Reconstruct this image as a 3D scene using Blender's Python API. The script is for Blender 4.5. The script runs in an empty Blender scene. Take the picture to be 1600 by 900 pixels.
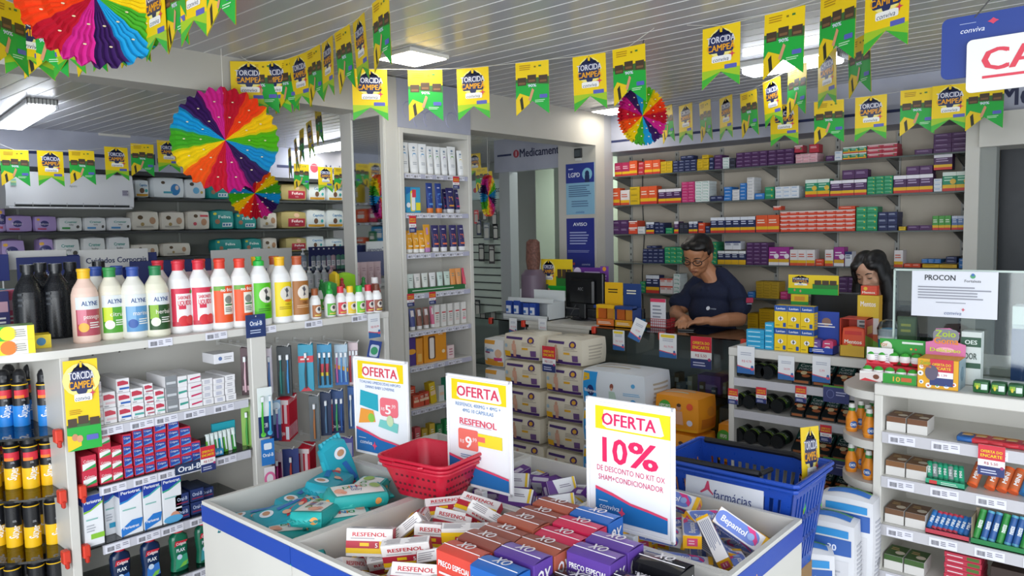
import bpy, math, random
from mathutils import Vector, Matrix, Euler
random.seed(7)
SC = bpy.context.scene
COL = SC.collection
R = math.radians
# ---------------- camera -----------------------------------------------------
CAM_Z, F_PX = 1.68, 1176.08
YAW, PITCH, ROLL = R(41.4526), R(4.3804), R(1.0893)
fw = Vector((math.cos(YAW)*math.cos(PITCH), math.sin(YAW)*math.cos(PITCH), -math.sin(PITCH)))
rt0 = Vector((math.sin(YAW), -math.cos(YAW), 0))
dn0 = fw.cross(rt0)
rt = rt0*math.cos(ROLL) + dn0*math.sin(ROLL)
dn = -rt0*math.sin(ROLL) + dn0*math.cos(ROLL)
cam_d = bpy.data.cameras.new('camera')
cam_d.sensor_width = 36; cam_d.lens = 36*F_PX/1600; cam_d.clip_start = .05
cam = bpy.data.objects.new('camera', cam_d); COL.objects.link(cam)
m = Matrix((rt, -dn, -fw)).transposed().to_4x4(); m.translation = (0, 0, CAM_Z)
cam.matrix_world = m
SC.camera = cam
# ---------------- view and light --------------------------------------------
SC.view_settings.view_transform = 'Standard'; SC.view_settings.look = 'None'
SC.view_settings.gamma = 1; SC.view_settings.use_curve_mapping = False
SC.view_settings.exposure = 0.38
W = bpy.data.worlds.new('world'); SC.world = W; W.use_nodes = True
W.node_tree.nodes['Background'].inputs[0].default_value = (.80, .90, 1, 1)
W.node_tree.nodes['Background'].inputs[1].default_value = 0.9
def area(name, loc, rot, sx, sy, power, col=(1, 1, 1)):
    d = bpy.data.lights.new(name, 'AREA'); d.shape = 'RECTANGLE'; d.size = sx; d.size_y = sy
    d.energy = power; d.color = col
    o = bpy.data.objects.new(name, d); COL.objects.link(o); o.location = loc; o.rotation_euler = rot
    return o
# daylight through the open shop front, which lies behind the photographer
area('shopfront_daylight_south', (1.2, -1.8, 1.4), (R(-90), 0, R(180)), 4.5, 2.2, 30, (.93, .97, 1))
area('shopfront_daylight_west', (-1.9, -.3, 1.4), (R(90), 0, R(-58)), 3.6, 2.3, 115, (.94, .97, 1))
# ---------------- pixel -> plane helpers (real planes of the room) -----------
def ray(x, y): return fw + rt*((x-800)/F_PX) + dn*((y-450)/F_PX)
O_ = Vector((0, 0, CAM_Z))
def pX(x, y, X): d = ray(x, y); return O_ + d*(X/d.x)
def pY(x, y, Y): d = ray(x, y); return O_ + d*(Y/d.y)
def pZ(x, y, Z): d = ray(x, y); return O_ + d*((Z-CAM_Z)/d.z)
def pT(x, y, t): return O_ + ray(x, y)*t
# ---------------- materials --------------------------------------------------
_m = {}
def lin(c): return c/12.92 if c <= .04045 else ((c+.055)/1.055)**2.4
def hexc(h): return tuple(lin(int(h[i:i+2], 16)/255) for i in (0, 2, 4))
def M(h, rough=.45, metal=0.0, emit=0.0, alpha=None):
    """h: 'rrggbb'; procedural: slight noise in roughness and colour"""
    if isinstance(h, bpy.types.Material): return h
    k = (h, rough, metal, emit)
    if k in _m: return _m[k]
    m = bpy.data.materials.new('surface_' + h); m.use_nodes = True
    nt = m.node_tree; b = nt.nodes['Principled BSDF']; c = hexc(h)
    b.inputs['Base Color'].default_value = (*c, 1)
    b.inputs['Metallic'].default_value = metal
    b.inputs['Roughness'].default_value = rough
    if emit:
        b.inputs['Emission Color'].default_value = (*c, 1); b.inputs['Emission Strength'].default_value = emit
    else:
        n = nt.nodes.new('ShaderNodeTexNoise'); n.inputs['Scale'].default_value = 35
        n.inputs['Detail'].default_value = 1
        mr = nt.nodes.new('ShaderNodeMapRange'); mr.inputs[3].default_value = max(0, rough-.06); mr.inputs[4].default_value = rough+.06
        nt.links.new(n.outputs[0], mr.inputs[0]); nt.links.new(mr.outputs[0], b.inputs['Roughness'])
    m.diffuse_color = (*c, 1)
    _m[k] = m; return m
def noisy(name, h1, h2, scale, rough=.5, bump=0, stretch=(1, 1, 1)):
    m = bpy.data.materials.new(name); m.use_nodes = True; nt = m.node_tree; b = nt.nodes['Principled BSDF']
    tc = nt.nodes.new('ShaderNodeTexCoord'); mp = nt.nodes.new('ShaderNodeMapping'); mp.inputs['Scale'].default_value = stretch
    n = nt.nodes.new('ShaderNodeTexNoise'); n.inputs['Scale'].default_value = scale; n.inputs['Detail'].default_value = 3
    r = nt.nodes.new('ShaderNodeValToRGB')
    r.color_ramp.elements[0].position = .35; r.color_ramp.elements[0].color = (*hexc(h1), 1)
    r.color_ramp.elements[1].position = .65; r.color_ramp.elements[1].color = (*hexc(h2), 1)
    L = nt.links.new
    L(tc.outputs['Object'], mp.inputs[0]); L(mp.outputs[0], n.inputs[0]); L(n.outputs[0], r.inputs[0]); L(r.outputs[0], b.inputs['Base Color'])
    b.inputs['Roughness'].default_value = rough
    if bump:
        bp = nt.nodes.new('ShaderNodeBump'); bp.inputs['Strength'].default_value = bump; bp.inputs['Distance'].default_value = .01
        L(n.outputs[0], bp.inputs['Height']); L(bp.outputs[0], b.inputs['Normal'])
    return m
def thin_glass(name, tint='e8f4f0', opac=.08):
    m = bpy.data.materials.new(name); m.use_nodes = True; nt = m.node_tree; nt.nodes.clear()
    o = nt.nodes.new('ShaderNodeOutputMaterial'); t = nt.nodes.new('ShaderNodeBsdfTransparent'); g = nt.nodes.new('ShaderNodeBsdfGlossy')
    t.inputs[0].default_value = (*hexc(tint), 1); g.inputs['Roughness'].default_value = .04
    fr = nt.nodes.new('ShaderNodeFresnel'); fr.inputs[0].default_value = 1.35
    ad = nt.nodes.new('ShaderNodeMath'); ad.operation = 'ADD'; ad.inputs[1].default_value = opac
    x = nt.nodes.new('ShaderNodeMixShader'); L = nt.links.new
    L(fr.outputs[0], ad.inputs[0]); L(ad.outputs[0], x.inputs[0]); L(t.outputs[0], x.inputs[1]); L(g.outputs[0], x.inputs[2]); L(x.outputs[0], o.inputs[0])
    return m
GLASS = thin_glass('clear_glass')
GLASS_D = thin_glass('smoked_glass', '8a908f', .06)
PLASTIC_CLEAR = thin_glass('clear_plastic', 'e4ecee', .05)
WHITE, OFFW = 'e6e5e0', 'dddbd4'
# ---------------- text -------------------------------------------------------
_t = {}
def text2d(s, bold=.0, shear=0.0):
    """(verts, faces, width) of a string scaled to cap height 1, origin at its left baseline"""
    k = (s, bold, shear)
    if k in _t: return _t[k]
    c = bpy.data.curves.new('lettering', 'FONT'); c.body = s; c.size = 1.0; c.resolution_u = 2; c.offset = bold; c.shear = shear
    o = bpy.data.objects.new('lettering', c); me = bpy.data.meshes.new_from_object(o)
    v = [(p.co.x, p.co.y) for p in me.vertices]; f = [tuple(p.vertices) for p in me.polygons]
    bpy.data.meshes.remove(me); bpy.data.objects.remove(o); bpy.data.curves.remove(c)
    if not v: v = [(0, 0)]; f = []
    x0 = min(p[0] for p in v); x1 = max(p[0] for p in v); q = .72
    v = [((x-x0)/q, y/q) for x, y in v]
    _t[k] = (v, f, (x1-x0)/q); return _t[k]
# ---------------- mesh builder ----------------------------------------------
class B:
    def __init__(s): s.v = []; s.f = []; s.mi = []; s.mats = []; s.T = None
    def c(s, col):
        col = M(col) if isinstance(col, str) else (M(*col) if isinstance(col, tuple) else col)
        if col not in s.mats: s.mats.append(col)
        return s.mats.index(col)
    def add(s, vs, fs, col):
        k = len(s.v); i = s.c(col)
        s.v += [s.T @ Vector(p) if s.T else Vector(p) for p in vs]
        s.f += [tuple(k+a for a in f) for f in fs]; s.mi += [i]*len(fs); return s
    def box(s, x0, y0, z0, x1, y1, z1, col, bev=0):
        if x0 > x1: x0, x1 = x1, x0
        if y0 > y1: y0, y1 = y1, y0
        if z0 > z1: z0, z1 = z1, z0
        if bev:
            e = min(bev, (x1-x0)*.45, (y1-y0)*.45, (z1-z0)*.45); vs = []; idx = {}
            P = ((x0, x1), (y0, y1), (z0, z1)); fs = []
            for a in range(3):                       # three vertices per corner
                for c_ in range(8):
                    bits = [(c_ >> k) & 1 for k in range(3)]; p = [P[k][bits[k]] for k in range(3)]
                    for k in range(3):
                        if k != a: p[k] += e if bits[k] == 0 else -e
                    idx[(a, c_)] = len(vs); vs.append(p)
            for a in range(3):
                b_, d_ = (a+1) % 3, (a+2) % 3
                for side in (0, 1):
                    cs = [(side << a) | (i << b_) | (j << d_) for i, j in ((0, 0), (1, 0), (1, 1), (0, 1))]
                    f = [idx[(a, c_)] for c_ in cs]; fs.append(tuple(f if side else f[::-1]))
            for a in range(3):                       # edges
                b_, d_ = (a+1) % 3, (a+2) % 3
                for i in (0, 1):
                    for j in (0, 1):
                        c0 = (i << b_) | (j << d_); c1 = c0 | (1 << a)
                        f = [idx[(b_, c0)], idx[(b_, c1)], idx[(d_, c1)], idx[(d_, c0)]]
                        fs.append(tuple(f if i == j else f[::-1]))
            for c_ in range(8):
                n = bin(c_).count('1'); f = [idx[(0, c_)], idx[(1, c_)], idx[(2, c_)]]
                fs.append(tuple(f if n % 2 else f[::-1]))
            return s.add(vs, fs, col)
        vs = [(x, y, z) for z in (z0, z1) for y in (y0, y1) for x in (x0, x1)]
        return s.add(vs, [(0, 2, 3, 1), (4, 5, 7, 6), (0, 1, 5, 4), (2, 6, 7, 3), (1, 3, 7, 5), (0, 4, 6, 2)], col)
    def lathe(s, prof, n=20, c=(0, 0, 0), sx=1, sy=1):
        """prof: [(r, z, colour of the band above)]"""
        for i in range(len(prof)-1):
            r0, z0, col = prof[i]; r1, z1, _ = prof[i+1]
            vs = []; 
            for r, z in ((r0, z0), (r1, z1)):
                for k in range(n):
                    a = 2*math.pi*k/n; vs.append((c[0]+sx*r*math.cos(a), c[1]+sy*r*math.sin(a), c[2]+z))
            s.add(vs, [(k, (k+1) % n, n+(k+1) % n, n+k) for k in range(n)], col)
        for j, (r, z, col) in ((0, prof[0]), (-1, prof[-1])):
            if r > 1e-4:
                vs = [(c[0]+sx*r*math.cos(2*math.pi*k/n), c[1]+sy*r*math.sin(2*math.pi*k/n), c[2]+z) for k in range(n)]
                s.add(vs, [tuple(range(n)) if j else tuple(range(n))[::-1]], prof[-2][2] if j else col)
        return s
    def tube(s, pts, r, col, n=8, close=False):
        pts = [Vector(p) for p in pts]; N = len(pts); rs = r if isinstance(r, (list, tuple)) else [r]*N
        vs = []; up = None
        for i, p in enumerate(pts):
            a = pts[(i-1) % N] if (close or i) else p; b = pts[(i+1) % N] if (close or i < N-1) else p
            t = (b-a).normalized()
            if up is None: up = Vector((0, 0, 1)) if abs(t.z) < .9 else Vector((1, 0, 0))
            u = (up - t*up.dot(t)).normalized(); w = t.cross(u); up = u
            for k in range(n):
                q = 2*math.pi*k/n; vs.append(p + u*rs[i]*math.cos(q) + w*rs[i]*math.sin(q))
        fs = [(i*n+k, i*n+(k+1) % n, ((i+1) % N)*n+(k+1) % n, ((i+1) % N)*n+k) for i in range(N if close else N-1) for k in range(n)]
        if not close: fs += [tuple(range(n))[::-1], tuple((N-1)*n+k for k in range(n))]
        return s.add(vs, fs, col)
    def prism(s, pts, z0, z1, col):
        """outline in the xy plane, extruded in z"""
        n = len(pts)
        a = sum(pts[i][0]*pts[(i+1) % n][1]-pts[(i+1) % n][0]*pts[i][1] for i in range(n))
        if a < 0: pts = pts[::-1]
        vs = [(x, y, z0) for x, y in pts]+[(x, y, z1) for x, y in pts]
        return s.add(vs, [tuple(range(n))[::-1], tuple(range(n, 2*n))]+[(i, (i+1) % n, n+(i+1) % n, n+i) for i in range(n)], col)
    def loft(s, secs, col, n=16, p=2.0):
        """secs: [(centre, rx, ry)] stacked in z as superellipses"""
        vs = []
        for (cx, cy, cz), rx, ry in secs:
            for k in range(n):
                a = 2*math.pi*k/n; ca, sa = math.cos(a), math.sin(a)
                vs.append((cx+rx*math.copysign(abs(ca)**(2/p), ca), cy+ry*math.copysign(abs(sa)**(2/p), sa), cz))
        N = len(secs)
        return s.add(vs, [tuple(range(n))[::-1], tuple((N-1)*n+k for k in range(n))]+[(i*n+k, i*n+(k+1) % n, (i+1)*n+(k+1) % n, (i+1)*n+k) for i in range(N-1) for k in range(n)], col)
    def pillow(s, w, d, h, col, bulge=.12, seam=None, n=8):
        """soft pack standing on z=0, centred in xy: a box whose faces swell and whose edges pull in"""
        def g(x, y, z):      # -1..1
            k = 1-bulge
            f = lambda a, b: k + bulge*(1-a*a)*(1-b*b)*1.0 + bulge*.5*((1-a*a)+(1-b*b))*.5
            return (x*w/2*f(y, z), y*d/2*f(x, z), h/2+z*h/2*f(x, y))
        for ax in range(3):
            for sd in (-1, 1):
                vs = []
                for i in range(n+1):
                    for j in range(n+1):
                        a, b = -1+2*i/n, -1+2*j/n; p = [0, 0, 0]; p[ax] = sd; p[(ax+1) % 3] = a; p[(ax+2) % 3] = b
                        vs.append(g(*p))
                fs = []
                for i in range(n):
                    for j in range(n):
                        q = (i*(n+1)+j, (i+1)*(n+1)+j, (i+1)*(n+1)+j+1, i*(n+1)+j+1); fs.append(q if sd > 0 else q[::-1])
                s.add(vs, fs, col)
        s.g = g; return s
    # -- flat artwork laid on a surface; P(u,v,lift) -> point, w/h are real metres
    def art(s, P, w, h, items, lift=.0004, sub=False):
        L = 1
        for it in items:
            k = it[0]; L += 1; z = lift*L
            if sub and k == 'q': it = ('r',)+it[1:5]+(it[6],); k = 'r'
            if k == 'r':
                _, u0, v0, u1, v1, col = it; nu = max(1, int(abs(u1-u0)*sub)) if sub else 1; nv = 1
                if sub and getattr(s, 'sub2', 0): nu = max(5, nu); nv = 5
                vs = [P(u0+(u1-u0)*i/nu, v0+(v1-v0)*j/nv, z) for j in range(nv+1) for i in range(nu+1)]
                s.add(vs, [(j*(nu+1)+i, j*(nu+1)+i+1, (j+1)*(nu+1)+i+1, (j+1)*(nu+1)+i) for j in range(nv) for i in range(nu)], col)
            elif k == 'e':
                _, cu, cv, ru, rv, col = it; n = 16
                if sub:
                    nc, nr = 10, 4 if getattr(s, 'sub2', 0) else 1; vs = []
                    for i in range(nc+1):
                        q = math.cos(math.pi*i/nc)
                        for j in range(nr+1): vs.append(P(cu-ru*q*h/w, cv+rv*math.sin(math.pi*i/nc)*(-1+2*j/nr), z))
                    s.add(vs, [(i*(nr+1)+j, (i+1)*(nr+1)+j, (i+1)*(nr+1)+j+1, i*(nr+1)+j+1) for i in range(nc) for j in range(nr)], col); continue
                s.add([P(cu+ru*math.cos(2*math.pi*i/n)*h/w, cv+rv*math.sin(2*math.pi*i/n), z) for i in range(n)]+[P(cu, cv, z)], [(i, (i+1) % n, n) for i in range(n)], col)
            elif k == 'p':
                pts = it[1]; n = len(pts); a = sum(pts[i][0]*pts[(i+1) % n][1]-pts[(i+1) % n][0]*pts[i][1] for i in range(n))
                if a < 0: pts = pts[::-1]
                s.add([P(u, v, z) for u, v in pts], [tuple(range(n))], it[2])
            elif k == 'q':      # rounded rectangle
                _, u0, v0, u1, v1, rr, col = it; pts = []; ru = rr*h/w
                for cu, cv, a0 in ((u1-ru, v1-rr, 0), (u0+ru, v1-rr, 90), (u0+ru, v0+rr, 180), (u1-ru, v0+rr, 270)):
                    for i in range(4): a = R(a0+i*30); pts.append((cu+ru*math.cos(a), cv+rr*math.sin(a)))
                s.add([P(u, v, z) for u, v in pts], [tuple(range(len(pts)))], col)
            elif k in 'tTiI':    # text centred on (cu,cv); T bold, i slanted
                _, st, cu, cv, th, col = it[:6]; mw = it[6] if len(it) > 6 else None; ang = R(it[7]) if len(it) > 7 else 0
                v, f, tw = text2d(st, 0, .25 if k in 'iI' else 0)
                sc = th; su = th*h/w
                if mw and tw*su > mw: su = mw/tw
                if mw and k == 'T' and tw*su < mw: su = min(mw/tw, su*1.35)
                ca, sa = math.cos(ang), math.sin(ang); vs = []
                for dx, dy in (((-.035, .012), (.035, .012), (.035, -.012), (-.035, -.012)) if k in 'TI' and th*h > .003 else ((0, 0),)):
                    vs = []; z += .00006
                    for x, y in v:
                        a, b = (x+dx-tw/2)*su*w, (y+dy-.5)*sc*h
                        vs.append(P(cu+(a*ca-b*sa)/w, cv+(a*sa+b*ca)/h, z))
                    s.add(vs, f, col)
            elif k == 'l':      # small print: n thin lines
                _, u0, v0, u1, v1, n, col = it; rnd = random.Random(n*31+int(u0*97))
                for i in range(n):
                    vv = v1-(v1-v0)*(i+.5)/n; hh = (v1-v0)/n*.22; ue = u0+(u1-u0)*(.75+.25*rnd.random())
                    nu = 4 if sub else 1
                    vs = [P(u0+(ue-u0)*a/nu, vv+b*hh, z) for b in (-1, 1) for a in range(nu+1)]
                    s.add(vs, [(a, a+1, nu+2+a, nu+1+a) for a in range(nu)], col)
            elif k == 'b':      # barcode
                _, u0, v0, u1, v1, col = it; rnd = random.Random(3); u = u0
                while u < u1:
                    ww = (u1-u0)*rnd.choice((.02, .035, .05)); s.add([P(u, v0, z), P(min(u+ww, u1), v0, z), P(min(u+ww, u1), v1, z), P(u, v1, z)], [(0, 1, 2, 3)], col); u += ww+(u1-u0)*rnd.choice((.025, .04))
        return s
    def face(s, o, u, v, items, lift=.0004, sub=False):
        """artwork on a flat face: o = lower-left corner, u, v = full edge vectors; normal u x v"""
        o, u, v = Vector(o), Vector(u), Vector(v); n = u.cross(v).normalized()
        return s.art(lambda a, b, z: o+u*a+v*b+n*z, u.length, v.length, items, lift, sub)
    def wrap(s, r, z0, z1, a0, a1, items, c=(0, 0), sub=14, rf=None):
        """artwork on a cylinder from angle a0 to a1 (degrees, seen from outside left to right)"""
        def P(u, v, z):
            a = R(a0+(a1-a0)*u); zz = z0+(z1-z0)*v; rr = (rf(zz) if rf else r)+.0008+z; return (c[0]+rr*math.cos(a), c[1]+rr*math.sin(a), zz)
        return s.art(P, abs(R(a1-a0))*r, z1-z0, items, .00025, sub)
    def build(s, name, parent=None, loc=(0, 0, 0), rot=(0, 0, 0), ang=32):
        me = bpy.data.meshes.new(name); me.from_pydata(s.v, [], s.f)
        for mt in s.mats: me.materials.append(mt)
        me.polygons.foreach_set('material_index', s.mi); me.update()
        me.shade_smooth(); me.set_sharp_from_angle(angle=R(ang))
        o = bpy.data.objects.new(name, me); COL.objects.link(o); o.location = loc; o.rotation_euler = rot
        if parent: o.parent = parent
        return o
# ---------------- things -----------------------------------------------------
def tag(o, label, cat, group=None, kind=None):
    if label: o['label'] = label
    if cat: o['category'] = cat
    if group: o['group'] = group
    if kind: o['kind'] = kind
    return o
def thing(name, label, cat, loc=(0, 0, 0), rot=(0, 0, 0), group=None):
    o = bpy.data.objects.new(name, None); COL.objects.link(o); o.empty_display_size = .02
    o.location = loc; o.rotation_euler = rot; return tag(o, label, cat, group)
def struct(b, name):
    o = b.build(name); o['kind'] = 'structure'; return o
_used = set()
KIDS = {}
def dup(root, loc, rot=(0, 0, 0), label=None, group=None, scale=None):
    """the first call moves the source itself; later calls copy it and its parts"""
    if root.name not in _used:
        _used.add(root.name); r = root
        KIDS[root.name] = [(ch, list(ch.children)) for ch in root.children]
    else:
        r = root.copy(); COL.objects.link(r)
        for ch, gs in KIDS[root.name]:
            c = ch.copy(); COL.objects.link(c); c.parent = r
            for g in gs: d = g.copy(); COL.objects.link(d); d.parent = c
    r.location = loc; r.rotation_euler = rot
    if scale: r.scale = scale
    if label: r['label'] = label
    if group: r['group'] = group
    return r
ORD = ['first', 'second', 'third', 'fourth', 'fifth', 'sixth', 'seventh', 'eighth', 'ninth', 'tenth', 'eleventh', 'twelfth', 'thirteenth', 'fourteenth', 'fifteenth', 'sixteenth', 'seventeenth', 'eighteenth', 'nineteenth', 'twentieth']
# ---------------- room -------------------------------------------------------
ZC = 2.58
wallm = noisy('painted_wall', 'b9bac0', 'c3c4ca', 4, .6)
marble = noisy('pale_printed_panel', 'a9acbd', 'b8bbca', 3, .45)
creamw = noisy('cream_laminate', 'c4c1b8', 'cac7bf', 3, .5)
floorm = noisy('floor_tile', 'a9a59c', 'b9b5ac', 2, .25)
b = B(); b.box(-2, -2, -.06, 7.5, 8, 0, floorm); struct(b, 'floor')
# slatted pvc ceiling: 20 cm boards running along Y, a thin bright bead between
ceilm = noisy('pvc_ceiling', 'b6b6bd', 'c0c0c6', 1.2, .28, 0, (1, .15, 1))
b = B(); b.box(-2, -2, ZC+.012, 7.5, 8, ZC+.06, ceilm)
x = -2.0
while x < 7.5:
    b.box(x, -2, ZC, x+.099, 8, ZC+.02, ceilm, .003)
    b.box(x+.0995, -2, ZC-.001, x+.1035, 8, ZC+.018, ('f4f4f4', .3))
    x += .104
struct(b, 'ceiling')
b = B(); b.box(-2, 7.3, 0, 7.5, 7.4, ZC, wallm); struct(b, 'wall_far')
b = B(); b.box(5.46, -2, 0, 5.56, 3.60, ZC, noisy('cream_wall', 'cabfae', 'd2c8b8', 3, .55))
struct(b, 'wall_medicine')
b = B(); b.box(7.4, 3.6, 0, 7.5, 7.4, ZC, ('aeb4ae', .6)); struct(b, 'wall_side')
b = B(); b.box(-2.1, 3.5, 0, -2, 7.4, ZC, wallm); struct(b, 'wall_west')
# ceiling beams
b = B(); b.box(-2, 3.62, 2.395, 2.81, 3.80, ZC, creamw); struct(b, 'trim_1')
b = B(); b.box(3.46, 3.43, 2.33, 4.9, 3.62, ZC, creamw); struct(b, 'trim_2')
# fascia panels
def stripe(b, o, u, v, segs):
    b.face(o, u, v, segs)
b = B()        # over the diaper shelves
b.box(-1, 6.98, 2.27, 5.6, 7.0, ZC+.0, marble)
p0 = pY(197, 245, 6.98)
wtxt = [('r', 0, .33, .56, .42, '27305c'), ('t', 'Mundo infantil', .66, .36, .33, '27305c', .13), ('r', .80, .33, .85, .42, '27305c'), ('e', .868, .38, .16, .16, 'b04452'), ('t', 'Medicamentos', .94, .36, .33, '27305c', .10)]
b.face((-1, 6.98, 2.27), (6.6, 0, 0), (0, 0, .31), wtxt)
o = struct(b, 'wall_fascia_far')
b = B()        # over the medicine shelves, running along Y
b.box(5.12, -1.2, 2.29, 5.46, 3.60, ZC, marble)
b.face((5.12, 3.60, 2.27), (0, -4.8, 0), (0, 0, .31), [('r', .02, .30, .52, .36, '27305c'), ('e', .565, .42, .18, .18, 'b04452'), ('T', 'Medicamentos', .665, .40, .40, '23284c', .155), ('r', .76, .30, 1, .36, '27305c')])
struct(b, 'wall_fascia_medicine')
# notice pillar
b = B(); b.box(4.9, 3.43, 0, 5.02, 3.80, ZC, creamw); b.box(5.02, 3.43, 0, 5.14, 3.60, ZC, ('b5b5b8', .6)); struct(b, 'wall_notice_pillar')
# passage behind the notice pillar: sign fascia, door frame, pale inner room
XF = 5.05
ya, yb = pX(772, 240, XF).y, 3.62
za, zb = pX(800, 268, XF).z, pX(800, 216, XF).z
b = B(); b.box(XF, yb, za, XF+.07, ya, zb, marble)
fu = lambda px: (ya-pX(px, 240, XF).y)/(ya-yb)
b.face((XF, ya, za), (0, yb-ya, 0), (0, 0, zb-za), [('r', fu(777), .48, fu(799), .54, '27305c'), ('e', fu(806.5), .52, .12, .12, 'b04452'), ('r', fu(806), .45, fu(807), .59, 'e8e8f0'), ('T', 'Medicamentos', fu(848), .53, .25, '23284c', fu(885)-fu(812))])
struct(b, 'wall_fascia_passage')
b = B(); b.box(XF+.01, pX(797, 400, XF).y, 0, XF+.12, pX(781, 400, XF).y, za, ('b4b9ba', .6)); b.box(XF+.02, 3.80, 0, XF+.1, 3.98, za, ('8f9c8e', .6)); struct(b, 'trim_3')
b = B(); b.box(6.3, 3.6, 0, 6.4, 5.2, ZC, ('a9b6a4', .6)); struct(b, 'wall_back_room')
b = B(); b.box(6.2, 3.75, 0, 6.29, 4.3, 2.0, ('8f9c86', .6)); b.box(6.18, 3.85, .05, 6.2, 4.2, 1.95, ('b7c0ac', .5)); b.box(6.17, 4.22, 0, 6.2, 4.3, 2.0, ('c8cfc8', .5)); struct(b, 'door_1')
# end of the medicine shelving: white upright, then the dark doorway with equipment
b = B(); b.box(5.02, .86, 0, 5.46, .93, 2.29, creamw); struct(b, 'trim_4')
b = B(); b.box(5.0, -.55, 2.10, 5.3, .86, 2.29, creamw); b.box(5.04, .78, 0, 5.14, .86, 2.10, ('8e918c', .6)); struct(b, 'trim_5')
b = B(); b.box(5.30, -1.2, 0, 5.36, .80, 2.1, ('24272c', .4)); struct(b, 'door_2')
# ---------------- lamps ------------------------------------------------------
def panel(px, py, s, lab):
    p = pZ(px, py, ZC)
    t = thing('ceiling_lamp', lab, 'ceiling lamp', (p.x, p.y, ZC-.02))
    b = B(); b.box(-s/2-.012, -s/2-.012, 0, s/2+.012, s/2+.012, .02, (OFFW, .4), .003); b.build('frame', t)
    b = B(); b.box(-s/2, -s/2, -.004, s/2, s/2, .0, M('fff8ea', .5, 0, 12)); b.build('diffuser', t)
panel(645, 86, .24, 'square white LED panel lit on the slatted ceiling before the beam')
panel(960, 170, .24, 'square white LED panel half hidden by the rainbow fan near medicine shelves')
panel(170, 212, .24, 'small lit LED panel far back above the hygiene wall stripe')
panel(505, 231, .26, 'small lit LED panel seen low between bunting and white post')
panel(566, 237, .24, 'small lit LED panel far back beside the tower top')
def batten(p0, p1, lab, wdt=.14):
    p0, p1 = pZ(*p0, ZC), pZ(*p1, ZC); c = (p0+p1)/2; L = (p1-p0).length; a = math.atan2(p1.y-p0.y, p1.x-p0.x)
    t = thing('batten_lamp', lab, 'ceiling lamp', (c.x, c.y, ZC), (0, 0, a))
    b = B(); b.box(-L/2, -wdt/2, -.035, L/2, wdt/2, -.0, ('c9c9c4', .4), .006)
    for i in range(9): b.box(L/2-.002+.0, -wdt/2+i*wdt/8-.002, -.06, L/2+.004, -wdt/2+i*wdt/8+.002, 0, '555555')
    b.build('housing', t)
    b = B(); b.box(-L/2+.01, -wdt/2+.008, -.07, L/2-.02, wdt/2-.008, -.034, M('eef4ff', .5, 0, 11), .01); b.build('diffuser', t)
batten((16, 188), (66, 154), 'long lit batten lamp with grille end over the hygiene aisle', .17)
batten((470, 232), (545, 216), 'long lit batten lamp partly hidden behind hanging bunting by the white post', .15)
batten((1165, 100), (1318, 73), 'wide lit batten lamp above the medicine counter behind yellow flags', .16)
# ---------------- furniture --------------------------------------------------
LAM = (noisy('white_melamine', 'cfcdc6', 'd6d4cd', 2, .4))
def tag_strip(b, x, y, z, w, ax, s=1, h=.03):
    """price ticket in a shelf strip: face looking towards -Y (ax=0) or -X (ax=1)"""
    if ax == 0: o, u = (x, y-.001, z), (w, 0, 0)
    else: o, u = (x-.001, y, z), (0, -w, 0)
    b.face(o, u, (0, 0, h), [('r', 0, 0, 1, 1, 'e4e4ee'), ('b', .08, .18, .36, .72, '3c3c46'), ('l', .42, .2, .62, .8, 3, '70707c'), ('l', .7, .4, .95, .85, 2, '9090a0')])
# ---- hygiene gondola --------------------------------------------------------
GY, GX0, GX1, GZ = 2.85, .885, 2.32, 1.30
gon = thing('shelf_gondola', 'white laminate shelf gondola of oral care with rounded end and glass shelves', 'shelving', (1.5, 3.05, 0))
def P(b, name, parent, **k):
    o = b.build(name, parent, **k); o.matrix_parent_inverse = Matrix.Translation(parent.location).inverted() if not parent.parent else Matrix.Translation(parent.parent.location).inverted(); return o
def part(b, name, parent):
    """a part whose mesh is written in room coordinates"""
    L = parent.location if parent.parent is None else parent.parent.location + parent.location
    b.v = [v-L for v in b.v]; return b.build(name, parent)
b = B()
out = [(GX1, 3.35), (GX1, GY), (GX0, GY)]+[(GX0-.33*math.sin(R(a)), GY+.50-.50*math.cos(R(a))) for a in range(10, 91, 10)]+[(GX0-.33, 3.35)]
b.prism(out, GZ-.028, GZ, LAM); 
for x in (1.18, 1.40, 1.62, 1.85, 2.1): tag_strip(b, x, GY-.0015, GZ-.03, .09, 0)
part(b, 'countertop', gon)
b = B(); b.box(GX0, GY+.005, .0, GX0+.03, 3.3, GZ-.028, LAM, .002); part(b, 'upright', gon)
b = B(); b.box(1.585, GY-.012, .0, 1.655, GY+.02, GZ-.03, LAM, .003); part(b, 'upright', gon)
b = B(); b.box(GX1-.03, GY+.0, .0, GX1, 3.3, GZ-.028, LAM, .002); part(b, 'upright', gon)
b = B(); b.box(GX0+.03, 3.18, .0, GX1-.03, 3.2, GZ-.028, LAM)
for x in (1.0, 1.1, 1.2, 1.3, 1.4): b.box(x, 3.177, 1.22, x+.006, 3.18, 1.226, '55504a')
part(b, 'back_panel', gon)
b = B(); b.box(GX0-.31, 3.33, 0, GX0, 3.35, GZ-.028, LAM); b.box(GX0-.33, 3.30, 0, GX0, 3.35, .1, LAM); part(b, 'end_panel', gon)
GZS = [1.01, .797, .581, .37]
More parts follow.
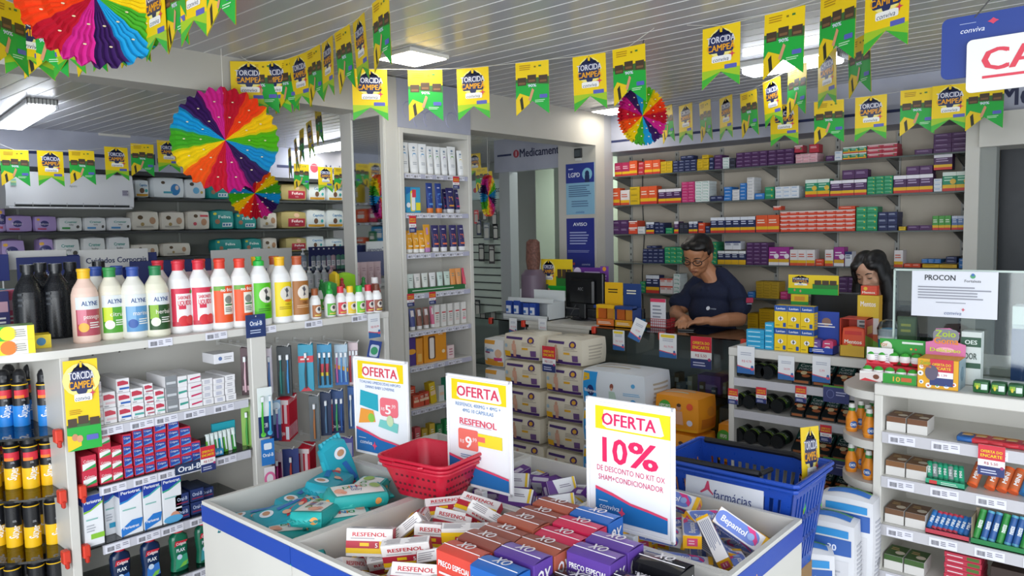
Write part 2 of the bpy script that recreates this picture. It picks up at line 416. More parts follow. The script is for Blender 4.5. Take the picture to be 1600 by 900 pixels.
for i, z in enumerate(GZS):
    b = B(); b.box(GX0+.03, GY+.01, z-.008, 1.585, 3.18, z, LAM if i == 0 else thin_glass('shelf_glass%d' % i, 'c8d4d0', .12)); s = part(b, 'shelf', gon)
    b = B(); b.box(GX0+.10, GY, z-.036, 1.57, GY+.008, z-.004, ('c9c9d2', .4))
    for x in (.99, 1.10, 1.19, 1.3, 1.42): tag_strip(b, x, GY, z-.035, .085, 0)
    part(b, 'price_rail', gon)
    b = B(); n = 14
    b.prism([(GX0-.002, GY+.03)]+[(GX0-.30*math.sin(R(a)), GY+.48-.46*math.cos(R(a))) for a in range(0, 91, 10)]+[(GX0-.002, 3.33)], z-.008, z, GLASS_D); part(b, 'rounded_shelf', gon)
    for x in (GX0-.03, GX0+.034):
        b = B(); b.box(x, GY-.004, z-.03, x+.024, GY+.03, z+.018, ('d8402c', .35), .004); b.box(x+.006, GY-.008, z-.045, x+.018, GY+.01, z-.02, ('c03020', .35), .003); part(b, 'shelf_clip', gon)
# ---- tower of body care -----------------------------------------------------
TY = 3.42
tow = thing('shelf_tower', 'tall white shelf tower of sunscreens and creams rising to the ceiling', 'shelving', (3.15, 3.6, 0))
MIRX = 2.80; ym0, ym1, ym2 = 3.455, pX(554, 300, MIRX).y, pX(537, 300, MIRX).y; zm = pX(590, 181, MIRX).z
b = B(); b.box(MIRX, TY, 0, 2.895, ym2, 2.575, LAM, .002); part(b, 'pilaster', tow)
b = B()
for q in ((TY+.001, ym0, .5, zm+.03), (ym1, ym2-.001, .5, 2.4), (ym0, ym1, zm, zm+.03)): b.box(MIRX-.012, q[0], q[2], MIRX+.001, q[1], q[3], LAM, .002)
part(b, 'mirror_frame', tow)
b = B(); b.box(MIRX-.004, ym0, .5, MIRX-.001, ym1, zm, M('e8ecec', .0, 1.0)); part(b, 'mirror', tow)
b = B(); b.box(2.895, TY+.0, 2.29, 3.50, 3.75, 2.575, marble)
rnd = random.Random(4)
for i in range(5):
    cx, cz, r = rnd.uniform(2.95, 3.45), rnd.uniform(2.33, 2.5), .05
    b.tube([(cx+r*math.cos(R(a)), TY-.0005, cz+r*math.sin(R(a))) for a in range(0, 270, 30)], .0035, ('a2a4c2', .5), 4)
part(b, 'fascia', tow)
b = B(); b.box(2.895, TY-.012, 0, 2.925, 3.72, 2.29, LAM, .002); part(b, 'side_panel', tow)
b = B(); b.box(3.46, TY-.012, 0, 3.49, 3.72, 2.29, LAM, .002); part(b, 'side_panel', tow)
b = B(); b.box(2.925, TY-.012, 2.26, 3.46, 3.72, 2.29, LAM, .002); part(b, 'top_panel', tow)
b = B(); b.box(2.925, 3.68, 0, 3.46, 3.72, 2.26, LAM); part(b, 'back_panel', tow)
TZ = [2.03, 1.795, 1.555, 1.312, 1.085, .872, .61, .36]
for z in TZ:
    b = B(); b.box(2.925, TY, z-.02, 3.46, 3.68, z, LAM, .002); part(b, 'shelf', tow)
    b = B(); b.box(2.93, TY-.008, z-.032, 3.455, TY+.0, z-.004, ('b9bace', .4))
    x = 2.935
    while x < 3.38: tag_strip(b, x, TY-.009, z-.031, .058, 0, 1, .025); x += .062+(.03 if rnd.random() < .3 else 0)
    part(b, 'price_rail', tow)
# ---- promotional bins -------------------------------------------------------
BZ, BX, BY = .84, (1.09, 1.66, 2.115), (2.30, 1.79, 1.325, .775)
nb = [('at the gondola end, full of baby wipes', 'in the middle, full of red and white tablet boxes', 'carrying the hair kit boxes'),
      ('behind the wipes, holding a few packs', 'holding purple and white boxes', 'full of blue cream tube boxes')]
for i in (0, 1):
    for j in range(3):
        x0, x1, y1, y0 = BX[i], BX[i+1], BY[j], BY[j+1]
        t = thing('promotion_bin', 'white promotion bin with blue band, %s' % nb[i][j], 'display bin', ((x0+x1)/2, (y0+y1)/2, 0), group='bins of the promotion island')
        b = B(); w = .016
        for a in ((x0+.001, y0+.001, x0+w, y1-.001), (x1-w, y0+.001, x1-.001, y1-.001), (x0+w, y0+.001, x1-w, y0+w), (x0+w, y1-w, x1-w, y1-.001)): b.box(a[0], a[1], 0, a[2], a[3], BZ, LAM)
        b.box(x0+w, y0+w, BZ-.17, x1-w, y1-w, BZ-.155, LAM); part(b, 'body', t)
        b = B(); bl = ('1d47a8', .35); zz = (BZ-.065, BZ-.012)
        if i == 0: b.box(x0-.002, y0+.002, zz[0], x0+.0005, y1-.002, zz[1], bl)
        else: b.box(x1-.0005, y0+.002, zz[0], x1+.002, y1-.002, zz[1], bl)
        if j == 2: b.box(x0+.002, y0-.002, zz[0], x1-.002, y0+.001, zz[1], bl)
        if j == 0: b.box(x0+.002, y1-.001, zz[0], x1-.002, y1+.002, zz[1], bl)
        part(b, 'band', t)
# ---- checkout counters ------------------------------------------------------
CX, CZ = 3.93, 1.05; GSZ = pX(1035, 606, 4.0).z
darkm = ('25272a', .25)
def glass_case(name, lab, y0, y1, x1=4.35):
    t = thing(name, lab, 'display counter', (4.1, (y0+y1)/2, 0))
    b = B(); b.box(CX, y0, CZ-.008, x1, y1, CZ, thin_glass('top_glass', '9aa2a2', .12)); part(b, 'glass_top', t)
    b = B(); b.box(CX, y0+.01, .45, CX+.005, y1-.01, CZ-.01, thin_glass('case_glass', 'dce2e2', .04)); part(b, 'front_glass', t)
    b = B(); b.box(CX+.02, y0+.01, GSZ, x1-.02, y1-.01, GSZ+.006, GLASS_D); part(b, 'glass_shelf', t)
    b = B(); b.box(CX+.01, y0, 0, x1, y1, .10, LAM); b.box(CX+.01, y0, .40, x1, y1, .42, darkm); b.box(x1-.01, y0, .10, x1, y1, CZ-.01, ('b4b6b6', .5)); b.box(CX+.01, y0, .1, x1, y0+.01, CZ-.01, ('8c8e90', .5)); part(b, 'carcass', t)
    for y in (y0+.0, (y0+y1)/2, y1-.03):
        b = B(); b.box(CX-.008, y, CZ-.04, CX+.022, y+.03, CZ+.006, ('d8402c', .35), .004); part(b, 'clip', t)
    return t
glass_case('glass_counter', 'dark glass display counter with red clips where the man types', 1.76, 2.795)
glass_case('glass_counter', 'glass display case with red clips between shelf tower and cash desk', 3.36, 3.98)
t = thing('cash_desk', 'cream cash desk carrying the black monitor', 'desk', (4.1, 3.08, 0))
b = B(); b.box(CX, 2.80, CZ-.02, 4.4, 3.355, CZ+.005, creamw, .003); part(b, 'desktop', t)
b = B(); b.box(CX+.005, 2.80, 0, CX+.03, 3.35, CZ-.02, creamw); b.box(CX+.005, 2.80, 0, 4.38, 2.82, CZ-.02, creamw); b.box(CX+.005, 3.33, 0, 4.38, 3.35, CZ-.02, creamw); part(b, 'body', t)
b = B(); b.face((CX+.004, 3.34, CZ-.05), (0, -.52, 0), (0, 0, .012), [('r', 0, 0, 1, 1, 'b5b2a8')], .0008); part(b, 'seam', t)
# middle shelf unit and right shelf unit (faces look towards -X)
def shelf_unit(name, lab, X, y1, y0, ztop, zs, depth=.34, rail=True, full=True):
    t = thing(name, lab, 'shelving', (X+depth/2, (y0+y1)/2, 0))
    b = B(); b.box(X-.004, y0, ztop-.04, X+depth, y1, ztop, LAM, .003); part(b, 'countertop', t)
    for y in (y1-.028, y0): b = B(); b.box(X, y, 0, X+depth, y+.028, ztop-.04, LAM, .002); part(b, 'upright', t)
    b = B(); b.box(X+depth-.02, y0+.02, 0, X+depth, y1-.02, ztop-.04, LAM); part(b, 'back_panel', t)
    for z in zs:
        b = B(); b.box(X+.004, y0+.028, z-.02, X+depth-.02, y1-.028, z, LAM); part(b, 'shelf', t)
        b = B(); b.box(X-.002, y0+.028, z-.038, X+.004, y1-.028, z+.001, ('c4c3c8', .4))
        if rail:
            y = y1-.05
            while y > y0+.12: tag_strip(b, X-.002, y, z-.035, .085, 1); y -= .135
        part(b, 'price_rail', t)
    return t
MX, RX = 3.38, 2.82
shelf_unit('counter_shelf', 'white counter shelf of green and black snack boxes beside the glass counter', MX, 1.60, .97, 1.10, [.955, .80, .63, .46], .32, False)
shelf_unit('counter_shelf', 'white counter shelf of candy and gum below the notice screen', RX, .785, -.62, 1.115, [.945, .785, .61, .44], .36)
# rounded end shelves with juice bottles
t = thing('corner_shelf', 'narrow white rounded corner shelf with small juice bottles', 'shelving', (2.95, .86, 0))
JZ = [.90, .745, .585, .42]
for z in JZ+[1.08]:
    b = B(); b.prism([(3.15, .787), (2.83, .787)]+[(3.0-.17*math.cos(R(a)), .787+.15*math.sin(R(a))) for a in range(15, 91, 15)]+[(3.15, .937)], z-.03, z, LAM); part(b, 'shelf', t)
b = B(); b.box(3.15, .787, 0, 3.17, .95, 1.08, LAM); part(b, 'back_panel', t)
# counter bridge closing the gap behind the candy units
b = B(); b.box(3.18, -.6, 0, 3.37, .96, 1.06, LAM); o = b.build('low_counter'); tag(o, 'white low counter closing the gap behind the candy shelves', 'counter')
# glass screen with the notice
t = thing('counter_screen', 'clear glass screen standing on the candy counter, holding the notice', 'screen', (3.1, .3, 1.115))
gx = 3.02; y0_ = pX(1398, 420, gx).y; zt = pX(1400, 421, gx).z
b = B(); b.box(gx, -.62, 1.13, gx+.006, y0_, zt, thin_glass('screen_glass', 'eef5f3', .03)); part(b, 'pane', t)
b = B(); b.box(gx-.002, -.62, zt-.004, gx+.008, y0_, zt+.003, ('b8c8c0', .2)); b.box(gx-.002, y0_-.003, 1.13, gx+.008, y0_+.003, zt, ('b8c8c0', .2)); part(b, 'polished_edge', t)
b = B(); b.box(gx-.012, -.62, 1.115, gx+.018, y0_, 1.135, ('c9ccc9', .3)); part(b, 'channel', t)
# ---- medicine wall shelving -------------------------------------------------
SX = 5.15      # front edge of the shelves
STD = [pX(x, 330, 5.44).y for x in (985, 1057, 1127, 1213, 1307, 1402, 1505)]
for i, y in enumerate(STD):
    b = B(); b.box(5.445, y-.014, .3, 5.46, y+.014, 2.28, ('b9b9b4', .5))
    z = .35
    while z < 2.26: b.box(5.443, y-.004, z, 5.446, y+.004, z+.018, '4a4a4a'); z += .05
    tag(b.build('shelf_standard'), 'slotted white standard on the medicine wall, %s from the notice pillar' % ORD[i], 'shelf standard', 'slotted standards on the medicine wall')
MZ = [(pX(956, 276, SX).z+pX(1516, 236, SX).z)/2, (pX(955, 321, SX).z+pX(1516, 297.5, SX).z)/2, (pX(957, 366, SX).z+pX(1516, 359, SX).z)/2,
      (pX(960, 410, SX).z+pX(1200, 415, SX).z)/2, (pX(1000, 456, SX).z+pX(1235, 470, SX).z)/2, (pX(1200, 519, SX).z)]
for i, z in enumerate(MZ):
    t = thing('wall_shelf', 'long grey glass shelf on the medicine wall, %s from the top' % ORD[i], 'shelf', (SX+.15, 2.2, z), group='glass shelves on the medicine wall')
    b = B(); b.box(SX, .94, z-.009, 5.44, 3.585, z, ('59605e', .2)); part(b, 'board', t)
    for y in STD:
        b = B(); b.T = None
        vs = [(5.445, y-.004, z-.012), (SX+.03, y-.004, z-.012), (5.445, y-.004, z-.075)]; vs += [(a, y+.004, c) for a, _, c in vs]
        b.add(vs, [(0, 1, 2), (5, 4, 3), (0, 3, 4, 1), (1, 4, 5, 2), (2, 5, 3, 0)], ('6a6c6a', .4)); part(b, 'bracket', t)
b = B(); b.tube([(5.43, 3.33, 2.25), (5.43, 3.335, 1.9), (5.43, 3.32, 1.6), (5.43, 3.34, 1.3), (5.43, 3.33, .6)], .004, '222222'); tag(b.build('cable'), 'thin black cable running down the medicine wall by the pillar', 'cable')
# ---- diaper wall shelving ---------------------------------------------------
DY = 7.0
DZ = [2.034, 1.738, 1.495, 1.25]
greyb = ('83867f', .6)
t = thing('wall_shelving', 'dark edged shelving full of diapers along the far wall', 'shelving', (3.4, 7.15, 0))
b = B(); b.box(-1.5, 7.27, 1.0, 5.15, 7.295, 2.27, ('8c8e88', .6)); part(b, 'back_panel', t)
for i, z in enumerate(DZ):
    b = B(); b.box(2.88 if i == 0 else .45, DY, z-.02, 5.15, 7.27, z, ('3c3e40', .3)); part(b, 'shelf', t)
for x in (2.0, 3.35, 4.25, 5.05):
    b = B(); b.box(x, 7.255, 1.0, x+.02, 7.275, 2.27, ('a5a8a2', .5)); part(b, 'standard', t)
b = B(); b.box(-1, 6.985, 2.235, 5.7, 7.27, 2.27, ('3a3c40', .4)); part(b, 'top_shelf', t)
# shelving seen through the framed opening (faces -X)
SWX = 5.18; SWR = 2*MIRX-SWX      # seen in the mirror: virtual and real plane
t = thing('wall_shelving', 'white shelving with small packs, seen in the mirror on the tower side', 'shelving', (.3, 6.2, 0))
b = B(); b.box(SWR-.32, 5.2, .6, SWR-.3, 6.97, 2.2, creamw); part(b, 'back_panel', t)
OZ = [pX(590, y, SWX).z for y in (315, 347, 380, 412)]
for z in OZ:
    b = B(); b.box(SWR-.3, 5.2, z-.03, SWR, 6.97, z-.005, creamw); part(b, 'shelf', t)
    b = B()
    for y in (6.9, 6.7, 6.5, 6.3): b.box(SWR, y-.12, z-.03, SWR+.004, y, z-.005, 'dcdce6'); b.box(SWR+.004, y-.10, z-.025, SWR+.005, y-.06, z-.012, '4a4a54')
    part(b, 'price_rail', t)
# slatted wall with hanging orthopaedic goods, seen between tower and post
SLX = 6.2
ys = pX(736, 400, SLX).y, pX(783, 400, SLX).y
t = thing('slat_wall', 'pale green slatted wall panel with dark grooves beside the shelf tower', 'slat wall', (SLX, sum(ys)/2, 0))
b = B(); b.box(SLX, ys[1]-.1, .6, SLX+.03, ys[0]+.1, 1.62, ('a9b5ad', .4))
for i in range(10): z = 1.60-i*.085; b.box(SLX-.004, ys[1]-.1, z, SLX+.002, ys[0]+.1, z+.012, '23282b')
part(b, 'panel', t)
b = B(); b.box(SLX+.0, ys[1]-.1, 1.62, SLX+.02, ys[0]+.1, 2.02, ('7d8580', .4)); part(b, 'upper_panel', t)
b = B(); b.box(SLX-.01, ys[1]-.1, 2.03, SLX+.02, ys[0]+.2, 2.25, ('9fb6b8', .4)); b.face((SLX-.011, ys[0]+.1, 2.03), (0, -(ys[0]-ys[1]+.2), 0), (0, 0, .22), [('e', .3, .5, .13, .13, 'b04452'), ('T', 'Ortop\u00e9dico', .62, .5, .3, '27305c', .5)]); part(b, 'header', t)
# ---------------- product builders ------------------------------------------
def carton(w, d, h, col, front=(), top=(), left=(), right=(), bev=.0012):
    """box standing on z=0, centred in x, its front in the plane y=0 looking towards -Y"""
    b = B(); b.box(-w/2, 0, 0, w/2, d, h, col, bev)
    if front: b.face((-w/2, 0, 0), (w, 0, 0), (0, 0, h), front)
    if top: b.face((-w/2, 0, h), (w, 0, 0), (0, d, 0), top)
    if left: b.face((-w/2, d, 0), (0, -d, 0), (0, 0, h), left)
    if right: b.face((w/2, 0, 0), (0, d, 0), (0, 0, h), right)
    return b
def put(b, name, label, cat, loc, rot=(0, 0, 0), group=None):
    return tag(b.build(name, None, loc, rot), label, cat, group)
def clone(o, loc, rot=(0, 0, 0), label=None, group=None):
    return dup(o, loc, rot, label, group)
def soft(w, d, h, col, front=(), bulge=.10, left=(), right=(), top=()):
    """wrapped soft pack (diapers, wipes), front looking towards -Y, standing on z=0, front plane near y=0"""
    b = B(); b.pillow(w, d, h, col, bulge); g = b.g; off = d/2
    b.v = [v+Vector((0, off, 0)) for v in b.v]
    b.sub2 = 1
    def mk(fn):
        return fn
    if front: b.art(lambda u, v, z: Vector(g(2*u-1, -1, 2*v-1))+Vector((0, off-z-.0006, 0)), w, h, front, .0004, 8)
    if right: b.art(lambda u, v, z: Vector(g(1, 2*u-1, 2*v-1))+Vector((z+.0006, off, 0)), d, h, right, .0004, 8)
    if left: b.art(lambda u, v, z: Vector(g(-1, 1-2*u, 2*v-1))+Vector((-z-.0006, off, 0)), d, h, left, .0004, 8)
    if top: b.art(lambda u, v, z: Vector(g(2*u-1, 2*v-1, 1))+Vector((0, off, z+.0006)), w, d, top, .0004, 8)
    b.sub2 = 0
    return b
def bottle(name, body, cap, art, r, z0, z1, rot=0, extra=None):
    """thing > body, cap; body and cap are lathe profiles"""
    t = thing(name, None, None)
    b = B(); b.lathe(body, 22)
    if art: b.wrap(r, z0, z1, -150, -40, art)
    b.build('body', t)
    b = B(); b.lathe(cap, 16)
    if extra: extra(b)
    b.build('cap', t)
    return t
TOR = 'f2cf12'; GRN = '25ab3c'; NAV = '27305c'
def flagA(u0=0, v0=0, s=1.0):      # campaign logo, in a unit square
    t = []
    t += [('e', .5, .60, 0, .34, 'f6e98a'), ('p', [(.18, .72), (.5, .98), (.82, .72), (.70, .84), (.55, .80), (.5, .92), (.44, .80), (.30, .84)], NAV), ('q', .17, .38, .83, .78, .05, NAV),
          ('e', .5, .385, 0, .10, NAV), ('p', [(.47, .85), (.53, .85), (.54, .96), (.46, .96)], 'e8c41c'), ('T', 'TORCIDA', .5, .69, .15, 'dcdce6', .74), ('T', 'CAMPE\u00c3', .5, .50, .15, 'f0a818', .74),
          ('q', .26, .16, .78, .31, .03, 'f4f4f0'), ('i', 'conviva', .5, .225, .10, NAV, .42), ('p', [(.80, .40), (.82, .33), (.89, .31), (.82, .29), (.80, .22), (.78, .29), (.71, .31), (.78, .33)], 'd2405a')]
    return t
FLAGW, FLAGH = .178, .262
def flag(kind):
    """swallow-tailed paper pennant hanging from its top edge at z=0, front looking towards -Y"""
    b = B(); w, h = FLAGW, FLAGH; th = .0012
    out = [(-w/2, 0), (-w/2, -h), (0, -h*.74), (w/2, -h), (w/2, 0)]
    def sheet(y, flip, col):
        vs = [(x, y, z) for x, z in out]; f = [(0, 1, 2, 4), (2, 3, 4)]; f = [(0, 1, 2), (0, 2, 4), (2, 3, 4)]
        b.add(vs, [q[::-1] if flip else q for q in f], col)
    for yy, dr in ((-th/2, 1), (th/2, -1)):
        sheet(yy, dr < 0, TOR)
        if kind == 'A':
            it = [('p', [(0, 0), (.5, .26), (1, 0), (1, .30), (0, .30)], 'a3c92a'), ('p', [(0, 0), (.5, .26), (1, 0), (1, .15), (.5, .26), (0, .15)], '45b23a'),
                  ('q', .60, .29, .92, .36, .01, '5a63b8')]
            it += [tuple([k[0]]+list(k[1:])) for k in remap(flagA(), 0, .30, 1, 1)]
        else:
            it = [('p', [(0, 0), (.5, .26), (1, 0), (1, .55), (0, .62)], '1faa3e'), ('p', [(0, .62), (1, .55), (1, .70), (0, .68)], '3c6a34')]
            for a, q in ((.06, .56), (.36, .60), (.70, .58)): it += [('r', a, q, a+.26, q+.15, '4a3a2c'), ('r', a+.03, q+.02, a+.23, q+.06, '7c5a3c')]
            it += [('T', '90%', .5, .55, .055, 'd8e0f4', .32), ('p', [(0, 0), (.42, .22), (.42, .34), (.12, .42), (0, .3)], 'e9c81a'), ('p', [(.16, .09), (.24, .13), (.20, .36), (.12, .3)], '2b2a1e'),
                   ('e', .17, .40, 0, .052, 'c98a66'), ('e', .17, .44, 0, .035, '2a211c'), ('e', .34, .335, 0, .05, 'd79a74'), ('e', .30, .37, 0, .035, '7a4a2c'), ('p', [(.45, .25), (.56, .46), (.50, .50), (.38, .28)], 'd79a74'),
                   ('l', .12, .84, .46, .95, 3, 'b58a14'), ('r', .56, .88, .62, .91, '8a7414'), ('r', .70, .89, .78, .92, '3a7a3a'), ('q', .72, .30, .95, .37, .01, '5a63b8'), ('l', .58, .22, .9, .28, 2, 'bfe8bf')]
        if dr > 0: b.art(lambda u, v, z: Vector((-w/2+w*u, yy-z, -h+h*v)), w, h, it, .00012)
        else: b.art(lambda u, v, z: Vector((w/2-w*u, yy+z, -h+h*v)), w, h, it, .00012)
    return b
def remap(items, u0, v0, u1, v1):
    """squeeze unit-square artwork into a sub-rectangle"""
    U = lambda u: u0+(u1-u0)*u; V = lambda v: v0+(v1-v0)*v; k = v1-v0; o = []
    for it in items:
        a = list(it)
        if a[0] in 'rlb': a[1], a[2], a[3], a[4] = U(a[1]), V(a[2]), U(a[3]), V(a[4])
        elif a[0] == 'q': a[1], a[2], a[3], a[4], a[5] = U(a[1]), V(a[2]), U(a[3]), V(a[4]), a[5]*k
        elif a[0] == 'p': a[1] = [(U(p[0]), V(p[1])) for p in a[1]]
        elif a[0] == 'e': a[1], a[2], a[3], a[4] = U(a[1]), V(a[2]), (a[3] or a[4])*k, a[4]*k
        else:
            a[2], a[3], a[4] = U(a[2]), V(a[3]), a[4]*k
            if len(a) > 6 and a[6]: a[6] *= (u1-u0)
        o.append(tuple(a))
    return o
def price_tag(w=.07, h=.13):
    """hanging offer card: red head, white price field, navy foot"""
    b = B(); b.box(-w/2, 0, -h, w/2, .0012, 0, 'f0f0f0')
    b.face((-w/2, 0, -h), (w, 0, 0), (0, 0, h), [('r', 0, .52, 1, 1, 'd22c40'), ('r', 0, 0, 1, .30, '2c3870'), ('T', 'OFERTA DO', .5, .80, .09, 'f2d21c', .8), ('T', 'ENCARTE', .5, .66, .10, 'f2d21c', .8), ('t', 'R$ 5,50', .5, .41, .09, 'b03040', .6), ('l', .12, .06, .8, .22, 2, 'c8cce4'), ('e', .9, .30, .05, .05, 'b04070')])
    return b
def white_tag(w=.075, h=.125, price='R$ 12,25', head=True):
    b = B(); b.box(-w/2, 0, -h, w/2, .0012, 0, 'e9ebee')
    it = [('l', .2, .66, .9, .8, 2, 'b0b4c4'), ('t', price, .55, .46, .085, 'e27a86', .66), ('p', [(0, 0), (1, 0), (1, .16), (.5, .2), (0, .26)], '3568a8'), ('p', [(0, .26), (.5, .2), (1, .16), (1, .19), (.5, .235), (0, .30)], 'd8566c'), ('e', .88, .2, .07, .07, 'd8566c'), ('e', .88, .27, .05, .05, '3070b0')]
    if head: it += [('q', .1, .83, .9, .95, .05, 'eed23a')]
    b.face((-w/2, 0, -h), (w, 0, 0), (0, 0, h), it); return b
# ---------------- top of the gondola: bottles -------------------------------
def litre(col, capc, art, h=.27, r=.041, pump=False):
    cb = h*.865
    body = [(.0, 0, col), (r*.93, 0, col), (r, .006, col), (r, h*.60, col), (r*.97, h*.66, col), (r*.82, h*.745, col), (r*.55, h*.82, col), (r*.42, cb, col), (r*.40, cb+.002, col), (0, cb+.002, col)]
    if pump: cap = [(0, cb, capc), (r*.5, cb, capc), (r*.5, cb+.02, capc), (r*.28, cb+.024, capc), (r*.24, h-.008, capc), (r*.3, h-.006, capc), (r*.28, h, capc), (0, h, capc)]
    else: cap = [(0, cb, capc), (r*.46, cb, capc), (r*.46, h-.012, capc), (r*.50, h-.01, capc), (r*.50, h-.002, capc), (r*.46, h, capc), (0, h, capc)]
    return bottle('shampoo_bottle', body, cap, art, r, h*.10, h*.62)
def alyne(c1, c2, word, acc):
    return [('r', 0, 0, 1, .68, c1), ('r', 0, .68, 1, 1, 'd9dfe0'), ('T', 'ALYNE', .55, .84, .12, '2c4c86', .62), ('r', .06, .3, .40, .68, c2), ('t', word, .6, .50, .12, 'f0e8e0', .6), ('e', .28, .22, .12, .12, acc), ('l', .5, .18, .92, .36, 3, 'e8e8e0')]
BTY = {}
specs = {
 'peach': ('eccdbd', 'eab818', alyne('b04a58', 'd47a8c', 'pessego', 'f0b040'), .27, .0455, 0),
 'lime': ('e6e2cf', '2f8c46', alyne('4c9c24', 'c4d820', 'citrus', 'e8f0d8'), .27, .0455, 0),
 'blue': ('e6e4da', '2c4c9c', alyne('5a94c4', '7cacd4', 'marine', '2c56a0'), .27, .0455, 0),
 'dark': ('e4e2cc', '1f7c48', alyne('1f4c20', '88b42c', 'herbal', 'dfe8d0'), .27, .0455, 0),
 'pink': ('f1f0f0', 'd42c3e', [('r', 0, 0, 1, 1, 'f6f0f0'), ('r', 0, .86, 1, 1, 'd8304e'), ('r', 0, 0, .2, .86, 'd8304e'), ('T', 'SABONETE', .58, .76, .09, 'd8304e', .6), ('T', 'LIQUIDO', .58, .62, .13, 'd8304e', .62), ('r', .3, .45, .6, .55, 'd8304e'), ('r', 0, 0, 1, .12, 'c02840'), ('e', .5, .14, .14, .14, 'd82c34'), ('e', .78, .16, .12, .12, 'e04848'), ('e', .9, .9, .05, .05, '58a838')], .285, .0455, 0),
 'orange': ('f1f0ee', 'e2402c', [('r', 0, 0, 1, 1, 'e8541c'), ('r', 0, .88, .5, 1, '6ca83c'), ('T', 'no frizz', .62, .9, .10, 'f4f0e8', .6), ('q', .42, .22, .92, .80, .08, 'eeeadc'), ('e', .66, .62, .11, .11, '888c84'), ('r', .48, .46, .86, .50, '2f7c3c'), ('l', .48, .28, .86, .42, 3, '555550')], .285, .0455, 0),
 'green': ('efefee', '22b244', [('r', 0, 0, 1, 1, '54c014'), ('e', .62, .66, .22, .22, 'e6e0d4'), ('p', [(.46, .80), (.60, .84), (.68, .74), (.60, .68), (.66, .58), (.52, .56), (.56, .68)], '4c4848'), ('e', .66, .56, .08, .06, '2c3c34'), ('t', '1051', .66, .36, .07, '284818'), ('l', .2, .2, .9, .3, 2, '2f6c14')], .290, .045, 1),
 'yellow': ('efefee', 'f0b818', [('r', 0, 0, 1, 1, 'efd414'), ('e', .62, .66, .22, .22, 'dcd6cc'), ('p', [(.46, .80), (.60, .84), (.68, .74), (.60, .68), (.66, .58), (.52, .56), (.56, .68)], '505058'), ('e', .64, .46, .12, .04, 'e07820'), ('t', '1051', .62, .36, .07, '4c3c14'), ('l', .2, .2, .9, .3, 2, 'a08814')], .285, .046, 0),
 'brown': ('efefee', 'b4532c', [('r', 0, 0, 1, 1, 'a4682c'), ('e', .62, .66, .22, .22, 'e2d8cc'), ('p', [(.46, .80), (.60, .84), (.68, .74), (.60, .68), (.66, .58), (.52, .56), (.56, .68)], '504c54'), ('r', .35, .44, .85, .48, 'e0b830'), ('t', '1051', .62, .36, .07, '2c1c10'), ('l', .2, .2, .9, .3, 2, 'dcb488')], .285, .0455, 0)}
first = {}
def big(k, px, py, lab, z=GZ, back=0):
    p = pZ(px, py, z)
    if back: p = p + Vector((.035, .095, 0))
    if k not in first: c, cc, a, h, r, pm = specs[k]; first[k] = litre(c, cc, a, h, r, pm)
    o = dup(first[k], (p.x, p.y+.02, z+.0005), (0, 0, 0), lab); o['category'] = 'bottle'
    return o
g = 'white litre bottle'
big('peach', 140, 535, 'peach coloured litre bottle with yellow cap and dark pink label, in the front row')
big('lime', 180, 530, 'cream litre bottle with green cap and lime green label beside the peach bottle')
big('blue', 216, 528, 'cream litre bottle with blue cap and sea blue label')
big('dark', 251, 525, 'cream litre bottle with green cap and dark green label')
big('pink', 286, 520, 'white litre bottle with pink strawberry label beside the dark green label bottle')
big('pink', 318, 517, 'white litre bottle with pink strawberry label beside the orange label bottles')
big('orange', 351, 514, 'white litre bottle with orange label beside the pink strawberry bottles')
big('orange', 382, 511, 'white litre bottle with orange label beside the lime green label bottle')
big('green', 412, 508, 'white litre bottle with bright green label and green nozzle cap')
big('yellow', 444, 504, 'white litre bottle with yellow cap and yellow label')
big('brown', 471, 501, 'white litre bottle with reddish cap and brown label, last of the big ones')
big('blue', 158, 530, 'cream blue-capped bottle in the back row behind the lime label bottle', back=1)
big('blue', 192, 527, 'cream blue-capped bottle in the back row behind the sea blue label bottle', back=1)
big('pink', 258, 521, 'red-capped white bottle in the back row behind the dark green label bottle', back=1)
big('pink', 292, 518, 'red-capped white bottle in the back row between the strawberry label bottles', back=1)
big('orange', 325, 515, 'red-capped white bottle in the back row before the orange label bottles', back=1)
big('orange', 356, 512, 'red-capped white bottle in the back row between the orange label bottles', back=1)
big('yellow', 415, 505, 'yellow-capped bottle in the back row behind the bright green label bottle', back=1)
big('brown', 443, 502, 'reddish-capped bottle in the back row behind the yellow label bottle', back=1)
# black bottles
def blackb():
    c, r, h = ('17191d', .28), .054, .285
    t = thing('black_bottle', None, None)
    b = B(); b.lathe([(0, 0, c), (r*.95, 0, c), (r, .008, c), (r, h*.55, c), (r*.93, h*.64, c), (r*.7, h*.75, c), (r*.42, h*.84, c), (r*.36, h*.87, c), (r*.36, h*.96, c), (0, h*.96, c)], 26)
    b.wrap(r, .05, .20, -150, -118, [('l', .1, .5, .8, .9, 3, '3c4046')]); b.build('body', t)
    b = B(); b.lathe([(0, h*.9, c), (r*.44, h*.9, c), (r*.44, h, c), (0, h, c)], 18); b.build('cap', t)
    return t
bb = blackb()
for px, py, dy, lab in ((50, 531, 0, 'tall matt black bottle nearest the gondola end'), (93, 527, 0, 'tall matt black bottle beside the peach coloured bottle'), (64, 527, .125, 'matt black bottle in the back row, close behind the front pair'), (112, 525, .13, 'matt black bottle in the back row behind the peach bottle'), (158, 522, .14, 'matt black bottle in the back row behind the lime label bottle')):
    p = pZ(px, py, GZ); o = dup(bb, (p.x+dy*.4, p.y+dy, GZ+.0005), (0, 0, 0), lab, 'black bottles on the gondola'); o['category'] = 'bottle'
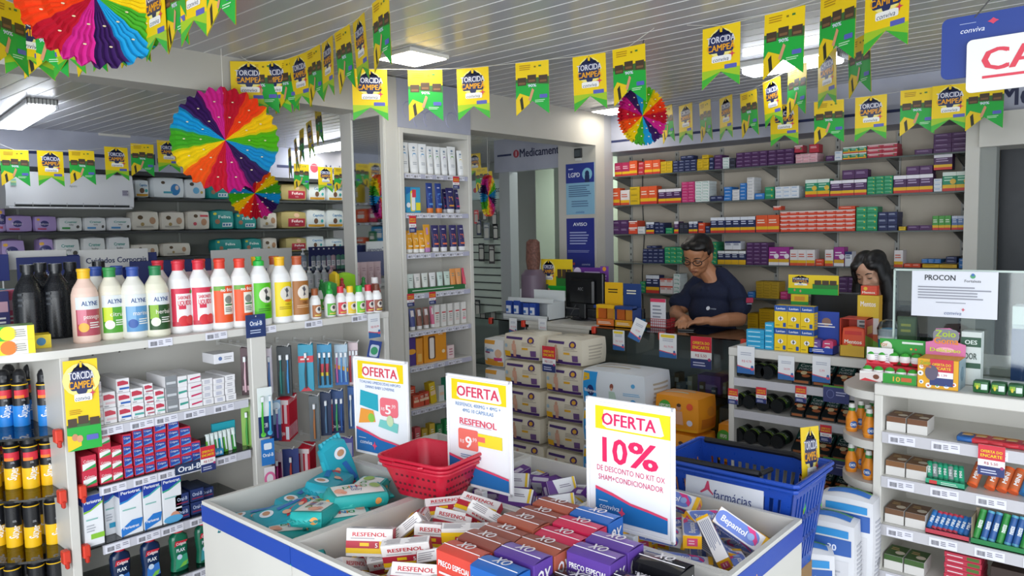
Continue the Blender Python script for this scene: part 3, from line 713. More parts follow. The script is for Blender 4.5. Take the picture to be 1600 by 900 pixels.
# small bottles
def small(colr, capc, lab, pump=0):
    r, h = .0255, .135; c = 'efefee'
    a = [('r', .0, 0, 1, 1, colr), ('e', .6, .6, .3, .3, 'e2d8cc'), ('e', .6, .66, .14, .16, '504c54'), ('r', .2, .1, .9, .2, 'e0c860')]
    cap = [(0, .105, capc), (r*.6, .105, capc), (r*.6, h-.002, capc), (r*.5, h, capc), (0, h, capc)]
    if pump: cap = [(0, .105, capc), (r*.6, .105, capc), (r*.6, .12, capc), (r*.35, .128, capc), (r*.3, .145, capc), (r*.45, .148, capc), (r*.1, .158, capc), (0, .158, capc)]
    t = bottle('small_bottle', [(0, 0, c), (r*.93, 0, c), (r, .004, c), (r, .072, c), (r*.9, .087, c), (r*.6, .10, c), (r*.5, .106, c), (0, .106, c)], cap, a, r, .008, .062)
    tag(t, lab, 'bottle'); return t
sm = [(496, 498, 'a8642c', '9c5226', 'small white bottle with brown label and brown cap, first of the small row', 0), (519, 495, '54b02c', '22a83c', 'small white bottle with green label and green nozzle cap', 1), (536, 493, 'd42c3c', 'd42c3e', 'small white bottle with red label and red cap, centre of the small row', 0),
      (551, 492, 'e8c41c', 'eec01c', 'small white bottle with yellow label and yellow cap', 0), (565, 491, '6cc81c', '28b03c', 'small white bottle with lime label and green cap', 0), (579, 489, 'b8283c', 'd42c3e', 'small white bottle with red label beside the lime one, near the shelf end', 0), (592, 488, '8a4c34', '6c3a28', 'small white bottle with dark brown cap, last of the small row', 0)]
for px, py, c, cc, lab, pm in sm:
    p = pZ(px, py, GZ); o = small(c, cc, lab, pm); o.location = (p.x, p.y+.015, GZ+.0005)
for px, py, c, cc, lab in ((508, 488, '54b02c', '1c7c34', 'small bottle with dark green nozzle behind the brown label one'), (540, 484, 'b02c34', 'b02c34', 'small bottle with dark red cap in the second small row'), (574, 482, '2c7c3c', '1c7c34', 'small bottle with dark green cap in the second small row')):
    p = pZ(px, py, GZ); o = small(c, cc, lab, 1); o.location = (p.x+.02, p.y+.05, GZ+.0005)
p = pZ(606, 486, GZ)
t = bottle('oil_bottle', [(0, 0, 'b04a44'), (.026, 0, 'b04a44'), (.028, .03, 'b4504a'), (.021, .06, 'b4504a'), (.028, .095, 'b04a44'), (.02, .125, 'b04a44'), (.012, .135, 'c8c0c0'), (.012, .14, 'c8c0c0'), (0, .14, 'c8c0c0')], [(0, .136, 'd8d4d4'), (.017, .136, 'd8d4d4'), (.016, .165, 'd8d4d4'), (0, .166, 'd8d4d4')], None, 1, 0, 0)
tag(t, 'reddish waisted oil bottle with pale cap at the shelf end by the tower', 'bottle'); t.location = (p.x-.035, p.y+.05, GZ+.0005)
# soap cartons at the rounded end
z = GZ+.0005
for i, (c1, c2, lab) in enumerate((('f2d818', 'ee7a20', 'yellow and orange lettered carton under the green one at the gondola end'), ('34b42c', 'f0e020', 'green and yellow lettered carton on top of its pair at the gondola end'))):
    b = carton(.20, .075, .047, 'f0eee6', [('r', 0, 0, .62, 1, c1), ('e', .63, .5, .5, .5, c2), ('T', 'color', .34, .5, .46, 'f6f6f2', .34), ('T', 'color', .345, .52, .30, '2c2c2c', .30), ('l', .72, .2, .88, .8, 4, '9a9a90'), ('r', .9, 0, 1, 1, 'efd820')], [('r', 0, 0, 1, 1, '8cb46c' if i else 'e8e4d8')], right=[('r', 0, 0, 1, 1, 'f0d41c'), ('e', .25, .5, .22, .3, '4c94b4'), ('e', .5, .5, .18, .3, '2c7cb4'), ('e', .76, .5, .2, .3, 'e8e0d0')])
    put(b, 'soap_carton', lab, 'carton', (.72, 2.885, z), (0, 0, R(-12))); z += .0475
b = carton(.10, .075, .047, 'f0d41c', [('r', 0, 0, 1, 1, 'f0d41c'), ('e', .3, .5, .3, .3, '4c94b4'), ('e', .7, .5, .3, .3, '3c84b4')], right=[('e', .5, .5, .3, .3, '4c94b4')])
put(b, 'soap_carton', 'small yellow carton end behind the green lettered carton', 'carton', (.845, 2.965, GZ+.0005), (0, 0, R(-12)))
# ---------------- deodorant cans on the rounded shelves ----------------------
def can(kind):
    low = '1f86dc' if kind == 'blue' else 'f4c010'; k = ('1a1b1f', .3); r, h = .0265, .205
    t = thing('deodorant_can', None, None)
    b = B(); b.lathe([(0, 0, low), (r, 0, low), (r, .075, k), (r, .148, ('f2bf10', .35)), (r, .152, k), (r*.8, .16, k), (0, .16, k)], 22)
    it = [('r', .0, .70, 1, .92, 'd8283c'), ('r', .0, .70, .6, .78, 'f08020'), ('T', 'Super', .5, .28, .30, '101014', .40), ('t', '48h', .6, .6, .05, 'c8c8cc')]
    if kind == 'blue' or kind == 'red': pass
    if kind == 'plain': it = it[2:]
    # slanted script running up the can
    def Pm(u, v, z): a = R(-150+110*u); return ((r+.0006+z)*math.cos(a), (r+.0006+z)*math.sin(a), .008+.135*v)
    base = it[:-2] if kind != 'plain' else it[:-2]
    b.art(Pm, R(110)*r, .135, base, .0002, 12)
    b.art(Pm, R(110)*r, .135, [('T', 'Super', .50, .36, .21, 'f4f4f4', .9, 78), ('l', .42, .62, .66, .68, 2, 'b0b0b4')], .0006)
    b.build('body', t)
    b = B(); b.lathe([(0, .16, k), (r*.80, .158, k), (r*.8, .185, k), (r*.62, .198, k), (r*.3, h, k), (0, h, k)], 18); b.box(-r*.3, -r*.85, .172, r*.3, -r*.5, .182, ('2c2d31', .3)); b.build('cap', t)
    return t
cans = {k: can(k) for k in ('blue', 'yellow', 'plain')}
rows = [('blue', 1.01, [(-12, 668), (6, 667), (33, 666), (78, 665), (22, 655), (55, 655), (68, 652)], 'upper rounded shelf'),
        ('yellow', .797, [(-6, 763), (26, 764), (54, 763), (80, 758), (10, 752), (42, 750), (64, 750)], 'second rounded shelf'),
        ('plain', .581, [(4, 853), (28, 855), (57, 855), (90, 850), (16, 842), (46, 842), (68, 835)], 'third rounded shelf'),
        ('plain', .37, [(6, 953), (28, 955), (65, 950), (94, 943), (14, 940), (48, 938), (76, 935)], 'lowest rounded shelf')]
for k, z, pts, sh in rows:
    placed = []
    for i, (px, py) in enumerate(pts):
        p = pZ(px, py, z); q = Vector((p.x+.0, p.y+.03, z))
        for it in range(40):
            mv = False
            for a in placed:
                d = (q-a).length
                if d < .055: q = a+(q-a).normalized()*.0555 if d > .001 else q+Vector((.01, .05, 0)); mv = True
            if not mv: break
        placed.append(q)
        o = dup(cans[k], q, (0, 0, R(random.uniform(-12, 12))), 'black and %s deodorant can on the %s, %s towards the upright%s' % ('blue' if k == 'blue' else 'yellow', sh, ORD[i], '' if i < 4 else ', back row'), 'deodorant cans on the ' + sh); o['category'] = 'deodorant'
# ---------------- toothpaste boxes, upper glass shelf ------------------------
def on_shelf(name, cat, x0, x1, yb, n, zs, front, depth, col, lab, Yf=GY+.02, gap=.0008, cols=1, top=(), left=(), hh=None, jit=.008, grp=None, tilt=0):
    """stack(s) of cartons on a shelf facing -Y: pixel columns x0..x1, n high, topmost edge at pixel row yb"""
    a, c = pY(x0, yb, Yf), pY(x1, yb, Yf); w = (c.x-a.x)/cols; h = hh or (a.z/2+c.z/2-zs)/n
    key = (name, round(w, 4), round(h, 4), str(front)[:300], col)
    src = None
    for i in range(cols):
        for j in range(n):
            x = a.x+w*(i+.5); z = zs+.0005+j*(h+.0002)
            d = ' in the %s column' % ORD[i] if cols > 1 else ''
            lb = lab + d + (', %s from the shelf up' % ORD[j] if n > 1 else '')
            if src is None:
                src = put(carton(w-gap*2, depth, h-.0002, col, front, top, left), name, lb, cat, (x, Yf, z), group=grp)
                clone(src, (x, Yf, z), label=lb)
            else: clone(src, (x, Yf+random.uniform(0, jit), z), (0, 0, R(random.uniform(-1.2, 1.2))), lb)
Wt = 'e9e8ea'
def cg(acc, bar): return [('p', [(.06, .50), (.9, .55), (.9, .72), (.5, .86), (.06, .82)], acc), ('r', .2, .22, .95, .36, bar), ('l', .1, .05, .5, .16, 1, '8a8a90')]
tp = [(149, 159, 597, 3, cg('e9d4d4', 'c8b8b8'), 'white end box with pale print at the upright'), (160, 181, 613, 2, cg('c84858', 'e0c0c4'), 'white toothpaste box with red mark beside the upright'),
      (182, 203, 592, 3, cg('c23a50', '2c62b4'), 'white toothpaste box with red mark and blue bar'), (204, 224, 607, 2, cg('c23a50', '58a8a0'), 'white toothpaste box with red mark and teal bar'),
      (225, 240, 600, 3, cg('c23a50', 'b06070'), 'narrow white toothpaste box with red mark'), (241, 257, 608, 2, cg('c23a50', '6cb4a4'), 'narrow white toothpaste box by the grey stack'),
      (258, 277, 588, 3, [('r', 0, 0, 1, 1, '84888c'), ('r', .1, .3, .9, .5, 'c8ccd0')], 'dark silver toothpaste box'), (278, 293, 588, 3, [('p', [(.05, .4), (.95, .5), (.95, .68), (.05, .62)], '3c9c8c')], 'white toothpaste box with teal wave'),
      (294, 315, 585, 4, [('p', [(.15, .3), (.95, .5), (.95, .68), (.15, .52)], 'c83060')], 'white toothpaste box with pink wave'), (316, 333, 592, 4, [('l', .2, .2, .8, .8, 3, 'a0a4b8')], 'plain white toothpaste box beside the pink wave stack'),
      (334, 351, 591, 4, [('l', .2, .2, .8, .8, 3, '9098b8')], 'plain white toothpaste box with bluish print'), (352, 368, 586, 4, [('l', .2, .2, .8, .8, 2, 'a0a0a8')], 'plain white toothpaste box against the middle upright')]
for x0, x1, y, n, fr, lab in tp: on_shelf('toothpaste_box', 'toothpaste', x0, x1, y, n, GZS[0], fr, .17, Wt, lab, grp=None)
a, c = pY(327, 568, GY+.03), pY(352, 568, GY+.03)
put(carton(.085, .1, .040, 'e6e6ea', [('e', .3, .5, .2, .2, '6078a8'), ('l', .5, .3, .9, .7, 2, 'a0a0a8')]), 'toothpaste_box', 'larger white box lying on top of the toothpaste by the middle upright', 'toothpaste', (1.50, GY+.05, GZS[0]+.152))
# ---------------- red toothpaste boxes, second shelf -------------------------
z2 = GZS[1]
def col3(c): return [('r', 0, 0, 1, 1, 'd0304a'), ('p', [(.05, .08), (.95, .2), (.95, .78), (.05, .9)], '2c4ea4' if c == 'b' else 'eef0ee'), ('p', [(.05, .5), (.95, .6), (.95, .8), (.05, .9)], 'd0304a' if c == 'g' else '2a4aa0'), ('p', [(.1, .08), (.95, .2), (.95, .42), (.3, .2)], '2f9c54' if c == 'g' else '58a0dc'), ('t', 'Colgate', .48, .66, .2, 'f4f0f0', .7)]
rr = [(126, 150, 712, 2, 'g', 'front stack by the upright'), (152, 172, 677, 4, 'g', 'second stack from the upright'), (173, 190, 697, 3, 'g', 'third stack from the upright'), (191, 205, 679, 4, 'b', 'fourth stack from the upright'), (206, 221, 658, 6, 'b', 'first tall stack'), (222, 238, 655, 6, 'b', 'second tall stack'),
      (240, 259, 660, 5, 'b', 'third tall stack'), (261, 279, 657, 5, 'b', 'fourth tall stack'), (280, 298, 668, 4, 'b', 'stack behind the strip lettering'), (298, 313, 690, 2, 'b', 'low stack before the green packs')]
for x0, x1, y, n, k, lab in rr: on_shelf('toothpaste_box', 'toothpaste', x0, x1, y, n, z2, col3(k), .16, 'c83048', 'red %s toothpaste box, %s' % ('and blue' if k == 'b' else 'white and green', lab))
b = B(); b.box(1.25, GY-.012, z2-.028, 1.36, GY-.009, z2+.012, '20304e'); b.face((1.25, GY-.012, z2-.028), (.11, 0, 0), (0, 0, .04), [('q', .03, .1, .97, .9, .4, '2a3c64'), ('T', 'Oral-B', .5, .5, .55, 'e8ecf2', .8)])
tag(b.build('shelf_sign'), 'dark blue lettered strip sign clipped to the second gondola shelf', 'sign')
for i in range(7):
    p = pY(322+i*7.2, 665, GY+.05); cc = ('5cac2c', 'dfe8e4', '3c9c3c', '2aa6b4')[i % 4]
    b = B(); b.box(-.008, 0, 0, .008, .012, .085, cc, .002); b.box(-.008, -.001, .06, .008, .012, .09, 'd8e4e0', .002); b.box(-.003, -.004, .01, .003, .0, .08, 'e8f0f0', .001)
    put(b, 'toothbrush_pack', 'small %s toothbrush pack standing by the middle upright, %s along' % (('green', 'white', 'dark green', 'teal')[i % 4], ORD[i]), 'toothbrush', (p.x, GY+.03+i*.003, z2+.0005), (R(-8), 0, 0), 'small packs by the middle upright')
put(carton(.10, .012, .115, '22a2b4', [('r', .1, .2, .9, .5, '48bcc8')]), 'backing_card', 'teal card standing behind the small toothbrush packs', 'card', (1.50, GY+.08, z2+.0005), (0, 0, 0))
put(carton(.06, .12, .025, '3090c8', [('T', 'Oral-B', .5, .5, .5, 'e8f0f8', .8)]), 'toothbrush_box', 'light blue flat box lying before the small green packs', 'toothbrush', (1.43, GY+.015, z2+.0005))
# ---------------- tall white and blue cartons, third shelf -------------------
z3 = GZS[2]
def peri(acc): return [('p', [(0, .70), (.35, .72), (1, .86), (1, 1), (0, 1)], '1f3fa4'), ('p', [(0, .66), (.35, .69), (1, .82), (1, .86), (.35, .72), (0, .70)], acc), ('T', 'Periotrat', .5, .88, .065, 'f2f4fa', .86), ('l', .1, .5, .8, .56, 1, '88c0b8'), ('r', .3, .14, 1, .24, acc), ('l', .1, .28, .6, .44, 3, 'b0b4bc')]
for x0, x1, y, acc, lab, dy in ((126, 158, 742, '8cc83c', 'tall white carton with blue head and lime accent by the upright', 0), (160, 182, 757, '2a9cc4', 'tall white carton with teal accent set further back', .06), (184, 220, 748, '2a8cd0', 'tall white carton with blue wave foot, third in the row', 0), (221, 250, 742, '40b0b4', 'tall white carton beside the blue wave foot carton', 0), (251, 282, 735, '38a888', 'tall white carton with bathing baby picture', 0)):
    fr = peri(acc)
    if 'baby' in lab: fr = fr[:-2]+[('e', .6, .12, .1, .1, 'd89a80'), ('e', .5, .07, .2, .08, '5aa8d8')]
    if 'wave foot' in lab: fr = fr[:-2]+[('p', [(0, 0), (.9, .12), (1, .3), (.5, .3), (0, .16)], '2a7cd0'), ('T', 'Periotrat', .45, .17, .06, 'f2f4fa', .7)]
    Yf = GY+.02+dy; a, c = pY(x0, y, Yf), pY(x1, y, Yf)
    put(carton(c.x-a.x-.002, .05, .185, 'eceef2', fr, left=[('r', 0, .8, 1, 1, '1f3fa4')]), 'mouthwash_carton', lab, 'carton', ((a.x+c.x)/2, Yf, z3+.0005))
for k, (x, zz, dy) in enumerate(((1.24, 0, 0), (1.24, .052, 0), (1.305, 0, .01), (1.305, .052, .01), (1.36, 0, .04), (1.36, .042, .04))):
    put(carton(.055, .14, .048 if k < 4 else .04, '26386c', [('T', 'Oral-B', .5, .6, .3, 'b8c4e0', .7), ('r', .1, .2, .9, .3, '8c2c4c')], [('r', .05, .1, .95, .9, '44506c')]), 'toothbrush_box', 'dark blue toothbrush box beside the baby carton, %s of the block' % ORD[k], 'toothbrush', (x+.045, GY+.02+dy, z3+.0005+zz))
# ---------------- mouthwash bottles, fourth shelf ----------------------------
def plax(dark, mid, lab, px):
    t = thing('mouthwash_bottle', lab, 'mouthwash', (pY(px, 860, GY+.05).x, GY+.055, GZS[3]+.0005))
    b = B(); b.loft([((0, 0, 0), .030, .018), ((0, 0, .004), .034, .021), ((0, 0, .05), .030, .020), ((0, 0, .085), .034, .021), ((0, 0, .125), .036, .022), ((0, 0, .14), .032, .020), ((0, 0, .150), .018, .016), ((0, 0, .158), .015, .014)], (dark, .2), 24, 2.6)
    b.face((-.027, -.0225, .012), (.054, 0, 0), (0, -.001, .115), [('p', [(.02, 0), (.98, .1), (.9, .5), (.1, .4)], mid), ('p', [(0, .8), (.9, .9), (1, .96), (.1, .98)], 'c8283c'), ('T', 'Colgate', .5, .88, .10, 'f2e8ea', .7), ('T', 'PLAX', .45, .66, .12, 'e8f0f8', .6), ('e', .35, .42, .09, .09, 'c8dcf0'), ('p', [(.3, .05), (.8, .1), (.95, .26), (.6, .22)], '78c048')])
    b.build('body', t)
    b = B(); b.lathe([(0, .154, 'cf2338'), (.020, .154, 'cf2338'), (.0185, .182, 'cf2338'), (.017, .186, 'cf2338'), (0, .186, 'cf2338')], 20); b.build('cap', t)
plax('14284c', '2860a8', 'dark blue mouthwash bottle with red cap, first from the upright', 187)
plax('142c54', '3878c8', 'dark blue mouthwash bottle with red cap beside the green ones', 235)
plax('186c50', '34a078', 'green mouthwash bottle with red cap, well in view', 280)
plax('186048', '3c98a0', 'green mouthwash bottle with red cap, half hidden by the bin', 320)
# ---------------- toothbrush packs on pegs -----------------------------------
def hook(x, z, lab, L=.13, y=3.17):
    t = thing('peg_hook', lab, 'hook', (x, y, z), group='white peg hooks')
    b = B(); b.tube([(0, 0, 0), (0, -L, 0), (0, -L-.012, .012)], .0028, 'e8e8e6', 6); b.box(-.008, -.001, -.012, .008, .002, .012, 'e0e0dc'); b.build('wire', t); return t
def blister(w, h, card, items, depth=.02):
    """hanging pack: card with artwork and a clear bulging blister, top hole at z=0, front towards -Y"""
    b = B(); b.box(-w/2, 0, -h, w/2, .0015, .012, card, .0005)
    b.face((-w/2, 0, -h), (w, 0, 0), (0, 0, h+.012), items)
    return b
def brush(b, x, z0, z1, col, head='e8ecf0', y=-.010):
    b.tube([(x, y, z0), (x-.001, y-.001, z0+(z1-z0)*.4), (x+.001, y, z0+(z1-z0)*.75), (x, y, z1)], [.0042, .005, .0028, .0045], col, 6)
    b.box(x-.005, y-.010, z1-.022, x+.005, y-.002, z1, head, .001)
def brush_pack(w, h, card, cols, items=(), name='toothbrush_pack'):
    t = thing(name, None, 'toothbrush')
    b = B(); b.box(-w/2, 0, -h, w/2, .0012, .01, card, .0005)
    if items: b.face((-w/2, 0, -h), (w, 0, 0), (0, 0, h+.01), items)
    b.build('card', t)
    n = len(cols)
    if n:
        b = B()
        for i, c in enumerate(cols): brush(b, -w/2+w*(i+.5)/n, -h+.015, -.025, c)
        b.build('toothbrush', t)
    return t
# rows of pegs: (pixel x, pixel y of hook front, copies, kind)
PK = dict(
 maroon=(.035, .19, '4a2c34', ['dcb4c0'], [('r', .1, .1, .9, .2, 'c8a8b0')]), amber=(.035, .19, 'd8b040', ['c83c78'], [('r', 0, .55, 1, .75, 'e0c020')]), pinkb=(.04, .19, 'dcd4dc', ['d0408c', '5080c0'], ()),
 bigblack=(.06, .21, '15232a', ['1f7c78', '2f88c8'], [('r', .1, .03, .5, .5, '104c48')]), tealred=(.065, .20, '1b95b4', ['27333c'], [('r', 0, .62, 1, .76, 'd02c3c'), ('l', .15, .65, .85, .73, 1, 'f0e0e0'), ('p', [(.1, 0), (.9, .0), (.5, .12)], 'c82c3c')]),
 trio=(.065, .19, '2b8cb8', ['1c2226', '1c2226', '1c2226'], [('r', .1, .34, .8, .56, 'c82c48'), ('r', .1, .28, .8, .36, 'e8cc1c')]), clearblue=(.06, .18, 'a8c0d0', ['c864a4', '5c9cd8', '8cb8d8'], [('r', 0, 0, 1, .45, '2764b4'), ('p', [(0, .42), (1, .32), (1, .42), (0, .52)], 'e8a428')]),
 redwhite=(.045, .19, 'd8c4c8', ['c02c48', '2c6cb4', 'd04050'], ()), redcard=(.055, .18, 'c01f34', [], [('r', .05, .86, .95, .97, 'e8dcdc'), ('r', .18, .42, .42, .86, 'e8c8cc'), ('r', .58, .42, .82, .86, 'e8c8cc'), ('r', .68, .05, .96, .35, 'dfe4ec'), ('T', 'Colgate', .36, .2, .10, 'f0dadc', .5)]),
 oralb=(.065, .19, '2a4c80', ['d8586c', '48a868', '2c5ca8'], [('r', 0, 0, 1, .3, '1c3060'), ('T', 'Oral-B', .5, .17, .08, 'f0f4f8', .8)]), navy=(.05, .19, '1f3154', ['54789c'], ()), brownb=(.045, .20, '60686c', ['b0703c'], ()), greenb=(.045, .18, '88b84c', ['3c9c3c'], ()),
 purple=(.06, .10, '5b56a0', [], [('r', .1, .2, .9, .8, 'a8b0cc')]), floss=(.06, .10, '24386c', [], [('q', .15, .1, .85, .7, .1, 'a8b4c4'), ('q', .3, .2, .7, .6, .05, '5c6c88')]), kids=(.06, .17, '8cb4d4', ['d87430', '7c54a8'], [('r', .3, 0, 1, .4, '1f3468'), ('e', .3, .85, .1, .1, 'd0e4f0'), ('e', .7, .85, .1, .1, 'd0e4f0')]),
 pinkcase=(.045, .14, 'c4b4c0', ['e0409c'], [('q', .2, .02, .9, .7, .2, 'e0409c')]), scraper=(.07, .14, '2b3c80', ['c84838'], ()), bluebr=(.05, .19, '3864a4', ['cfe0ee', '284c8c'], ()))
src = {}
pegs = [  # (px, py, kind, n, descr)
 (388, 545, 'maroon', 3, 'maroon'), (408, 545, 'amber', 2, 'amber'), (420, 546, 'pinkb', 2, 'pink and blue'), (447, 543, 'bigblack', 2, 'black and teal'), (482, 540, 'tealred', 3, 'teal with red band'), (510, 540, 'trio', 2, 'teal with three black brushes'),
 (536, 540, 'clearblue', 2, 'blue and clear'), (556, 537, 'redwhite', 3, 'red and white'), (386, 632, 'greenb', 1, 'green'), (405, 630, 'navy', 2, 'navy'), (428, 627, 'kids', 1, 'pale blue two-brush'), (458, 622, 'redcard', 5, 'red card'), (494, 620, 'brownb', 2, 'grey with amber brush'),
 (512, 615, 'navy', 2, 'dark navy'), (530, 612, 'oralb', 3, 'blue with three brushes'), (556, 606, 'bluebr', 3, 'blue striped'), (412, 712, 'brownb', 2, 'grey brown'), (434, 708, 'pinkcase', 1, 'bright pink case'), (455, 703, 'scraper', 1, 'dark blue tongue scraper'), (488, 698, 'redcard', 4, 'red card'), (520, 692, 'floss', 2, 'navy floss'), (545, 686, 'purple', 2, 'violet')]
for q, (px, py, kind, n, ds) in enumerate(pegs):
    tier = 0 if q < 8 else 1 if q < 16 else 2
    Yc = GY+.06; p = pY(px, py, Yc)
    hook(p.x, p.z+.006, 'white peg hook carrying the %s packs, %s row of pegs' % (ds, ('upper', 'middle', 'lower')[tier]), 3.17-Yc+.01)
    if kind not in src: w, h, c, cols, it = PK[kind]; src[kind] = brush_pack(w, h, c, cols, it)
    if kind == 'redcard': n += 3
    else: n += n > 1
    for k in range(n):
        o = dup(src[kind], (p.x+(.013 if kind == 'redcard' else .009)*(k-n/2), Yc+.012*k, p.z-.004), (0, 0, R((-58 if kind == 'redcard' else -38)+2*k)), '%s pack on the %s row of pegs, %s behind the tip' % (ds, ('upper', 'middle', 'lower')[tier], ORD[k]), '%s packs on one peg' % ds)
        o['category'] = 'toothbrush'
# packs and sign on the middle upright
x = 1.62
o = dup(brush_pack(.062, .20, 'dfe6e4', ['4cb83c', '3c9cc8'], [('r', 0, 0, 1, .42, '1f3264'), ('T', 'Oral-B', .5, .24, .07, 'f0f4f8', .3, 90), ('e', .3, .06, .05, .05, '6cd048'), ('e', .75, .08, .05, .05, '58b8e0')]), (x+.005, GY-.034, 1.04), (0, 0, R(-12)), 'green and blue toothbrush twin pack hanging on the middle upright')
o = dup(brush_pack(.055, .10, '2a78c4', [], [('T', 'Oral-B', .5, .4, .14, 'e8f0f8', .8), ('q', .2, .6, .8, .85, .05, 'dfe8f0')]), (x+.01, GY-.032, .82), (0, 0, R(-12)), 'small blue floss pack hanging under the twin toothbrush pack'); o['category'] = 'floss'
o = dup(brush_pack(.045, .09, 'e8e2e6', [], [('e', .5, .5, .24, .3, 'e070a0'), ('e', .5, .5, .14, .2, 'e8e2e6')]), (x+.015, GY-.03, .70), (0, 0, R(-12)), 'small white pack with a pink ring at the foot of the upright'); o['category'] = 'floss'
b = B(); b.box(-.045, 0, -.095, .045, .002, 0, '1f3468', .004); b.face((-.045, 0, -.095), (.09, 0, 0), (0, 0, .095), [('q', .16, .45, .84, .8, .15, '2c4884'), ('T', 'Oral-B', .5, .62, .2, 'e8ecf4', .6), ('l', .2, .16, .8, .36, 2, 'b8c4e0'), ('e', .5, .92, .03, .03, 'c8c8c8')])
tag(b.build('shelf_sign', None, (x-.01, GY-.016, 1.355)), 'dark blue rounded sign card at the top of the middle upright', 'sign')
# ---------------- hair kit boxes ---------------------------------------------
def kit(c, c2, low, script='e6e2e4'):
    w, d, h = .122, .068, .215     # w along the front
    t = thing('hair_kit_box', None, None)
    fr = [('r', 0, 0, 1, .66, low), ('T', 'PRE\u00c7O ESPECIAL', .5, .865, .065, 'f2f0f2', .86), ('l', .08, .72, .92, .78, 1, 'e8d8dc'), ('I', 'OX', .5, .42, .26, c, .6)]
    b = B(); b.box(-w/2, -d/2, 0, w/2, d/2, h-.004, c, .001)
    b.face((-w/2, -d/2, 0), (w, 0, 0), (0, 0, h-.004), fr)
    b.face((w/2, -d/2, 0), (0, d, 0), (0, 0, h-.004), [('r', 0, 0, 1, .66, low), ('I', 'OX', .5, .83, .17, script, .7)])
    b.build('carton', t)
    b = B()      # folded lid: two slightly arched flaps
    vs = []
    for j, (y, z) in enumerate(((-d/2, .0), (-d*.36, .004), (-d*.12, .0072), (d*.12, .009), (d*.36, .0055), (d/2, 0))):
        for i in range(7): x = -w/2+w*i/6; vs.append((x, y, h-.004+z*(1-abs(i-3)/3*.35)))
    fs = [(j*7+i, j*7+i+1, (j+1)*7+i+1, (j+1)*7+i) for j in range(5) for i in range(6)]
    b.add(vs, fs[:12], c); b.add(vs, fs[12:], c2)
    b.box(-w/2+.002, -d*.13, h+.0028, w/2-.002, -d*.115, h+.0045, script)
    b.art(lambda u, v, z: (-w/2+w*u, -d/2+d*v, h+.0068+z), w, d, [('I', 'OX', .52, .60, .42, script, .36, 180)], .0004)
    b.build('lid_flap', t)
    return t
terra, brown, brown2, blue, pink, purple, black = ('d4493c', 'cf5a4c', 'eac4b8'), ('8e4a40', '9a5448', 'b07868'), ('a85440', '94544a', 'b07868'), ('1f62b4', '2c74c8', 'dfe0e8'), ('c82450', 'd23460', 'eac0cc'), ('5b3a94', '7c62b0', 'd4cce0'), (('1c1c20', .12), ('2a2a30', .1), '5c5064')
kits = {}
def put_kit(k, c, x, y, lab, zt=.94):
    if k not in kits: kits[k] = kit(*c)
    o = dup(kits[k], (x, y, zt-.222), (0, 0, R(-90)), lab); o['category'] = 'hair care box'
R1, R2, R3, R4 = 1.24, 1.112, .984, .856
for k, c, x, y, lab, zt in (('terra', terra, 1.215, R1, 'coral red hair kit box at the near end of the long brown row', .935),
    ('brown', brown, 1.287, R1, 'brown hair kit box directly behind the coral red one', .940), ('brown', brown, 1.358, R1, 'brown hair kit box, middle of the long brown row', .936), ('brown2', brown2, 1.430, R1, 'reddish brown hair kit box beside the pink boxes', .942),
    ('brown', brown, 1.502, R1, 'brown hair kit box, last but one of the long brown row', .938), ('brown2', brown2, 1.574, R1, 'reddish brown hair kit box ending the brown row behind the second sign', .942),
    ('blue', blue, 1.200, R2, 'bright blue hair kit box reading preco especial beside the coral red one', .938), ('purple', purple, 1.280, R2, 'purple hair kit box between the blue one and a brown one', .942), ('brown2', brown2, 1.355, R2, 'reddish brown hair kit box in the mixed colour row behind two purple ones', .938),
    ('pink', pink, 1.428, R2, 'raspberry pink hair kit box, first of the pink pair', .936), ('pink', pink, 1.500, R2, 'raspberry pink hair kit box next to the far blue one', .942), ('blue', blue, 1.574, R2, 'bright blue hair kit box standing against the foot of the ten percent sign', .945),
    ('purple', purple, 1.392, R3, 'purple hair kit box reading preco especial in front of the far purple one', .940), ('purple', purple, 1.466, R3, 'purple hair kit box nearest the sign, beside the pink pair', .943),
    ('black', black, 1.32, R3, 'shrink-wrapped black hair kit box sunk low before the purple pair', .90), ('black', black, 1.245, R3, 'shrink-wrapped black hair kit box sunk low behind the near blue one', .895),
    ('black', black, 1.37, R4, 'glossy black hair kit box with reflections in front of the tallest black one', .915), ('black', black, 1.475, R4, 'glossy black hair kit box at the corner beside the cream tubes', .925)):
    put_kit(k, c, x, y, lab, zt)
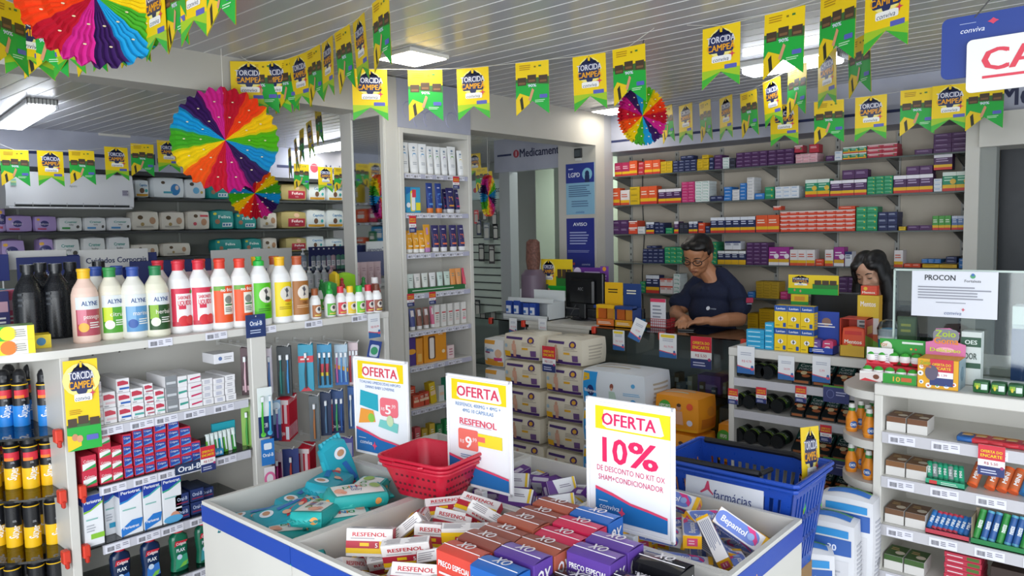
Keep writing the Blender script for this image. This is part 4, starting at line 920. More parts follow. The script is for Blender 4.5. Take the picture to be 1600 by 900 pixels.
# ---------------- boxes heaped in the bins -----------------------------------
def heap(src, pts, cat, name, desc, grp, z0, words):
    for i, (x, y, z, rx, ry, rz) in enumerate(pts):
        if cat == 'medicine box':
            if i % 3 == 1: rz += 180
            if i % 5 == 2: rx += 90; z += .008
            if i % 7 == 4: ry += 25
        o = dup(src, (x, y, z), (R(rx), R(ry), R(rz)), '%s %s' % (desc, words[i]), grp); o['category'] = cat
def resf():
    w, d, h = .130, .074, .030      # lies flat, big face up
    b = B(); b.box(-w/2, -d/2, -h/2, w/2, d/2, h/2, 'eae6e4', .001)
    face = [('T', 'RESFENOL', .5, .80, .15, 'c0303c', .78), ('r', 0, .30, .72, .56, 'b8283c'), ('r', 0, .12, 1, .30, 'f0c418'), ('r', .72, .30, 1, .56, 'f0c418'), ('r', .3, .38, .5, .5, 'f0c418'), ('T', '5', .66, .42, .16, 'f4ecec'), ('l', .1, .62, .7, .69, 1, 'a8a0a4')]
    b.face((-w/2, -d/2, h/2), (w, 0, 0), (0, d, 0), face); b.face((-w/2, d/2, -h/2), (w, 0, 0), (0, -d, 0), face)
    side = [('T', 'RESFENOL', .42, .5, .42, 'c0303c', .5), ('l', .72, .2, .95, .8, 3, 'b0a8a8')]
    b.face((-w/2, -d/2, -h/2), (w, 0, 0), (0, 0, h), side); b.face((w/2, d/2, -h/2), (-w, 0, 0), (0, 0, h), [('l', .05, .15, .5, .85, 4, '9a9498'), ('l', .6, .15, .95, .85, 4, '9a9498')])
    b.face((-w/2, d/2, -h/2), (0, -d, 0), (0, 0, h), [('b', .2, .2, .8, .8, '8a8488')]); b.face((w/2, -d/2, -h/2), (0, d, 0), (0, 0, h), [('r', 0, 0, 1, 1, 'b8283c'), ('r', .3, 0, .5, 1, 'e8e0e0')])
    return b
rsrc = resf().build('tablet_box')
P0 = [  # x, y, z, rx, ry, rz
 (1.19, 1.70, .715, 0, 0, -20), (1.30, 1.66, .72, 5, 0, 60), (1.20, 1.55, .725, 0, 5, -70), (1.32, 1.52, .72, 0, 0, 10), (1.22, 1.42, .72, 4, 0, -45), (1.36, 1.40, .725, 0, 0, 80), (1.46, 1.68, .72, 0, 0, -10), (1.46, 1.52, .725, 0, 6, 50), (1.48, 1.40, .72, 0, 0, -30), (1.56, 1.62, .72, 0, 0, 80), (1.57, 1.46, .725, 0, 0, 15),
 (1.18, 1.64, .765, 70, 0, 20), (1.28, 1.585, .765, 30, -10, -48), (1.16, 1.53, .76, 10, 0, -10), (1.21, 1.44, .775, 22, 10, -62), (1.33, 1.455, .79, 60, 0, -85), (1.30, 1.70, .77, 24, 10, 10), (1.42, 1.60, .775, 18, 15, 35), (1.40, 1.72, .775, 12, -8, 30), (1.50, 1.73, .78, 25, 0, 15), (1.45, 1.45, .785, 70, 0, -60), (1.54, 1.55, .785, 30, 0, -70), (1.57, 1.69, .79, 20, 0, 20), (1.57, 1.40, .785, 20, 10, -40),
 (1.24, 1.63, .835, 78, 0, -55), (1.34, 1.60, .835, 40, 12, -40), (1.37, 1.50, .84, 82, 0, -62), (1.26, 1.50, .825, 14, -6, -52), (1.44, 1.66, .83, 28, -8, 40), (1.47, 1.54, .835, 65, 0, -80), (1.53, 1.63, .84, 30, 0, -35), (1.40, 1.42, .85, 75, 0, -50), (1.51, 1.44, .85, 35, 0, -65), (1.58, 1.55, .845, 30, 8, -75), (1.30, 1.40, .84, 25, 20, -80), (1.19, 1.385, .82, 60, 0, -60)]
W0 = ['lying flat by the divider', 'wedged under the steep one', 'end on against the banded wall', 'flat on the bin bottom', 'by the corner near the coral kit', 'under the standing pair', 'under the red basket', 'deep in the middle of the pile', 'deep beside the brown kits', 'deep under the second sign', 'deep at the far brown kit',
 'on its edge by the wipes divider', 'leaning steeply with barcode side up', 'half buried near the banded wall', 'tilted forward showing its red end', 'standing steep by the coral kit', 'showing only its long white side', 'slanted under the red basket corner', 'lying along the wipes divider', 'propped on the divider wall', 'standing on edge behind the brown kits', 'tilted towards the second sign', 'leaning on the far divider', 'tucked behind the brown kits',
 'standing upright with yellow foot, near the divider', 'tilted on top of the heap', 'standing with yellow side forward, mid heap', 'lying broad and readable near the front band', 'on top below the red basket', 'upright with red emblem by the middle', 'on top near the sign pole', 'standing beside the first brown kit', 'on top before the far brown kits', 'topmost beside the sign pole', 'tilted against the coral red kit', 'on edge against the coral red kit']
heap(rsrc, P0, 'medicine box', 'tablet_box', 'red and white tablet box', 'red and white tablet boxes in the bin', 0, W0)
def purp():
    w, d, h = .11, .06, .035
    b = B(); b.box(-w/2, -d/2, -h/2, w/2, d/2, h/2, 'e4e4e6', .001)
    f = [('p', [(0, 0), (.35, 0), (.2, 1), (0, 1)], '5c2c80'), ('r', 0, 0, 1, .22, '5c2c80'), ('q', .4, .4, .8, .75, .05, 'e4e4e6'), ('l', .4, .5, .85, .7, 2, '807888'), ('r', .88, .22, .95, 1, 'e8c020')]
    b.face((-w/2, -d/2, h/2), (w, 0, 0), (0, d, 0), f); b.face((-w/2, d/2, -h/2), (w, 0, 0), (0, -d, 0), f)
    for o, u in (((-w/2, -d/2, -h/2), (w, 0, 0)), ((w/2, d/2, -h/2), (-w, 0, 0)), ((-w/2, d/2, -h/2), (0, -d, 0)), ((w/2, -d/2, -h/2), (0, d, 0))): b.face(o, u, (0, 0, h), [('r', 0, 0, 1, 1, '5c2c80'), ('q', .25, .25, .75, .75, .1, 'c8c0d0')])
    return b
ps = purp().build('syrup_box'); rnd = random.Random(11); pts = []; wd = []
rows = ['along the tower-side wall', 'in the second row', 'in the third row', 'in the row by the sign']
for j in range(4):
    for i in range(5):
        x, y = 1.73+i*.078, 1.73-j*.10
        for k in range(2):
            pts.append((x+rnd.uniform(-.01, .01), y+rnd.uniform(-.01, .01), .722+k*.052+(.012 if i % 2 else 0), rnd.uniform(-8, 8)+k*rnd.choice((0, 20)), rnd.uniform(-8, 8), rnd.choice((0, 90, 40, -50))+rnd.uniform(-15, 15)))
            wd.append('%s, %s from the divider, %s layer' % (rows[j], ORD[i], 'top' if k else 'bottom'))
heap(ps, pts, 'medicine box', 'syrup_box', 'purple and white box', 'purple and white boxes in the bin', 0, wd)
for i, (x, y, z, a, rz) in enumerate(((1.80, 1.42, .825, 72, -30), (1.76, 1.55, .825, 50, -70), (1.92, 1.50, .825, 65, -20), (1.98, 1.40, .825, 40, 20), (1.87, 1.66, .825, 60, -60))):
    o = dup(ps, (x, y, z), (R(a), 0, R(rz)), 'purple and white box standing up out of the heap, %s counted from the brown kits' % ORD[i], 'purple and white boxes in the bin'); o['category'] = 'medicine box'
def bep():
    w, d, h = .15, .05, .036
    b = B(); b.box(-w/2, -d/2, -h/2, w/2, d/2, h/2, 'e6e2e2', .001)
    f = [('q', 0, .08, .86, .92, .38, '6d84cc'), ('p', [(.55, .92), (.72, .92), (.84, .5), (.84, .2)], 'd83c84'), ('T', 'Bepantol', .36, .5, .36, 'f0f0f6', .5), ('r', .92, 0, 1, 1, 'f0b818'), ('e', .7, .5, .2, .2, '94acdc')]
    for o, u, v in (((-w/2, -d/2, h/2), (w, 0, 0), (0, d, 0)), ((-w/2, d/2, -h/2), (w, 0, 0), (0, -d, 0)), ((-w/2, -d/2, -h/2), (w, 0, 0), (0, 0, h))): b.face(o, u, v, f)
    b.face((w/2, d/2, -h/2), (-w, 0, 0), (0, 0, h), [('l', .1, .1, .8, .9, 6, '8a90a8'), ('r', 0, 0, .06, 1, 'f0b818')])
    for o, u in (((w/2, -d/2, -h/2), (0, d, 0)), ((-w/2, d/2, -h/2), (0, -d, 0))): b.face(o, u, (0, 0, h), [('r', 0, 0, 1, 1, 'f0b010'), ('r', .22, .2, .78, .8, 'd84870'), ('l', .3, .3, .7, .7, 2, 'f0c0cc')])
    return b
bs = bep().build('cream_tube_box')
P2 = [(1.76, 1.22, .73, 0, 0, 20), (1.90, 1.20, .73, 0, 0, 70), (2.02, 1.15, .73, 0, 0, 10), (1.78, 1.05, .73, 0, 0, 80), (1.92, 1.0, .73, 0, 0, 30), (2.03, .92, .73, 0, 0, 80), (1.78, .88, .73, 0, 0, 10), (1.92, .85, .73, 0, 0, -20),
      (1.82, 1.16, .775, 0, 10, 60), (1.96, 1.10, .78, 10, 0, -30), (1.76, .96, .78, 0, 5, -60), (1.90, .93, .78, 20, 0, 60), (2.02, .99, .785, 0, -10, -80), (1.84, .84, .775, 0, 0, 40), (2.02, .86, .785, 30, 20, 30),
      (1.80, 1.06, .825, 5, 12, -55), (1.86, .99, .83, 0, 0, 30), (2.02, 1.13, .84, 40, 8, -82), (1.83, .905, .83, 60, -25, 50), (1.96, .99, .83, 25, 10, -20), (1.76, 1.14, .835, 0, 0, 40), (1.93, .88, .835, 50, 30, -75)]
W2 = ['at the bottom near the far divider', 'deep in the middle', 'deep by the blue basket', 'deep beside the sign', 'in the lowest layer, centre', 'deep in the outer corner', 'deep by the black kits', 'low by the outer rim', 'crosswise in the middle layer', 'with pink flash in the middle layer', 'sloping towards the black kits', 'below the standing one', 'along the outer wall', 'low by the glossy black kits', 'leaning in the outer corner', 'slanting with printed white side up', 'yellow end forward, beside the slanting one', 'long and pink-topped, leaning on the basket-side wall', 'readable upright one with yellow foot', 'yellow end forward under the long one', 'half hidden behind the sign foot', 'standing steep at the rim corner']
heap(bs, P2, 'cream box', 'cream_tube_box', 'blue and white cream box', 'cream tube boxes in the bin', 0, W2)
# ---------------- baby wipes --------------------------------------------------
def wipes(kind):
    w, d, h = .20, .11, .05; teal = '24a8a4'
    if kind == 'white':
        top = [('r', .05, .07, .95, .93, 'ecebe4'), ('T', 'D', .30, .62, .22, '2c8c3c'), ('T', 'I', .37, .64, .22, 'e87820'), ('T', 'N', .45, .62, .22, '2c7cc4'), ('T', 'N', .54, .64, .22, 'd83c3c'), ('T', 'O', .63, .62, .22, '3c9c3c'), ('t', 'baby', .46, .38, .2, '2c3c84', .2), ('e', .84, .6, .18, .2, '9cc04c'), ('e', .14, .35, .16, .18, 'e8a88c'), ('e', .2, .2, .1, .1, 'e09880')]
        fr = [('r', 0, .0, 1, .95, teal), ('p', [(.1, .2), (.3, .3), (.9, .3), (.9, .5), (.3, .5)], '48c4bc'), ('e', .8, .5, .25, .25, 'e89c50')]
        b = soft(w, d, h, teal, fr, .16, fr, fr, top)
    else:
        top = [('e', .2, .6, .22, .26, 'e2e8ee'), ('e', .2, .62, .12, .16, 'c0906c'), ('p', [(.45, .0), (.95, .55), (.98, .9), (.5, .3)], 'c8303c'), ('p', [(.4, .5), (.9, .8), (.85, .95), (.4, .7)], '2c6cb8'), ('e', .5, .25, .14, .12, 'd8a488')]
        b = soft(w, d, h, '1f9cae', [('r', .2, .2, .8, .8, '2cb0c0')], .16, (), (), top)
    t = thing('baby_wipes', None, None); b.v = [v-Vector((0, d/2, h/2)) for v in b.v]; b.build('pack', t)
    b = B()      # crimped end seals
    for s in (-1, 1):
        n = 12; vs = []
        for i in range(n+1):
            y = -d*.42+d*.84*i/n
            vs += [(s*w*.46, y, .004), (s*(w/2+.012), y, .003*(-1)**i), (s*(w/2+.012), y, .003*(-1)**i-.0012), (s*w*.46, y, -.004)]
        fs = [(i*4+k, i*4+k+1, i*4+k+5, i*4+k+4) for i in range(n) for k in range(3)]; b.add(vs, fs, teal if kind == 'white' else '1f9cae')
    b.build('end_seal', t)
    return t
ww, wt = wipes('white'), wipes('teal')
for s, x, y, z, rx, ry, rz, lab in (
    (wt, 1.22, 2.20, .72, 0, 0, 10, 'teal wipes pack flat on the bin bottom by the corner'), (ww, 1.30, 1.92, .72, 0, 0, 80, 'teal-edged wipes pack deep under the white ones'), (wt, 1.50, 2.15, .72, 0, 0, 40, 'teal wipes pack deep behind, under the standing one'), (ww, 1.50, 1.92, .725, 0, 0, 20, 'wipes pack at the bottom by the middle divider'),
    (wt, 1.20, 2.16, .775, 0, -4, -35, 'teal wipes pack with child picture near the outer corner'), (wt, 1.38, 2.17, .785, 8, 0, 12, 'teal wipes pack with red stripe lying along the back wall'), (ww, 1.22, 1.97, .775, -4, 4, -28, 'white-topped wipes pack with teal edge close to the banded wall'), (ww, 1.36, 2.05, .80, 6, 3, -8, 'white-topped wipes pack with orange spot in the centre of the heap'),
    (ww, 1.33, 1.90, .80, 2, 0, 150, 'white-topped wipes pack upside down towards the tablet boxes'), (ww, 1.50, 2.0, .815, 0, -6, 24, 'large white-topped wipes pack on top, nearest the sign pole'), (wt, 1.24, 2.06, .80, 4, -6, -12, 'teal wipes pack on the heap beside the outer wall'), (ww, 1.42, 1.93, .845, 4, 4, -20, 'white-topped wipes pack high on the heap before the divider'), (wt, 1.45, 2.12, .835, 10, 4, 30, 'teal wipes pack crossing the heap before the standing one'), (ww, 1.27, 1.93, .835, 0, 8, 35, 'white-topped wipes pack slanting over the banded wall side'), (ww, 1.18, 1.86, .765, 0, 6, 60, 'mostly teal wipes pack sunk at the banded wall')):
    o = dup(s, (x, y, z), (R(rx), R(ry), R(rz)), lab, 'baby wipes in the bin'); o['category'] = 'wipes pack'
o = dup(wt, (1.545, 2.20, .855), (R(70), R(72), R(-20)), 'teal wipes pack standing upright in the back corner of the bin'); o['category'] = 'wipes pack'; o['group'] = 'baby wipes in the bin'
# packs in the far bin behind the wipes
for i, (x, y, z, rz) in enumerate(((1.80, 2.1, .72, 20), (1.95, 2.0, .72, 70), (1.82, 1.92, .725, -30), (1.98, 2.2, .725, 0))):
    o = dup(rsrc, (x, y, z), (0, 0, R(rz)), 'stray red and white tablet box in the bin behind the wipes, %s from the pole' % ORD[i]); o['category'] = 'medicine box'
# ---------------- offer signs --------------------------------------------------
wave = [('p', [(.0, 0), (1, 0), (1, .11), (.75, .135), (.5, .155), (.25, .20), (0, .235)], '1f6cb0'), ('p', [(0, .235), (.25, .20), (.5, .155), (.75, .135), (1, .11), (1, .128), (.75, .155), (.5, .175), (.25, .225), (0, .26)], 'e2486c'), ('i', 'conviva', .20, .105, .045, 'f0f0f6', .3), ('l', .05, .14, .22, .155, 1, 'c8d4e8'), ('p', [(.38, .13), (.395, .095), (.43, .08), (.395, .065), (.38, .03), (.365, .065), (.33, .08), (.365, .095)], 'e2486c')]
head = [('r', 0, .80, 1, 1, 'f2d410'), ('p', [(.12, .97), (.86, .97), (.92, .83), (.88, .815), (.16, .815), (.10, .84)], 'f6f2f4')]
def offer(lab, X, corners, items, yaw, pole):
    """framed sheet on a rod clamped to the bin wall, looking towards -X"""
    (x0, y0), (x1, y1) = corners       # pixel top-left and bottom-right
    a, c = pX(x0, y0, X), pX(x1, y1, X); w, h = .272, .362; cy, cz = (a.y+c.y)/2, (a.z+c.z)/2
    t = thing('offer_sign', lab, 'sign', (X, cy, BZ), (0, 0, 0))
    z0 = cz-h/2-BZ; rt = Matrix.Rotation(R(-90+yaw), 4, 'Z')
    b = B(); b.T = rt
    b.box(-w/2, -.004, z0, w/2, .004, z0+h, 'eeeef0', .002)
    for q in ((-w/2, z0, -w/2+.010, z0+h), (w/2-.010, z0, w/2, z0+h), (-w/2, z0, w/2, z0+.010), (-w/2, z0+h-.010, w/2, z0+h)): b.box(q[0], -.008, q[1], q[2], -.003, q[3], 'f2f2f4', .0015)
    b.build('frame', t)
    b = B(); b.T = rt; b.face((-w/2+.011, -.0048, z0+.011), (w-.022, 0, 0), (0, 0, h-.022), [('r', 0, 0, 1, 1, 'f0f1f5')]+items, .0003); b.build('poster', t)
    b = B(); b.tube([(0, 0, 0), (0, 0, z0+.004)], .0035, 'e6e6e8', 8); b.build('rod', t)
    b = B(); b.box(-.012, -.02, -.03, .012, .02, .008, 'd8dadc', .003); b.build('clamp', t)
    return t
SGX = 1.70
offer('framed offer sign for ten percent off, largest of the three on the island', SGX, ((922, 621), (1050, 848)), remap(head, .08, .02, 1, .97)+[('T', 'OFERTA', .50, .872, .10, 'd8205c', .66), ('T', '10', .33, .62, .21, 'e0205c', .30), ('T', '%', .68, .62, .21, 'e0205c', .36), ('t', 'DE DESCONTO NO KIT OX', .52, .46, .046, 'd02c60', .84), ('t', 'SHAM+CONDICIONADOR', .52, .385, .046, 'd02c60', .80)]+remap(wave, .08, .04, .97, 1.05), 2, 0)
offer('framed offer sign for a tablet box, standing behind the red basket', SGX, ((704, 587), (797, 771)), remap(head, .05, 0, .97, .99)+[('T', 'OFERTA', .50, .885, .10, 'd83c5c', .70), ('t', 'RESFENOL 400MG + 4MG +', .5, .755, .034, '3c7cb4', .84), ('t', '4MG 10 C\u00c1PSULAS', .5, .70, .034, '3c7cb4', .52), ('T', 'RESFENOL', .5, .595, .062, 'e0586c', .62), ('l', .2, .55, .8, .56, 1, 'c0a0ac'),
      ('q', .16, .32, .50, .52, .02, 'ee7468'), ('r', .5, .38, .90, .50, 'f2dc38'), ('r', .5, .42, .62, .47, 'ee7468'), ('T', '9', .34, .40, .11, 'f8f2f0', .1), ('t', 'R$', .23, .40, .035, 'f8f2f0'), ('t', ',99', .44, .43, .04, 'f8f2f0'), ('l', .2, .24, .6, .28, 2, '7c98bc')]+wave, 3, 0)
offer('framed offer sign with baby products picture, nearest the gondola', SGX, ((562, 562), (632, 716)), remap(head, .05, 0, .97, .99)+[('T', 'OFERTA', .50, .885, .10, 'd84458', .70), ('t', 'TOALHAS UMEDECIDAS HIPOPO', .5, .765, .03, '4a78b4', .84), ('t', 'DINNO BABY LOVEPINS', .5, .715, .03, '4a78b4', .58), ('p', [(.08, .50), (.46, .46), (.46, .64), (.1, .67)], '28a8bc'), ('q', .5, .42, .86, .62, .04, 'ee7480'), ('T', '5', .66, .50, .10, 'f8f2f2', .1), ('t', 'R$', .56, .50, .035, 'f8f2f2'), ('t', ',99', .77, .54, .04, 'f8f2f2'), ('p', [(.05, .30), (.4, .34), (.36, .46), (.1, .47)], 'f0a040'), ('e', .32, .38, .05, .05, '8cc84c'), ('p', [(.46, .30), (.84, .26), (.86, .36), (.5, .38)], '7cccc4'), ('e', .7, .38, .05, .06, 'c8dcb0')]+wave, 6, 0)
# ---------------- baskets ------------------------------------------------------
def basket_mesh(b, w0, d0, w1, d1, h, col, slots=True, th=.004, rows=3, pitch=.022):
    """tapered tub: bottom w0 x d0, rim w1 x d1, walls of real slats with holes between"""
    P = lambda s, u, z: None
    cor = lambda k, f: ((-1, -1), (1, -1), (1, 1), (-1, 1))[k % 4]
    def pt(k, u, z, off=0):
        t = z/h; W, D = w0+(w1-w0)*t, d0+(d1-d0)*t
        a, c = cor(k, 0), cor(k+1, 0); x = (a[0]+(c[0]-a[0])*u)*W/2; y = (a[1]+(c[1]-a[1])*u)*D/2
        n = ((0, -1), (1, 0), (0, 1), (-1, 0))[k]
        return (x-n[0]*off, y-n[1]*off, z)
    def panel(k, u0, u1, z0, z1):
        vs = [pt(k, u0, z0), pt(k, u1, z0), pt(k, u1, z1), pt(k, u0, z1), pt(k, u0, z0, th), pt(k, u1, z0, th), pt(k, u1, z1, th), pt(k, u0, z1, th)]
        b.add(vs, [(0, 1, 2, 3), (7, 6, 5, 4), (0, 4, 5, 1), (1, 5, 6, 2), (2, 6, 7, 3), (3, 7, 4, 0)], col)
    for k in range(4):
        L = (w1, d1, w1, d1)[k]; n = int(L*.86/pitch)
        zs = [0, h*.12]+[h*(.12+.72*(i+1)/rows) for i in range(rows)]
        panel(k, 0, 1, 0, h*.12); panel(k, 0, 1, h*.84, h)
        panel(k, 0, .07, h*.12, h*.84); panel(k, .93, 1, h*.12, h*.84)
        for r in range(rows):
            z0, z1 = zs[1+r], zs[2+r]
            if r < rows-1: panel(k, .07, .93, z1-h*.05, z1)
            for i in range(n): u = .07+.86*i/n; panel(k, u, u+.86/n*.5, z0, z1)
            panel(k, .92, .93, z0, z1)
    b.box(-w0/2, -d0/2, 0, w0/2, d0/2, th, col)
    # rolled rim
    for z, o in ((h, .010), (h-.018, .006)):
        b.tube([(-w1/2-o, -d1/2-o*.2, z), (-w1/2-o*.2, -d1/2-o, z), (w1/2+o*.2, -d1/2-o, z), (w1/2+o, -d1/2-o*.2, z), (w1/2+o, d1/2+o*.2, z), (w1/2+o*.2, d1/2+o, z), (-w1/2-o*.2, d1/2+o, z), (-w1/2-o, d1/2+o*.2, z)], .007, col, 8, True)
t = thing('red_basket', 'small red plastic basket with punched holes resting on the bin rims', 'basket', (1.605, 1.775, BZ+.004), (0, 0, R(8)))
b = B(); rc = ('c41c38', .3)
def solid_tub(b, w0, d0, w1, d1, h, col, th=.004):
    def ring(t, i): W, D = w0+(w1-w0)*t, d0+(d1-d0)*t; return [(x, y, h*t if not i else max(th, h*t)) for x, y in rr_(W/2-i*th, D/2-i*th, .03)]
    def rr_(a, c, r): return [(sx*(a-r)+r*math.cos(R(q)), sy*(c-r)+r*math.sin(R(q))) for sx, sy, q0 in ((1, 1, 0), (-1, 1, 90), (-1, -1, 180), (1, -1, 270)) for q in (q0, q0+30, q0+60, q0+90)]
    rings = [ring(0, 0), ring(.7, 0), ring(1, 0), ring(1, 1), ring(.7, 1), ring(0, 1)]; n = 16; vs = sum(rings, [])
    fs = [(i*n+k, i*n+(k+1) % n, (i+1)*n+(k+1) % n, (i+1)*n+k) for i in range(5) for k in range(n)]+[tuple(range(n))[::-1], tuple(5*n+k for k in range(n))]
    b.add(vs, fs, col)
    for z, o in ((h, .006), (h-.014, .008), (h-.028, .005)):
        b.tube([(x, y, z) for x, y in rr_(w1/2-(h-z)*.3+o-.003, d1/2-(h-z)*.3+o-.003, .032)], .006, col, 8, True)
    for k, (L, D, ax) in enumerate(((w1, d1, 0), (w1, d1, 1), (d1, w1, 2), (d1, w1, 3))):   # rows of punched holes, dark through to the inside
        for r, z in enumerate((h*.18, h*.36, h*.60)):
            Wz, Dz = w0+(w1-w0)*z/h, d0+(d1-d0)*z/h
            for i in range(9 if r < 2 else 8):
                s = (-1 if k % 2 else 1); u = -.36+.09*i
                p = (u*Wz, s*Dz/2, z) if k < 2 else (s*Wz/2, u*Dz, z)
                e = .0045; q = (e, .0008, e) if k < 2 else (.0008, e, e)
                b.box(p[0]-q[0], p[1]-q[1]-(.0 if k >= 2 else 0), p[2]-q[2], p[0]+q[0], p[1]+q[1], p[2]+q[2], ('5a0a18', .6))
solid_tub(b, .15, .19, .225, .275, .125, rc); b.build('tub', t)
b = B(); b.tube([(-.118, -.06, .117), (-.126, -.05, .117), (-.126, .05, .117), (-.118, .06, .117)], .005, rc, 8); b.build('handle', t)
bz0 = .585
t = thing('shopping_basket', 'big blue slatted shopping basket with black handles beside the cream boxes', 'basket', (2.305, 1.04, bz0))
b = B(); b.T = Matrix.Identity(4); basket_mesh(b, .235, .36, .29, .45, .33, ('1c46a6', .3), rows=3, pitch=.026); b.build('tub', t)
b = B(); hc = ('17181c', .4)
b.tube([(-.13, .20, .332), (-.13, -.06, .338), (-.125, -.11, .338)], .011, hc, 8); b.tube([(-.125, -.11, .338), (-.06, -.12, .338)], .008, hc, 8); b.build('handle', t)
b = B(); b.tube([(.13, .20, .335), (.13, -.12, .338), (.10, -.17, .338)], .011, hc, 8); b.build('handle', t)
sgn = B(); sgn.box(-.003, -.13, 0, .0, .13, .092, 'd9dce2'); sgn.face((-.0035, .13, 0), (0, -.26, 0), (0, 0, .092), [('t', 'farm\u00e1cias', .62, .42, .34, '2a3a78', .48), ('p', [(.26, .55), (.29, .82), (.31, .82), (.33, .55), (.38, .40), (.37, .37), (.30, .52), (.22, .37), (.20, .40)], 'cc4466')], .0004)
sgn.build('sign_plate', t, (-.146, .0, .212), (0, R(5), 0))
b = flag('A'); f_ = tag(b.build('bunting_flag', None, (2.36, .86, .99), (R(16), R(188), R(-75))), 'gold campaign pennant turned upside down in the blue basket', 'pennant')
f_.location = (2.40, .86, 1.035); f_.rotation_euler = (R(-6), R(10), R(2))
b = B(); b.box(2.17, .86, 0, 2.44, 1.22, bz0, ('9a7a52', .7), .004); b.face((2.17, 1.22, 0), (0, -.36, 0), (0, 0, bz0), [('r', 0, .48, 1, .54, 'b89a70')]); tag(b.build('cardboard_box'), 'brown cardboard box carrying the blue shopping basket', 'box')
# adult diaper packs beside it
def adult():
    b = soft(.19, .105, .34, 'd9dade', [('r', .1, .06, .9, .6, 'd0d0d4'), ('l', .15, .1, .85, .5, 9, 'b0b2ba'), ('r', .05, .66, .95, .84, '2f5ca8'), ('T', '30', .6, .74, .07, 'dfe4f2'), ('r', .1, .86, .9, .94, '2c8ccc')], .10, [('l', .15, .1, .85, .9, 14, 'c0c2c8'), ('e', .5, .45, .06, .05, '9a9ca4'), ('e', .5, .45, .045, .035, 'd9dade')], [('l', .15, .1, .85, .8, 14, 'bcbec6'), ('e', .5, .3, .06, .05, '8a8c94')], [('r', .1, .2, .9, .5, '3070c0'), ('r', .2, .55, .9, .7, '48a848')])
    return b
ad = adult().build('adult_diaper_pack')
for i, (px, py, zt, rz, lab) in enumerate(((1262, 850, .60, -60, 'white wrinkled diaper pack standing closest to the bin corner'), (1292, 815, .68, -85, 'white wrinkled pack reading thirty, beside the blue basket'), (1322, 785, .735, -88, 'tallest white wrinkled pack with green stripe, by the juice shelf'))):
    xx = 2.46+i*.115; p = pX(px, py, xx); o = dup(ad, (xx, p.y, zt-.34), (0, 0, R(rz)), lab, 'adult diaper packs'); o['category'] = 'diaper pack'
b = B(); b.box(2.475, .70, 0, 2.80, 1.10, .255, ('d3d3d6', .5), .01); tag(b.build('cardboard_box'), 'pale low carton under the wrinkled white diaper packs', 'box')
for o in bpy.data.objects:
    if o.get('label', '').startswith('white wrinkled') or o.get('label', '').startswith('tallest white wr'): o.location.z = max(o.location.z, .256)
# ---------------- medicine boxes on the wall ---------------------------------
TIER = ['top', 'second', 'third', 'fourth', 'fifth', 'lowest']
def st(body, l1=None, foot=None, mark=None, txt=None, head=None):
    it = []
    if head: it.append(('r', 0, .80, 1, 1, head))
    if foot: it += [('r', 0, .16, 1, .34, foot[0]), ('r', 0, 0, 1, .16, foot[1])]
    if l1: it += [('l', .12, .5, .88, .78, 2, l1)]
    if mark: it += [('e', .78, .5, .14, .14, mark)]
    return body, it
YR = ('e8b820', 'd03c34')
STY = {'navy': st('222c58', 'b8c0dc'), 'navyy': st('222c58', 'c8d0e8', YR, None, None, 'dfe4ee'), 'mag': st('b42858', 'e8c0cc', YR), 'or': st('dc4a26', 'f4d8c8'), 'ory': st('e0582c', 'f4dcc8', YR), 'orw': st('dc4c30', 'f0dcd4', None, None, None, 'f0e4e0'), 'yel': st('d8b41c', '7c6c1c'),
 'yel2': st('dcae14', '8c5c1c'), 'pur': st('50295c', 'a890b4', None), 'purw': st('4c2858', 'b8a4c4', YR, None, None, 'ece8f0'), 'teal': st('e0e8e6', '30907c', None, '2c9c84'), 'red': st('b82c3c', 'ecc8cc', None, None), 'redw': st('b83248', 'f0d8dc', None, '4c8c4c', None, 'e8c8cc'), 'pinkw': st('e0b4bc', 'c85c74'),
 'gry': st('22906a', 'b8e0c8', YR, 'e0b840', None, 'dce8e0'), 'gr': st('249464', '8cd0a8', None, 'd8c83c'), 'pink': st('c83878', 'e8a8c4'), 'wb': st('e2e6ec', '4c8cc4', None, None), 'blue': st('2c78c4', 'dce8f4'), 'wt': st('dcdcde', '8890a0'), 'magw': st('9c2c8c', 'ecdcec', ('d8a820', 'e4e0e4'), 'ece4ec', None, None),
 'rw': st('e4dcdc', 'd0543c', None, None, None, 'd85440'), 'rwf': st('e6e0e0', 'd06044', ('e8b820', 'd85434')), 'wn': st('e0e2e8', '2c3c6c', None, None, None, '26346c'), 'capn': st('232c54', 'c8d0e0', ('e0b020', 'd8a81c'), None, None, 'e8eaec'), 'gold': st('c09c28', '6c5414', None), 'dk': st('2c2e3c', '60647c'), 'grb': st('50a048', 'e0ecd8', YR), 'grey': st('606466', '888c8e'), 'bluc': st('5a7cb4', 'd4dcec', YR, None, None, 'c8d0e4')}
NAMES = {'navy': 'navy', 'navyy': 'navy and yellow', 'mag': 'magenta', 'or': 'orange red', 'ory': 'orange with yellow band', 'orw': 'orange red white-topped', 'yel': 'yellow', 'yel2': 'golden yellow', 'pur': 'purple', 'purw': 'purple white-topped', 'teal': 'white and teal', 'red': 'crimson', 'redw': 'red and pink', 'pinkw': 'pale pink',
 'gry': 'green with red foot', 'gr': 'green', 'pink': 'pink', 'wb': 'white and blue', 'blue': 'bright blue', 'wt': 'plain white', 'magw': 'magenta and white', 'rw': 'white and coral', 'rwf': 'white coral-footed', 'wn': 'white and navy', 'capn': 'navy white-capped', 'gold': 'old gold', 'dk': 'dark', 'grb': 'leaf green', 'grey': 'shaded grey', 'bluc': 'slate blue'}
